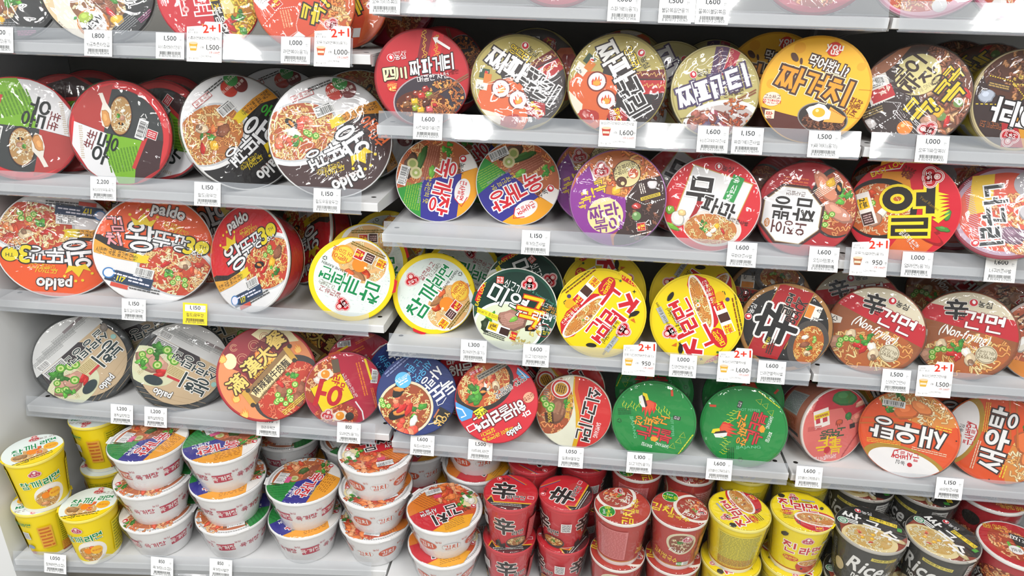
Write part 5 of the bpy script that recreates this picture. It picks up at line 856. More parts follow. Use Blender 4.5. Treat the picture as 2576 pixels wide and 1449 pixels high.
# design: lid painter, radius, depth, foot radius, rim colour, side painter, film, kind words
SPEC = {
 'udon': (d_udon, .106, .055, .078, '#c92a30', s_plain('#3a3638', '#b8242a', False), 1),
 'wang_udon': (lambda: d_wang('#1e1c1e', '#1e1c1e', '#c0743c', '우동', '#3fb83a', 0, ORN, 'lkyumc', 2, '#e89a28'), .118, .072, .094, '#e4e4e4', s_plain('#26242a', '#e8e6e4'), 1),
 'wang_jjam': (lambda: d_wang('#3c1c1c', '#241416', '#b8582c', '짬뽕', '#e8682a', 0, ORN, 'wslbgs', 3, '#e89a28'), .121, .072, .097, '#e4e4e4', s_plain('#3a1e1e', '#e8e6e4'), 1),
 'wang_kimchi': (lambda: d_wang('#ef5a1e', '#26201e', '#c8462a', '김치', '#f0a0a8', 1, ('#f0c080', '#e8a060', '#f6d8a8'), 'klugck', 1, '#e8a83a'), .121, .074, .099, '#f0f0f0', s_plain('#ee5a22', '#2a2422', False), 1),
 'wang_red': (lambda: d_wang('#d81f2c', '#26201e', '#c8402a', '  ', '#f0a0a8', 1, ('#f0b060', '#e88a40', '#f6d090'), 'ycglbm', 4, '#e8a83a'), .118, .074, .094, '#f0f0f0', s_plain('#cc1f2c', '#2a2422', False), 1),
 'cham': (d_cham, .091, .085, .068, '#f2d51c', s_plain('#f0d61e', '#d8c41a'), 0),
 'yuk': (d_yuk, .089, .084, .066, '#efefef', s_plain('#3a3690', '#e8a02a'), 0),
 'purple': (d_purple, .094, .085, .07, '#b070b8', s_plain('#7a2a86', '#d8c83a'), 1),
 'mupa': (d_mupa, .092, .085, .068, '#f0d8d8', s_plain('#c41f2a', '#efe6e0'), 1),
 'ojing': (d_ojing, .09, .085, .067, '#a01c26', s_plain('#9a1c24', '#4a2420'), 1),
 'yeol': (d_yeol, .096, .085, .075, '#d84a4a', s_plain('#c41f2e', '#e8c82a'), 0),
 'neog': (d_neog, .089, .085, .066, '#a02a44', s_plain('#d8a41c', '#2a2426'), 1),
 'miyeok': (d_miyeok, .09, .085, .067, '#e6e6e0', s_plain('#1c4034', '#d8dcd0'), 0),
 'jin': (d_jin, .095, .086, .07, '#f0dc3a', s_plain('#e8cf1c', '#c8242e'), 0),
 'black': (d_black, .091, .085, .068, '#a87a44', s_plain('#7a1c1e', '#1e1c1b'), 1),
 'geon': (d_geon, .091, .085, .069, '#8a4a2c', s_plain('#a8a294', '#8a8676'), 1),
 'seol': (d_seol, .107, .07, .086, '#2c3032', s_plain('#3a3c3c', '#6a6c6c', False), 1),
 'manhan': (d_manhan, .109, .09, .082, '#9a2228', s_plain('#7c1e2a', '#c89a3c'), 0),
 'oh': (d_oh, .088, .08, .066, '#c0506a', s_plain('#a81e34', '#e8c81c'), 1),
 'dokdo': (d_dokdo, .091, .085, .068, '#23366f', s_plain('#22346e', '#4a9ad8'), 0),
 'haemul': (d_haemul, .094, .085, .07, '#b02030', s_plain('#b81f2c', '#e8d83a'), 0),
 'soe': (d_soe, .086, .082, .064, '#dcdccc', s_plain('#8f8880', '#d42a2a'), 1),
 'fire': (d_fire, .092, .09, .07, '#2a9a50', s_plain('#1c6a34', '#124a24'), 1),
 'pinkfire': (d_pinkfire, .088, .11, .066, '#efe2dc', s_pink, 1),
 'saeu': (d_saeu, .097, .086, .075, '#e8703a', s_plain('#b8a098', '#c8b0a8', False), 1),
 'sach': (d_sach, .09, .085, .068, '#8a1a22', s_plain('#5a2420', '#2a1c1a'), 0),
 'angry': (d_angry, .091, .085, .068, '#a89a58', s_plain('#8a8048', '#5a1a1c'), 1),
 'jjapa': (d_jjapa, .083, .082, .063, '#d8cc9a', s_plain('#a89a58', '#7a2430'), 1),
 'jjagye': (d_jjagye, .095, .085, .073, '#d8a43a', s_plain('#b87a1e', '#4a2a1c'), 0),
 'jjajang': (d_jjajang, .09, .085, .067, '#6a4a40', s_plain('#6a4a20', '#3a2a26'), 1),
 'jjara': (d_jjara, .088, .1, .066, '#c8b890', s_plain('#d8c41a', '#b89a14'), 1),
 'gong': (d_gong, .1, .08, .078, '#26282a', s_plain('#1e2022', '#3a3c3e', False), 1),
 'hong': (d_hong, .09, .085, .068, '#c02030', s_plain('#b01c28', '#e8c01e'), 1),
 'rabok': (d_rabok, .091, .085, .068, '#d85a2a', s_plain('#c84a20', '#e8c83a'), 1),
 'pinkbowl': (d_pinkbowl, .095, .085, .07, '#e8b0c2', s_plain('#e0a0b6', '#c8607e', False), 1),
 'redbowl': (d_redbowl, .095, .085, .07, '#a0243a', s_plain('#b02a44', '#e0a0b0', False), 1),
 'ramyun': (d_ramyun, .089, .085, .068, '#dccfc8', s_plain('#c89080', '#e8d8cc', False), 1),
 'yuks': (d_yuks, .086, .098, .06, '#f4f4f4', s_foam('육개장', '#c02a4a', 0), 1),
 'kims': (d_kims, .086, .0955, .06, '#f4f4f4', s_foam('김치', '#d8542c', 1), 1),
 'shin': (d_shin, .061, .12, .045, '#cc3a44', s_shin, 1),
 'krice': (d_krice, .061, .125, .046, '#e6dfd8', s_krice, 1),
 'jinc': (d_jinc, .065, .13, .048, '#f0e27a', s_jinc, 1),
 'ssal': (d_ssal, .07, .125, .052, '#b8b4ac', s_ssal, 1),
 'ses': (d_ses, .061, .141, .046, '#f2e06a', s_ses, 0),
 'yo': (d_yo, .072, .125, .052, '#ece8e4', s_yo, 1),
}
TABS = {'cham': (('#cf222c', 'EASY LOCK', -112), ), 'yeol': ((None, '', 115),), 'jin': ((None, '', 62),), 'miyeok': ((None, '', 165),), 'ses': (('#f0d318', '', 205),), 'yuks': (('#f4f4f4', '', 190),), 'kims': (('#f4f4f4', '', 150),), 'jinc': (('#f4da10', '', -35),), 'ssal': (('#cfcac0', '', -30),), 'oh': ((None, '', 100),)}
MESH = {}
def film_mesh(R, h, rb, seed):
    """thin shrink film drawn tight over lid and side, puckered round the edge"""
    rnd = np.random.RandomState(seed); n = 72; a = np.linspace(0, 2*np.pi, n, endpoint=False); f = sum(rnd.uniform(.3, 1)*np.sin(a*k+rnd.uniform(0, 6)) for k in (5, 9, 14, 23))/2
    vs = [(0, 0, h+.0065)]; prof = [(.3, h+.0063, .0002), (.62, h+.006, .0004), (.86, h+.0058, .0009), (.97, h+.0052, .0016), (1.025, h+.001, .0012), (1.02, h-.012, .0014)]
    for q, z, w in prof:
        for i in range(n): vs.append((R*q*math.cos(a[i])+w*.4*f[i]*math.cos(a[i]), R*q*math.sin(a[i])+w*.4*f[i]*math.sin(a[i]), z+w*f[i]))
    for i in range(n): r = rb+.004+.0012*f[i]; vs.append((r*math.cos(a[i]), r*math.sin(a[i]), .004))
    fs = [(0, 1+i, 1+(i+1) % n) for i in range(n)]
    for k in range(len(prof)):
        b = 1+k*n; fs += [(b+i, b+n+i, b+n+(i+1) % n, b+(i+1) % n) for i in range(n)]
    return mesh('shrink_wrap', vs, fs, FILM, True)
def build(d):
    if d in MESH: return MESH[d]
    fn, R, h, rb, rim, sd, film = SPEC[d]
    p = fn(); T = p.disc(R*.985, h+.0012)
    ex = []
    for col, txt, ang in TABS.get(d, ()):                              # pull tab sticking out at the rim
        t = rad(ang); q = [(R*.96*math.cos(t+w), R*.96*math.sin(t+w)) for w in (-.2, .2)]; e = [(R*k*math.cos(t+w), R*k*math.sin(t+w)) for w, k in ((-.13, 1.06), (.13, 1.06))]
        c = lin(col) if col else tuple(T[0, 0, 3:]); z = h+.0011
        A, B, C, D_ = [(*v, z, *c) for v in (q[0], e[0], e[1], q[1])]; ex += [(A, B, C), (A, C, D_)]
    lid = lathe_tris([(0, h+.0004, '#ddd'), (R*.985, h+.0004, '#ddd'), (R*.985, h+.001, rim)])
    parts = [T, lid]; tab = soup('pull_tab', np.array(ex), INK) if ex else None
    rt = R*.955; z1 = h-.007
    side_T = sd(z1-.002, (rt+rb)/2).wrap(rb, rt, .002, z1)
    body = lathe_tris([(0, .003, '#e8e8e6'), (rb*.93, .003, '#e8e8e6'), (rb*.93, 0, '#e8e8e6'), (rb, 0, '#e8e8e6'), (rb, .002, '#e8e8e6'), (rt, z1, '#e0e0de')])
    rimT = lathe_tris([(rt, z1, rim), (R*1.0, z1+.001, rim), (R*1.008, z1+.0035, rim), (R*1.004, h, rim), (R*.99, h+.0006, rim), (R*.975, h+.0004, rim)])
    MESH[d] = (soup('body', np.concatenate((body, side_T)), INK), soup('rim', rimT, INK), soup('lid', np.concatenate(parts), INK), film_mesh(R, h, rb, hash(d) % 97 if False else sum(map(ord, d))) if film else None, tab)
    return MESH[d]
def basis(n, rot, up=None):
    n = Vector(n).normalized(); r = Vector((0, 0, 1)).cross(n) if abs(n.z) < .97 else Vector((0, 1, 0)).cross(n)
    r.normalize(); u = n.cross(r); c, s = math.cos(rad(rot)), math.sin(rad(rot))
    return Matrix((r*c+u*s, u*c-r*s, n)).transposed()
def put(d, lid_c, n, rot, label, name, cat, group):
    """stand a bowl or cup so that its lid centre is at lid_c and its lid faces n"""
    b, r, l, f, tab = build(d); o = empty(name, label, cat, group); m = basis(n, rot).to_4x4(); m.translation = Vector(lid_c)-Vector(n).normalized()*SPEC[d][2]; o.matrix_world = m
    for nm, me in (('body', b), ('rim', r), ('lid', l), ('shrink_wrap', f)):
        if me:
            q = link(nm, me, o)
            if nm == 'lid' and tab: link('pull_tab', tab, q)
    return o

# ------------------------------------------------------------------ the shelving
RT = rad(17)                                                            # rail leans back
BAYS = {'L': (-.893, -.004, ((.246, 1), (-.037, 2), (-.309, 3), (-.587, 4))), 'M': (.002, .897, ((.336, 1), (.118, 2), (-.100, 3), (-.352, 4), (-.604, 5))), 'R': (.903, 1.80, ((.336, 1), (.118, 2), (-.100, 3), (-.352, 4), (-.604, 5)))}
WHERE = {'L': 'by the end post', 'M': 'in the middle bay', 'R': 'in the far bay'}
NTH = {1: 'topmost', 2: 'second', 3: 'third', 4: 'fourth', 5: 'fifth'}
DEPTH = .40
tag(link('wall_back', boxes('wall_back', [(-1.0, 1.9, DEPTH+.003, DEPTH+.03, -1.1, .95)]+[(-.9, 1.8, DEPTH+.0015, DEPTH+.0035, z, z+.296) for z in (-1.1, -.8, -.5, -.2, .1, .4)], BACK)), kind='structure')
tag(link('floor', boxes('floor', [(-4, 5, -5, .5, -1.14, -1.10)], FLOORM)), kind='structure')
def uprights():
    b = []; s = []
    for x, y0 in ((-.9, -.152), ):
        b.append((x-.07, x, y0, DEPTH, -1.1, .9))
        for k in range(60): z = -1.06+k*.032; s += [(x-.052, x-.047, y0-.0012, y0+.002, z, z+.02)]
    p = link('wall_left', boxes('wall_left', b, POST)); tag(p, kind='structure'); link('slot', boxes('slot', s, DARK), p); p.children[0]['kind'] = 'stuff'
    for x in (0, .9):
        o = link('upright_post', boxes('upright_post', [(x-.012, x+.012, DEPTH-.03, DEPTH+.003, -1.1, .9)], POST)); tag(o, f'narrow white slotted post at the back between {"the end bay and the middle bay" if x == 0 else "the middle bay and the far bay"}', 'post')
        link('slot', boxes('slot', [(x-.004, x+.004, DEPTH-.0312, DEPTH-.029, -1.06+k*.032, -1.04+k*.032) for k in range(60)], DARK), o)['kind'] = 'stuff'
uprights()
RAILS = {}
def rail_mesh(x0, x1, tilt=RT, hh=.046):
    """bent clear strip: back leg behind, front face leaning back, small rounded lower hem"""
    c, s = math.cos(tilt), math.sin(tilt); pr = [(0.0035, -.001), (.0, -.0035), (-.003, -.001), (-.0025, .002)]
    pr += [(-.0025*c+k*hh*s/4, k*hh*c/4+.002) for k in range(1, 5)]; th = .0011
    vs = []; n = len(pr)
    for x in (x0, x1):
        for y, z in pr: vs.append((x, y, z))
        for y, z in pr: vs.append((x, y+th, z+.0003))
    fs = []; m = 2*n
    for i in range(n-1): fs += [(i, i+1, m+i+1, m+i), (n+i, m+n+i, m+n+i+1, n+i+1)]
    fs += [(n-1, 2*n-1, m+2*n-1, m+n-1), (0, m, m+n, n)]
    return mesh('price_rail', vs, fs, RAIL)
def shelf(bay, x0, x1, zb, k, y_front=0, depth=DEPTH, skew=0, label=None):
    zt = zb+.018; o = empty('store_shelf', label or f'white steel shelf with clear price rail, {NTH[k]} from the top {WHERE[bay]}', 'shelf', 'steel shelves of the rack'); o.location = (0, 0, 0)
    def P(x, y, z): return (x, y+skew*(x-x0)/(x1-x0), z)
    yl = y_front+.001; vs = [P(x, y, z) for x in (x0, x1) for y, z in ((depth, zt), (yl+.002, zt), (yl, zt-.002), (yl, zb+.001), (yl+.002, zb), (yl+.014, zb), (yl+.014, zb+.004), (yl+.016, zt-.0045), (depth, zt-.0045))]; n = 9
    for i in range(2): vs[i*n] = (vs[i*n][0], depth, zt); vs[i*n+8] = (vs[i*n+8][0], depth, zt-.0045)
    fs = [(i, (i+1) % n, n+(i+1) % n, n+i) for i in range(n)]+[tuple(range(n)), tuple(range(2*n-1, n-1, -1))]
    link('board', mesh('board', vs, fs, STEEL), o)
    # end brackets
    for x in (x0+.0005, x1-.0025):
        q = [(y_front+.016, zt-.005), (y_front+.016, zb-.004), (depth*.5, zb-.018), (depth, zb-.05), (depth, zt-.005)]
        vs = [(xx, y, z) for xx in (x, x+.002) for y, z in q]; fs = [(0, 1, 2, 3, 4), (9, 8, 7, 6, 5)]+[(i, i+5, (i+1) % 5+5, (i+1) % 5) for i in range(5)]
        link('bracket', mesh('bracket', vs, fs, STEEL), o)
    # punched holes near the front corners
    for x in (x0+.02, x1-.02):
        q = ngon(x, y_front+.045+skew*(x-x0)/(x1-x0), .0055, .0045, 14); me = mesh('hole', [(a, b, zt+.0003) for a, b in q], [tuple(range(14))], DARK); link('hole', me, o)
    rx0, rx1 = (x0+.006, x1-.03 if bay == 'L' else x1-.006); r = link('price_rail', rail_mesh(0, rx1-rx0), o); r.location = P(rx0, y_front-.012, zb-.0005)
    if skew: r.rotation_euler.z = math.atan2(skew, x1-x0)
    return o
for bay, (x0, x1, lv) in BAYS.items():
    for zb, k in lv: shelf(bay, x0, x1, zb, k)
shelf('L', -.893, -.004, -.923, 5, -.152, skew=.075, label='white deep bottom deck with clear price rail beside the white end post')
shelf('M', .002, .897, -.923, 5, -.16, label='white deep bottom deck under the kimchi bowls and red cups')
shelf('R', .903, 1.80, -.923, 5, -.16, label='white deep bottom deck under the black rice noodle cups')
for i, (x0, x1) in enumerate(((-.893, -.004), (.002, .897), (.903, 1.8))):
    tag(link(f'trim_{i+1}', boxes('kick_plate', [(x0, x1, -.02, .0, -1.1, -.93)], mat('kick_plate', '#8d8980', .5, vary=.3))), kind='structure')

# ------------------------------------------------------------------ price tags
def tag_mesh(price, name, code, kind):
    p = Print(0, 0, 1, 1, False, sum(map(ord, name+code)))
    if kind in ('promo', 'half'):
        w, h = .068, .073; full = kind == 'promo'
        p.P([(-w/2, -h/2), (w/2, -h/2), (w/2, h*.16), (-w/2, h*.16)] if not full else [(-w/2, -h/2), (w/2, -h/2), (w/2, h*.44), (w*.47, h/2), (w*.02, h/2), (-w*.03, h*.4), (-w/2, h*.36)], '#f4f4f4'); p.z += 2
        if full: p.T_('2+1', w*.2, h*.335, .0145, '#d8341c', 4, b=.05, w=w*.52); p.T_('2020', -w*.37, h*.29, .0034, '#777', 0, b=0); p.T_('8.1 ~ 8.31', -w*.32, h*.225, .0034, '#777', 0, b=0); p.R(0, h*.17, w, .0003, '#c8c8c8')
        p.T_(name, -w*.02, h*.09, .0052, '#444', 0, b=.01, w=min(w*.9, .0048*len(name))); p.T_(price, w*.22, -h*.13, .0088, '#333', 0, b=.02); p.T_('1개', -w*.06, -h*.14, .0044, '#444', 0, b=.01); p.T_('원', w*.455, -h*.14, .0042, '#444', 0, b=.01); p.T_('3개 '+code, w*.3, -h*.26, .0046, '#c8574a', 0, b=.01, w=.021)
        x, y = -w*.31, -h*.13; c = ('#c8603a', '#b8443a', '#d8a83a', '#a86a4a')[len(name) % 4]; p.P([(x-.0085, y+.007), (x+.0085, y+.007), (x+.0058, y-.007), (x-.0058, y-.007)], c); p.D(x, y+.007, .0086, '#e8c8a8', .0024); p.R(x, y-.001, .012, .004, '#f0d8c0'); p.T_('(교차선택가능)', w*.05, -h*.36, .0034, '#888', 0, b=0); p.T_('행사 용기면', -w*.3, -h*.42, .0034, '#999', 0, b=0)
    else:
        w, h = .0555, .0475
        p.R(0, 0, w, h, '#f0d93a' if kind == 'yellow' else '#f4f5f5'); p.z += 2
        if kind == 'yellow': p.R(.0005, h*.26, w*.84, h*.3, '#f4f4f4')
        if price: p.T_(price, -.001, h*.29, .0082, '#2a2e34', 0, b=.03, w=.0058*len(price)-.002)
        p.T_('원', w*.38, h*.22, .0046, '#6a6e74', 0, b=0); n = len(name); p.T_(name, 0, -h*.05, .0072 if n < 10 else .0062, '#363a40', 0, b=.012, w=min(w*.84, .0066*n))
        t = -w*.36; rnd = p.rnd
        while t < w*.36:
            q = rnd.choice((.0004, .0006, .0009)); p.R(t+q/2, -h*.275, q, h*.12, '#30343a', 0, 0); t += q+rnd.choice((.0004, .0005, .0008))
        p.z += 1; p.T_(code, 0, -h*.385, .0045, '#5a5e64', 0, b=0, w=w*.78)
    T = np.concatenate(p.T).copy(); T[:, :, 2] = .0004+T[:, :, 2]*2e-5
    card = T[np.isclose(T[:, :, 2].min(1), .0004)].copy(); card = card[:, ::-1]; card[:, :, 2] = 0
    return soup('price_tag', np.concatenate((T, card)), PAPER)
def place_tag(bay, x, zb, price, name, code, kind, label, y_front=0, dz=0, yaw=0):
    o = link('promo_tag' if kind in ('promo', 'half') else 'price_tag', tag_mesh(price, name, code, kind)); tag(o, label, 'price tag', 'price tags on the shelf rails')
    up = .031 if kind == 'promo' else .036 if kind == 'half' else .0215
    s, c = math.sin(RT), math.cos(RT); o.location = (x, y_front-.0165+(up+dz)*s, zb+.001+(up+dz)*c); o.rotation_euler = (math.pi/2-RT, 0, yaw)

# ------------------------------------------------------------------ bowls lying on the shelves: design, lid centre, lid normal, turn of the print, label
GROUP = {'udon': 'red-rimmed udon trays', 'wang_udon': 'black king-size bowls', 'wang_jjam': 'brown king-size bowls', 'wang_kimchi': 'orange king-size bowls', 'wang_red': 'red king-size bowls', 'cham': 'yellow-rimmed sesame bowls', 'yuk': 'blue, green and orange bowls', 'purple': 'purple bowls', 'mupa': 'red brush-letter bowls', 'ojing': 'octagon-label bowls', 'yeol': 'flame-letter bowls', 'neog': 'film-wrapped brush-letter bowls', 'miyeok': 'dark green seaweed bowls', 'jin': 'bright yellow bowls', 'black': 'black and red gold-rimmed bowls', 'geon': 'brown and cream bowls', 'seol': 'black-rimmed beef soup bowls', 'manhan': 'gold-lettered red bowls', 'oh': 'crimson yellow-square bowls', 'dokdo': 'navy bowls', 'haemul': 'red seafood bowls', 'soe': 'red beef bowls', 'fire': 'green bowls', 'pinkfire': 'salmon pink bowls', 'saeu': 'orange shrimp bowls', 'sach': 'red dish-picture bowls', 'angry': 'gold and black bowls', 'jjapa': 'pale gold bowls', 'jjagye': 'fried egg bowls', 'jjajang': 'brown cream-disc bowls', 'jjara': 'yellow-sided bowls', 'gong': 'black round-badge bowls', 'hong': 'red cheese bowls', 'rabok': 'orange stir-fry bowls', 'pinkbowl': 'pale pink bowls', 'redbowl': 'crimson bowls', 'ramyun': 'salmon noodle bowls', 'yuks': 'white foam bowls with blue lids', 'kims': 'white foam kimchi bowls', 'shin': 'red tall cups', 'krice': 'brick red cups', 'jinc': 'yellow tall cups with red letters', 'ssal': 'black rice noodle cups', 'ses': 'yellow sesame cups', 'yo': 'red spicy cups'}
def grp(d): return GROUP[d]
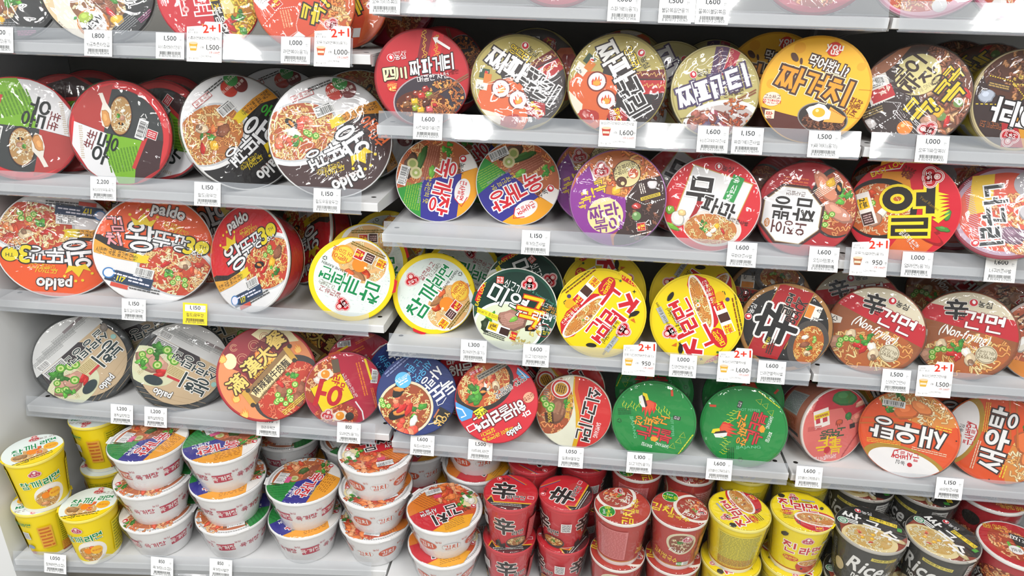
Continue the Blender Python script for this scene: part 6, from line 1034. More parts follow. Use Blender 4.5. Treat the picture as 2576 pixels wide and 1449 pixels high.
BOWLS = [
 ('wang_jjam', (-0.1101, 0.0605, 0.0958), (0.3382, -0.8863, 0.3162), 223, 'brown king-size bowl with orange side lettering and seafood noodle picture'),
 ('wang_kimchi', (-0.7676, 0.0716, -0.175), (0.5335, -0.7964, 0.285), 190, 'orange king-size bowl with upside-down lettering beside the end post'),
 ('wang_kimchi', (-0.5385, 0.0696, -0.175), (0.5036, -0.8156, 0.285), 0, 'orange king-size bowl with upright lettering and yellow crown'),
 ('wang_red', (-0.3191, 0.0612, -0.1788), (-0.3703, -0.8762, 0.3085), 57, 'red king-size bowl turned aside, white bowl rim and noodle picture on its lid'),
 ('cham', (-0.0793, 0.0388, -0.2032), (0.2686, -0.9272, 0.2612), 100, 'yellow-rimmed sesame noodle bowl lying upside down at the end of the third shelf'),
 ('seol', (-0.7658, 0.0603, -0.4665), (0.4493, -0.8459, 0.2873), 0, 'black-rimmed beef soup bowl beside the end post, grey small print at its upper left'),
 ('seol', (-0.5191, 0.0607, -0.4665), (0.455, -0.8428, 0.2873), -75, 'black-rimmed beef soup bowl with grey print at upper right and torn film glare'),
 ('manhan', (-0.2896, 0.0225, -0.4436), (0.3357, -0.7983, 0.5), 0, 'dark red bowl with slanted gold Chinese letters and a tan scroll'),
 ('oh', (-0.1176, 0.0434, -0.4841), (0.3506, -0.8982, 0.2652), 0, 'small crimson bowl with a tilted yellow square bearing a big red letter'),
 ('sach', (0.0865, 0.0323, 0.2231), (0.1795, -0.9513, 0.2506), 0, 'red noodle bowl with white and cream lettering and a black dish picture'),
 ('jjagye', (0.8076, 0.038, 0.228), (-0.2453, -0.9365, 0.2506), 0, 'bright yellow bowl with orange lettering, fried egg picture and red roundel'),
 ('yuk', (0.0948, 0.1238, 0.0038), (0.1635, -0.9505, 0.2641), 47, 'blue, green and orange bowl with red lettering running downward, by the shelf end'),
 ('yuk', (0.2657, 0.1303, 0.0038), (0.0686, -0.9621, 0.2641), 0, 'blue, green and orange bowl with red lettering upside down'),
 ('purple', (0.472, 0.0335, 0.0085), (-0.0515, -0.961, 0.2717), 0, 'purple bowl with a cream disc and yellow lettering'),
 ('mupa', (0.6532, 0.0335, 0.0065), (-0.1587, -0.9492, 0.2717), 0, 'red bowl with white panel, big black brush letter and green strip'),
 ('ojing', (0.8325, 0.0376, 0.0049), (-0.2579, -0.9302, 0.2612), 0, 'dark red bowl with an upside-down white octagon label'),
 ('yeol', (1.016, 0.045, 0.0112), (-0.3495, -0.9057, 0.2398), 0, 'red bowl with huge black letter edged in yellow flames'),
 ('neog', (1.1825, 0.0124, 0.0268), (-0.3874, -0.7841, 0.4848), 0, 'pinkish film-wrapped bowl with black brush letters at the edge of the picture'),
 ('cham', (0.0894, 0.0877, -0.2462), (0.1706, -0.9501, 0.2612), 0, 'yellow-rimmed sesame noodle bowl with green letters climbing upward, left end of its shelf'),
 ('miyeok', (0.2764, 0.0315, -0.2471), (0.0672, -0.9629, 0.2612), 0, 'dark green seaweed soup bowl with white and yellow lettering'),
 ('jin', (0.4575, 0.0345, -0.2428), (-0.0426, -0.9593, 0.2791), 0, 'bright yellow bowl with red-and-white letters running down, beside the dark green bowl'),
 ('jin', (0.6561, 0.0351, -0.2428), (-0.1598, -0.9469, 0.2791), 246, 'bright yellow bowl with red-and-white letters running up, beside the black bowl'),
 ('black', (0.8373, 0.0318, -0.2462), (-0.1296, -0.9566, 0.2612), 0, 'black and red bowl with gold rim and large sideways Chinese letter'),
 ('geon', (1.0207, 0.0436, -0.2459), (-0.3509, -0.9022, 0.2506), 0, 'brown, red and cream bowl tilted clockwise with white bracketed English words'),
 ('geon', (1.2, 0.0487, -0.2459), (-0.4271, -0.8688, 0.2506), 16, 'brown, red and cream bowl standing level with white bracketed English words'),
 ('ramyun', (1.3658, 0.051, -0.2476), (-0.4895, -0.8384, 0.2398), 0, 'salmon noodle bowl at the edge of the picture with a shredded noodle lid'),
 ('dokdo', (0.0572, 0.0321, -0.4762), (0.1755, -0.8481, 0.5), 0, 'navy blue bowl with white letters and a shrimp pot picture'),
 ('haemul', (0.2407, 0.0285, -0.4736), (0.0797, -0.8623, 0.5), 0, 'red seafood bowl with white letters and a black pot picture'),
 ('soe', (0.416, 0.0522, -0.5029), (-0.0847, -0.9621, 0.2591), 0, 'red bowl with black white-edged letters running down and beef picture'),
 ('fire', (0.5941, 0.0298, -0.4966), (-0.1258, -0.9632, 0.2375), 0, 'green bowl with red and orange letters upside down'),
 ('fire', (0.7908, 0.0354, -0.4966), (-0.2375, -0.9419, 0.2375), 88, 'green bowl with red and orange letters running down'),
 ('pinkfire', (1.0011, 0.0748, -0.4997), (0.3632, -0.9109, 0.1961), 0, 'salmon pink bowl turned aside showing its barcode and printed side'),
 ('saeu', (1.1471, 0.0499, -0.492), (-0.4055, -0.8798, 0.2478), 0, 'orange shrimp bowl with white letters upside down and chopsticks'),
 ('saeu', (1.3329, 0.0548, -0.492), (-0.476, -0.8438, 0.2478), -93, 'orange shrimp bowl with white letters running up at the edge of the picture'),
 ('redbowl', (0.776, 0.039, 0.4451), (-0.226, -0.9324, 0.2822), -30, 'crimson noodle bowl on the topmost shelf near the rail joint, lower edge showing'),
 ('pinkbowl', (0.962, 0.0453, 0.4451), (-0.3199, -0.9045, 0.2822), 5, 'pale pink noodle bowl on the topmost shelf just past the rail joint'),
 ('pinkbowl', (1.1267, 0.0504, 0.4451), (-0.393, -0.8752, 0.2822), -40, 'pale pink noodle bowl at the far end of the topmost shelf'),
 ('hong', (-0.3228, 0.0451, 0.3511), (0.3849, -0.8883, 0.2506), 0, 'red and yellow noodle bowl with cheese picture and black stripe on its lid'),
 ('rabok', (-0.1354, 0.0406, 0.3518), (0.2969, -0.9185, 0.2612), 0, 'orange stir-fry noodle bowl with yellow lettering, directly above the glare-washed promotion tag'),
 ('gong', (-0.7523, 0.0551, 0.3604), (0.4494, -0.853, 0.2652), -38, 'black noodle bowl with a white roundel, leftmost on the top end shelf'),
 ('angry', (0.452, 0.045, 0.2238), (-0.0391, -0.9645, 0.2612), 0, 'gold and black bowl with two white flame discs clearly seen'),
 ('redbowl', (0.3317, 0.05, 0.4451), (0.033, -0.9588, 0.2822), 20, 'crimson noodle bowl on the topmost middle shelf, only its lower edge showing'),
 ('udon', (-0.7803, 0.055, 0.0847), (0.4647, -0.8607, 0.2079), 180, 'red-rimmed flat udon tray with green panel, cut off by the picture edge'),
 ('angry', (0.2688, 0.05, 0.2198), (0.1789, -0.903, 0.3907), 25, 'gold and black bowl under strong film glare, next to the red dish-picture bowl'),
 ('jjapa', (0.6354, 0.05, 0.2166), (0.1223, -0.9638, 0.237), 0, 'pale gold bowl turned aside with white slanted lettering and white dish picture'),
 ('jjajang', (0.9884, 0.05, 0.2229), (-0.3335, -0.9058, 0.2612), 0, 'brown bowl with cream disc, yellow lettering and a dashed opening flap'),
 ('jjara', (1.1706, 0.05, 0.2219), (0.0786, -0.9735, 0.2149), 0, 'brown-lidded bowl with bright yellow side at the edge of the picture'),
 ('udon', (-0.5625, 0.06, 0.0847), (0.0926, -0.9738, 0.2079), 0, 'red-rimmed flat udon tray showing spoon, barcode and upright black brush letters'),
 ('gong', (-0.5564, 0.065, 0.3604), (0.3487, -0.8989, 0.2652), 0, 'large black noodle bowl with cream picture and NEW roundel, beside the red cheese noodle bowl'),
 ('wang_udon', (-0.3111, 0.0835, 0.0929), (0.7219, -0.6155, 0.3162), 233, 'black king-size bowl with green and white upside-down lettering and yellow crown'),
 ('neog', (1.1553, 0.13, 0.0039), (-0.3895, -0.8832, 0.2612), 60, 'yellow bowl with black letters in shadow behind the pinkish film bowl'),
 ('rabok', (-0.0955, 0.14, 0.3518), (0.01, -0.9652, 0.2612), 40, 'orange noodle bowl half hidden behind another orange bowl on the top end shelf'),
 ('udon', (-0.5184, 0.13, 0.0818), (-0.0455, -0.95, 0.309), 75, 'red-rimmed udon tray leaning right behind the barcode-side udon tray'),
 ('cham', (-0.075, 0.14, -0.2032), (0.3455, -0.9013, 0.2612), 125, 'yellow-rimmed noodle bowl behind the upside-down sesame bowl'),
 ('jjapa', (0.5651, 0.14, 0.2166), (0.1027, -0.9661, 0.237), -80, 'pale gold bowl lying on its side behind the turned pale gold bowl'),
 ('jjajang', (1.1756, 0.18, 0.2229), (-0.4177, -0.8702, 0.2612), 95, 'brown bowl with a round red logo in shadow above the yellow-sided bowl'),
 ('wang_red', (-0.2615, 0.24, -0.1788), (-0.621, -0.7205, 0.3085), 235, 'red king-size bowl on edge tucked behind the front red king bowl'),
 ('purple', (0.4332, 0.17, 0.0085), (0.0752, -0.9594, 0.2717), 4, 'purple bowl peeking out behind the cream-disc purple bowl'),
 ('mupa', (0.6138, 0.14, 0.0065), (-0.0928, -0.9579, 0.2717), -18, 'red bowl with green strip in shadow behind the brush-letter bowl'),
 ('ramyun', (1.3509, 0.16, -0.2476), (-0.4586, -0.8557, 0.2398), -30, 'salmon noodle bowl in shadow between the level brown bowl and the edge bowl'),
 ('miyeok', (0.2856, 0.145, -0.2471), (0.0568, -0.9636, 0.2612), -40, 'dark bowl with white small print right behind the dark green seaweed bowl'),
 ('udon', (-0.7498, 0.15, 0.0829), (0.1692, -0.9463, 0.2756), 120, 'red-rimmed udon tray with bare shiny film, right behind the leftmost udon tray'),
 ('oh', (-0.1064, 0.15, -0.4841), (0.2629, -0.9277, 0.2652), 105, 'crimson bowl with yellow square standing in shadow behind the small crimson bowl'),
 ('sach', (0.1011, 0.15, 0.2231), (0.0572, -0.9664, 0.2506), 80, 'dark bowl in shadow behind the red dish-picture bowl'),
 ('jjagye', (0.7619, 0.15, 0.228), (-0.1381, -0.9582, 0.2506), 6, 'yellow bowl in shadow behind the fried egg bowl'),
 ('ojing', (0.8317, 0.15, 0.0049), (-0.2393, -0.9352, 0.2612), 170, 'dark red bowl in shadow behind the octagon-label bowl'),
 ('yeol', (1.0906, 0.25, 0.0112), (-0.3412, -0.9089, 0.2398), 6, 'red bowl with round white logo in shadow behind the flame-edged bowl'),
 ('cham', (0.1345, 0.21, -0.2462), (0.184, -0.9476, 0.2612), -75, 'yellow-rimmed noodle bowl behind the climbing-letter sesame bowl'),
 ('jin', (0.4659, 0.15, -0.2428), (-0.0439, -0.9592, 0.2791), 65, 'yellow bowl in shade behind the letters-running-down yellow bowl'),
 ('jin', (0.6644, 0.15, -0.2428), (-0.1521, -0.9481, 0.2791), 185, 'yellow bowl in shade behind the letters-running-up yellow bowl'),
 ('black', (0.8349, 0.17, -0.2462), (-0.1721, -0.9498, 0.2612), 105, 'black and red bowl in shadow behind the sideways-letter bowl'),
 ('geon', (1.0183, 0.15, -0.2459), (-0.3909, -0.8857, 0.2506), 35, 'brown and cream bowl in shadow behind the clockwise-tilted brown bowl'),
 ('geon', (1.2798, 0.29, -0.2459), (-0.3426, -0.9055, 0.2506), -20, 'brown and cream bowl in shadow behind the level brown bowl'),
 ('dokdo', (0.0009, 0.15, -0.4982), (0.2098, -0.9422, 0.2612), 70, 'navy bowl in shadow behind the shrimp pot bowl'),
 ('soe', (0.4037, 0.15, -0.5029), (-0.0767, -0.9628, 0.2591), 40, 'red and cream bowl in shadow behind the running-down black letters bowl'),
 ('fire', (0.8139, 0.155, -0.4966), (-0.2311, -0.9435, 0.2375), -40, 'green bowl in shadow behind the running-down lettered green bowl'),
 ('angry', (0.2906, 0.16, 0.2238), (-0.0138, -0.9652, 0.2612), 150, 'olive bowl in shadow behind the glaring gold bowl'),
 ('haemul', (0.1704, 0.14, -0.4955), (0.1206, -0.9548, 0.2717), 160, 'red seafood bowl in shadow behind the black pot bowl, by the navy bowl'),
 ('fire', (0.6064, 0.16, -0.4966), (-0.1216, -0.9638, 0.2375), 190, 'green bowl in shadow behind the upside-down lettered green bowl'),
 ('saeu', (1.1481, 0.16, -0.492), (-0.3816, -0.8905, 0.2478), -60, 'orange bowl in shadow behind the upside-down orange shrimp bowl'),
 ('haemul', (0.3188, 0.235, -0.4955), (0.036, -0.9617, 0.2717), -80, 'red seafood bowl in shadow between the black pot bowl and the beef bowl'),
 ('saeu', (1.3455, 0.165, -0.492), (-0.4547, -0.8555, 0.2478), 15, 'orange bowl in shadow behind the running-up orange shrimp bowl'),
 ('seol', (-0.7, 0.17, -0.4665), (0.3397, -0.8956, 0.2873), -20, 'black-rimmed bowl in shadow behind and between the two front beef soup bowls'),
 ('manhan', (-0.2839, 0.23, -0.4646), (-0.0843, -0.9541, 0.2873), -75, 'dark red bowl with a scroll on its lid hiding behind the gold-lettered bowl'),
 ('angry', (0.4749, 0.23, 0.2238), (-0.0466, -0.9642, 0.2612), -120, 'dark-rimmed bowl in shadow behind the flame-disc bowl'),
 ('pinkfire', (1.0917, 0.27, -0.4997), (-0.1766, -0.9646, 0.1961), 100, 'red pepper bowl in shadow right behind the salmon pink bowl'),
 ('wang_kimchi', (-0.6845, 0.21, -0.175), (0.4025, -0.8699, 0.285), 100, 'orange king-size bowl in shadow behind the two front orange bowls'),
 ('seol', (-0.481, 0.24, -0.4665), (0.2446, -0.9261, 0.2873), 160, 'black-rimmed bowl in shadow behind the gold-lettered red bowl'),
 ('redbowl', (-0.02, 0.23, 0.3551), (-0.1245, -0.9513, 0.2822), 60, 'dark red noodle bowl lying deep on the top end shelf near the post'),
 ('wang_kimchi', (-0.4871, 0.2, -0.175), (0.2559, -0.9237, 0.285), -60, 'orange king-size bowl in shadow between the upright orange and red bowls'),
 ('wang_jjam', (-0.0974, 0.21, 0.0958), (0.1481, -0.9371, 0.3162), 140, 'king-size bowl with seafood picture in shadow behind the brown king bowl'),
 ('cham', (-0.0567, 0.245, -0.2032), (0.2579, -0.9302, 0.2612), 70, 'yellow-rimmed noodle bowl in deep shadow at the shelf end by the post'),
 ('udon', (-0.5428, 0.22, 0.0818), (-0.0576, -0.9493, 0.309), 30, 'red-rimmed udon tray in shadow, rearmost next to the black king bowl'),
 ('jjapa', (0.6604, 0.25, 0.2166), (-0.1423, -0.961, 0.237), 10, 'gold bowl with red stripe deepest in shadow behind the turned pale gold bowl'),
 ('jjajang', (1.1597, 0.28, 0.2229), (-0.2978, -0.9182, 0.2612), 30, 'dark bowl in shadow behind the cream-disc bowl'),
 ('wang_udon', (-0.2928, 0.24, 0.0929), (0.2626, -0.9116, 0.3162), 225, 'white-topped king-size bowl in shadow behind the black king bowl'),
 ('udon', (-0.7492, 0.24, 0.0829), (0.1459, -0.9501, 0.2756), 60, 'red-rimmed udon tray deepest in shadow behind the two front trays'),
 ('yuk', (0.17, 0.28, 0.0038), (0.1106, -0.9581, 0.2641), 100, 'dark bowl deep in shadow between the two blue, green and orange bowls'),
]
for d, c, n, r, l in BOWLS: put(d, c, n, r, l, 'noodle_bowl', 'noodle bowl', grp(d))
# stacked cups and foam bowls of the bottom deck
STACKED = [
 ('ses', (-0.831, -0.095, -0.762), 200, 'yellow tall cup at the bottom of the pair against the end post, barcode side out'),
 ('ses', (-0.813, -0.099, -0.619), 34, 'yellow tall cup topping the pair against the end post'),
 ('ses', (-0.709, -0.1, -0.762), 3, 'single yellow tall cup facing forward with green name, beside the foam bowls'),
 ('ses', (-0.765, 0.055, -0.762), 120, 'yellow tall cup under another behind the end post pair'),
 ('ses', (-0.765, 0.055, -0.619), 185, 'yellow tall cup with upside-down lid, upper of the stack behind the end post pair'),
 ('ses', (-0.6, 0.105, -0.762), 90, 'yellow tall cup at the bottom behind the first foam stack'),
 ('ses', (-0.6, 0.105, -0.619), 0, 'yellow tall cup half hidden behind the first foam stack, upper one'),
 ('yuks', (-0.575, -0.045, -0.805), 175, 'white foam bowl with red picture lid, bottom of the stack nearest the yellow cups'),
 ('yuks', (-0.57, -0.045, -0.705), 165, 'white foam bowl with orange sector showing, middle of the stack nearest the yellow cups'),
 ('yuks', (-0.565, -0.045, -0.605), 0, 'white foam bowl with blue and green lid, top of the stack nearest the yellow cups'),
 ('yuks', (-0.394, -0.028, -0.805), 120, 'white foam bowl with barcode in front, bottom of the second foam stack'),
 ('yuks', (-0.394, -0.028, -0.705), -48, 'white foam bowl with blue band, middle of the second foam stack'),
 ('yuks', (-0.394, -0.028, -0.605), -46, 'white foam bowl with blue and green lid, top of the second foam stack'),
 ('yuks', (-0.217, -0.018, -0.805), -40, 'white foam bowl with orange edge, lower of the short two-bowl stack'),
 ('yuks', (-0.211, -0.018, -0.705), 0, 'white foam bowl with blue and green lid, upper of the short two-bowl stack'),
 ('kims', (-0.045, -0.005, -0.8075), 150, 'white foam bowl with red cabbage picture, bottom of the three-high kimchi stack'),
 ('kims', (-0.04, -0.005, -0.71), 190, 'white foam bowl with orange oval, middle of the three-high kimchi stack'),
 ('kims', (-0.035, -0.005, -0.6125), 178, 'white foam bowl with black letters upright on red, top of the three-high kimchi stack'),
 ('kims', (0.137, -0.062, -0.8075), -10, 'white foam bowl with orange oval, lower of the kimchi pair beside the red cups'),
 ('kims', (0.137, -0.062, -0.71), 0, 'foam bowl with black letters upside down, upper of the pair beside the red cups'),
 ('yuks', (-0.325, 0.17, -0.805), 60, 'white foam bowl at the bottom of the shaded stack behind the second foam stack'),
 ('yuks', (-0.325, 0.17, -0.705), 100, 'white foam bowl in the middle of the shaded stack behind the second foam stack'),
 ('yuks', (-0.325, 0.17, -0.605), 30, 'white foam bowl with green lid, top of the shaded stack behind the second foam stack'),
 ('yuks', (-0.148, 0.17, -0.805), 0, 'white foam bowl at the bottom of the shaded stack behind the short stack'),
 ('yuks', (-0.148, 0.17, -0.705), 40, 'white foam bowl in the middle of the shaded stack behind the short stack'),
 ('yuks', (-0.148, 0.17, -0.605), 10, 'white foam bowl topping the shaded stack behind the short stack'),
 ('kims', (0.02, 0.172, -0.8075), 60, 'white foam bowl at the bottom of the shaded kimchi stack near the post'),
 ('kims', (0.02, 0.172, -0.71), 20, 'white foam bowl in the middle of the shaded kimchi stack near the post'),
 ('kims', (0.02, 0.172, -0.6125), 80, 'white foam bowl topping the shaded kimchi stack near the post'),
 ('kims', (0.185, 0.115, -0.8075), 0, 'white foam bowl at the bottom of the shaded kimchi stack behind the kimchi pair'),
 ('kims', (0.185, 0.115, -0.71), 30, 'white foam bowl with tilted red sector, middle of the shaded stack behind the kimchi pair'),
 ('kims', (0.185, 0.115, -0.6125), 180, 'white foam bowl with orange lid, top of the shaded kimchi stack behind the kimchi pair'),
 ('shin', (0.286, -0.05, -0.783), 10, 'red tall cup under the cup with upright black letter'),
 ('shin', (0.286, -0.05, -0.661), 0, 'red tall cup with upright black letter on its lid, beside the kimchi pair'),
 ('shin', (0.41, -0.035, -0.783), 60, 'red tall cup with black sector under the cup with sideways letter'),
 ('shin', (0.41, -0.035, -0.661), 68, 'red tall cup with sideways black letter on its lid'),
 ('shin', (0.328, 0.08, -0.783), 180, 'red tall cup at the bottom behind the upright-letter cup'),
 ('shin', (0.328, 0.08, -0.661), 180, 'red tall cup in shade behind the upright-letter cup'),
 ('shin', (0.452, 0.1, -0.783), 90, 'dark red tall cup at the bottom in shadow behind the sideways-letter cup'),
 ('shin', (0.452, 0.1, -0.661), 90, 'dark red tall cup in shadow behind the sideways-letter cup'),
 ('krice', (0.534, -0.075, -0.778), -10, 'brick red rice noodle cup beneath the pink-panel cup'),
 ('krice', (0.534, -0.075, -0.651), 102, 'brick red rice noodle cup with pink small-print panel in front'),
 ('krice', (0.658, -0.071, -0.778), 6, 'brick red rice noodle cup beneath the cup facing forward'),
 ('krice', (0.658, -0.071, -0.651), 0, 'brick red rice noodle cup facing forward with green roundel and yellow letters'),
 ('krice', (0.576, 0.075, -0.778), 150, 'brick red cup at the bottom behind the pink-panel cup'),
 ('krice', (0.576, 0.075, -0.651), 115, 'brick red cup with green roundel in shade behind the pink-panel cup'),
 ('krice', (0.7, 0.08, -0.778), 150, 'brick red cup at the bottom behind the forward-facing red cup'),
 ('krice', (0.7, 0.08, -0.651), -100, 'brick red cup in shade behind the forward-facing red cup'),
 ('jinc', (0.785, -0.068, -0.773), 110, 'yellow tall cup beneath the cup with small-print side'),
 ('jinc', (0.785, -0.068, -0.641), 118, 'yellow tall cup showing its small-print side, lid letters running up'),
 ('jinc', (0.92, -0.055, -0.773), 165, 'yellow tall cup beneath the forward-facing yellow cup'),
 ('jinc', (0.92, -0.055, -0.641), -2, 'yellow tall cup facing forward with red-and-white letters upright'),
 ('jinc', (0.96, 0.09, -0.773), 90, 'yellow tall cup at the bottom behind the two front yellow cups'),
 ('jinc', (0.96, 0.09, -0.641), 140, 'yellow tall cup with small print in shade behind the two front yellow cups'),
 ('jinc', (0.828, 0.09, -0.773), 200, 'yellow tall cup at the bottom in shadow behind the small-print cup'),
 ('jinc', (0.828, 0.09, -0.641), 230, 'yellow tall cup in deep shadow behind the small-print cup'),
 ('ssal', (1.056, -0.08, -0.778), 10, 'black rice noodle cup at the bottom beneath the cup with level letters'),
 ('ssal', (1.056, -0.08, -0.651), 0, 'black rice noodle cup with white letters level on its lid, beside the yellow cup'),
 ('ssal', (1.2, -0.085, -0.778), -30, 'black rice noodle cup at the bottom beneath the cup with letters running down'),
 ('ssal', (1.2, -0.085, -0.651), -38, 'black rice noodle cup with white letters running down its lid'),
 ('ssal', (1.095, 0.085, -0.778), 20, 'black rice noodle cup at the bottom in shadow beside the yellow cup'),
 ('ssal', (1.095, 0.085, -0.651), -50, 'black rice noodle cup in shadow behind the level-letter black cup'),
 ('ssal', (1.236, 0.08, -0.778), 20, 'black rice noodle cup at the bottom in shadow near the red spicy cups'),
 ('ssal', (1.236, 0.08, -0.651), -70, 'black rice noodle cup in shadow with a yellow strip, behind the running-down-letter cup'),
 ('yo', (1.345, -0.09, -0.778), 40, 'red spicy cup at the bottom beneath the white-roundel cup'),
 ('yo', (1.345, -0.09, -0.651), 0, 'red spicy cup with white roundel and black label at the lower picture corner'),
 ('yo', (1.38, 0.08, -0.778), 180, 'red spicy cup at the bottom in shadow near the picture edge'),
 ('yo', (1.38, 0.08, -0.651), 180, 'red spicy cup with black roundel in shadow behind the white-roundel cup'),
 ('yo', (1.51, -0.05, -0.778), 90, 'red spicy cup at the bottom cut by the picture edge'),
 ('yo', (1.51, -0.05, -0.651), 120, 'red spicy cup cut by the picture edge, beside the white-roundel cup'),
]
_rnd = random.Random(4)
for d, c, r, l in STACKED:
    foam = d in ('yuks', 'kims'); put(d, c, (0, 0, 1), r, l, 'foam_bowl' if foam else 'noodle_cup', 'noodle bowl' if foam else 'noodle cup', grp(d))
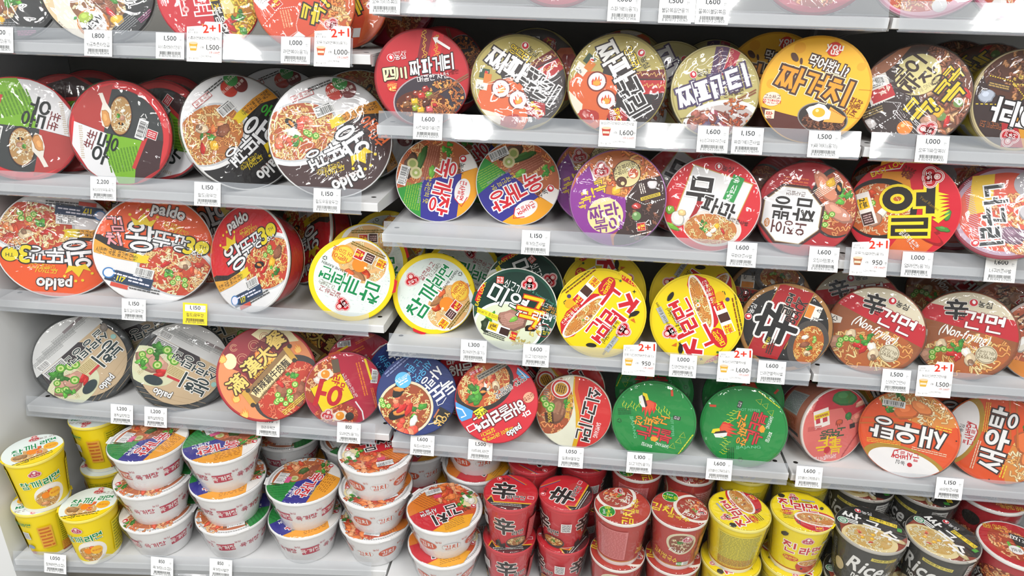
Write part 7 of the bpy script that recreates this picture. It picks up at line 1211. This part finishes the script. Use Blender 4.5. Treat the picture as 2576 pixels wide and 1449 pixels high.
TAGS = [
 ('L', -0.7228, 0.246, '1,800', '공화춘자장(용기)', '8 809296 883470', 'std', 'white price tag cut by the picture edge on the top end shelf', 0.0, 0),
 ('L', -0.5242, 0.246, '1,800', 'Y)공화춘자장곱', '8 809296 883494', 'std', 'white price tag under the large black NEW bowl', 0.0, 0),
 ('L', -0.3823, 0.246, '1,500', '유어스)홍라면매운치즈면(용기)', '8 809296 881513', 'std', 'white price tag left of the promotion tag under the red cheese bowl', 0.0, 0),
 ('L', -0.3157, 0.246, '1,500', 'Y)홍라면매운치즈면(용기)', '3,000원', 'promo', 'white two-plus-one promotion tag under the red and yellow cheese bowl', 0.0, 0),
 ('L', -0.1404, 0.246, '1,000', '라면볶이(용기)', '8 801045 571386', 'std', 'white price tag under the orange stir-fry bowl', 0.0, 0),
 ('L', -0.0713, 0.246, '1,000', '오뚜기)라면볶이(용기)', '2,000원', 'promo', 'white two-plus-one promotion tag under the orange stir-fry bowl, washed out by glare', 0.0, 0),
 ('M', 0.0315, 0.336, '', '오뚜기치즈볶이', '8 801045 572802', 'std', 'white price tag at the corner of the topmost middle shelf', 0.0, 0),
 ('M', 0.4515, 0.336, '1,000', '스파게티(용기)', '8 801045 571416', 'std', 'white price tag on the topmost rail above the flame-disc bowl', 0.0, 0),
 ('M', 0.5385, 0.336, '1,500', '불닭볶음면용기', '8 801073 210363', 'std', 'white price tag on the topmost rail, first of the adjoining two', 0.0, 0),
 ('M', 0.6006, 0.336, '1,600', '쫄볶이불닭볶음', '8 801073 211803', 'std', 'white price tag on the topmost rail, second of the adjoining two', 0.0, 0),
 ('L', -0.574, -0.037, '2,200', '농심)생생우동(용기)', '8 801043 015523', 'std', 'white price tag under the barcode-side udon tray', 0.0, 0),
 ('L', -0.3517, -0.037, '1,150', '팔도)왕뚜껑', '8 801128 503211', 'std', 'white price tag under the black king-size bowl', 0.0, 0),
 ('L', -0.1033, -0.037, '1,150', '팔도우동왕뚜껑', '8 801128 503273', 'std', 'white price tag under the brown king-size bowl', 0.0, 0),
 ('L', -0.5607, -0.309, '1,150', '팔도김치왕뚜껑', '8 801128 503235', 'std', 'white price tag under the upright orange king bowl', 0.0, 0),
 ('L', -0.4203, -0.309, '1,150', '팔도)왕뚜껑', '8 801128 503211', 'yellow', 'yellow price tag under the gap between orange and red king bowls', 0.0, 0),
 ('L', -0.6441, -0.587, '1,200', '봉희설렁탕컵', '8 801128 508671', 'std', 'white price tag under the first beef soup bowl by the end post', 0.0, 0),
 ('L', -0.5604, -0.587, '1,200', '봉희설렁탕컵', '8 801128 508671', 'std', 'white price tag under the second beef soup bowl with torn film glare', 0.0, 0),
 ('L', -0.2867, -0.587, '4,800', '마라우육면', '4 710088 412089', 'std', 'white price tag partly covered by the gold-lettered red bowl', 0.0, 0),
 ('L', -0.0948, -0.587, '800', '오라면(용기)', '8 801045 573625', 'std', 'white price tag under the small crimson bowl with yellow square', 0.0, 0),
 ('L', -0.7851, -0.923, '1,050', '참깨라면(소컵)', '8 801045 573602', 'std', 'white price tag on the bottom deck under the yellow cups', -0.1445, 0),
 ('L', -0.5318, -0.923, '850', '육개장(소컵)', '8 801043 015139', 'std', 'white price tag on the bottom deck under the first foam stack', -0.1228, 0),
 ('L', -0.3925, -0.923, '850', '육개장사발면', '8 801043 015653', 'std', 'white price tag on the bottom deck under the second foam stack', -0.1109, 0),
 ('M', 0.1041, 0.118, '1,600', '사천짜파게티큰', '8 801043 020237', 'std', 'white price tag under the red dish-picture bowl', 0.0, 0),
 ('M', 0.4585, 0.118, '1,600', '농심)앵그리짜파구리큰사발', '3,200원', 'half', 'white price tag with tiny cup pictures under the flame-disc bowl', 0.0, 0),
 ('M', 0.6309, 0.118, '1,600', '농심)앵그리짜파구리큰사발', '8 801043 056137', 'std', 'white price tag under the turned pale gold bowl, bleached by glare', 0.0, 0),
 ('M', 0.6925, 0.118, '1,150', '짜파게티큰사발', '8 801043 016049', 'std', 'white price tag between the pale gold bowl and the fried egg bowl', 0.0, 0),
 ('M', 0.8274, 0.118, '1,500', 'Y)짜계치(용기)', '8 801045 575247', 'std', 'white price tag under the bright yellow fried egg bowl', 0.0, 0),
 ('R', 1.0137, 0.118, '1,000', '오뚜기짜장볶이', '8 801045 571430', 'std', 'white price tag under the brown cream-disc bowl', 0.0, 0),
 ('M', 0.3161, -0.1, '1,150', '육개장큰사발', '8 801043 016025', 'std', 'white price tag under the upside-down blue, green and orange bowl', 0.0, 0),
 ('M', 0.7156, -0.1, '1,600', '무파마큰사발', '8 801043 016094', 'std', 'white price tag under the red brush-letter bowl', 0.0, 0),
 ('M', 0.8691, -0.1, '1,600', '오징어짬뽕大', '8 801043 016117', 'std', 'white price tag under the octagon-label bowl', 0.0, 0),
 ('R', 0.9528, -0.1, '950', '오뚜기)열라면(용기)', '1,900원', 'promo', 'white two-plus-one promotion tag under the flame-edged red bowl', 0.0, 0),
 ('R', 1.0407, -0.1, '1,000', '열라면(용기)', '8 801045 570716', 'std', 'white price tag right of the promotion tag under the flame-edged red bowl', 0.0, 0),
 ('R', 1.1911, -0.1, '1,600', '너구리큰사발', '8 801043 017602', 'std', 'white price tag under the pinkish film-wrapped bowl', 0.0, 0),
 ('M', 0.1935, -0.352, '1,300', '참깨라면(용기)', '8 801045 570419', 'std', 'white price tag between the sesame bowl and the dark green bowl', 0.0, 0),
 ('M', 0.3269, -0.352, '1,600', '쇠고기미역라면', '8 801045 575827', 'std', 'white price tag under the dark green seaweed bowl', 0.0, 0),
 ('M', 0.5429, -0.352, '950', '오뚜기)진라면매운맛(용기)', '1,900원', 'promo', 'white two-plus-one promotion tag between the two bright yellow bowls', 0.0, 0),
 ('M', 0.6339, -0.352, '1,000', '진라면매운용기', '8 801045 571638', 'std', 'white price tag under the yellow bowl with letters running up', 0.0, 0),
 ('M', 0.7385, -0.352, '1,600', '농심)신라면블랙사발', '3,200원', 'promo', 'white two-plus-one promotion tag between the yellow bowl and the black bowl', 0.0, 0),
 ('M', 0.8139, -0.352, '1,600', '신라면블랙사발', '8 801043 041447', 'std', 'white price tag under the black and red gold-rimmed bowl', 0.0, 0),
 ('R', 1.0606, -0.352, '1,500', '신라면건면사', '8 801043 053600', 'std', 'white price tag between the two brown and cream bowls, glare across it', 0.0, 0),
 ('R', 1.1349, -0.352, '1,500', '농심)신라면건면사발', '3,000원', 'promo', 'white two-plus-one promotion tag under the level brown and cream bowl', 0.0, 0),
 ('M', 0.0764, -0.604, '1,600', '독도사랑라면', '8 809296 884820', 'std', 'white price tag under the navy blue shrimp pot bowl', 0.0, 0),
 ('M', 0.2103, -0.604, '1,500', '제주해녀라면', '8 801045 575971', 'std', 'white price tag under the red seafood bowl', 0.0, 0),
 ('M', 0.4159, -0.604, '1,050', '일품해물왕컵', '8 801128 504287', 'std', 'white price tag under the red beef bowl', 0.0, 0),
 ('M', 0.5681, -0.604, '1,100', '쇠고기면(용기)', '8 801073 212244', 'std', 'white price tag under the upside-down lettered green bowl', 0.0, 0),
 ('M', 0.7429, -0.604, '1,600', '삼양)불타는고추짜장(용기)', '8 801073 212367', 'std', 'white price tag under the running-down lettered green bowl', 0.0, 0),
 ('R', 0.9358, -0.604, '1,600', '삼양)불타는고추짬뽕(용기)', '8 801073 212374', 'std', 'white price tag under the salmon pink bowl', 0.0, 0),
 ('R', 1.2292, -0.604, '1,150', '새우탕큰사발', '8 801043 015967', 'std', 'white price tag under the gap between the two orange shrimp bowls', 0.0, 0),
]
for bay, x, zb, price, name, code, kind, label, yf, dz in TAGS: place_tag(bay, x, zb, price, name, code, kind, label, yf, dz)
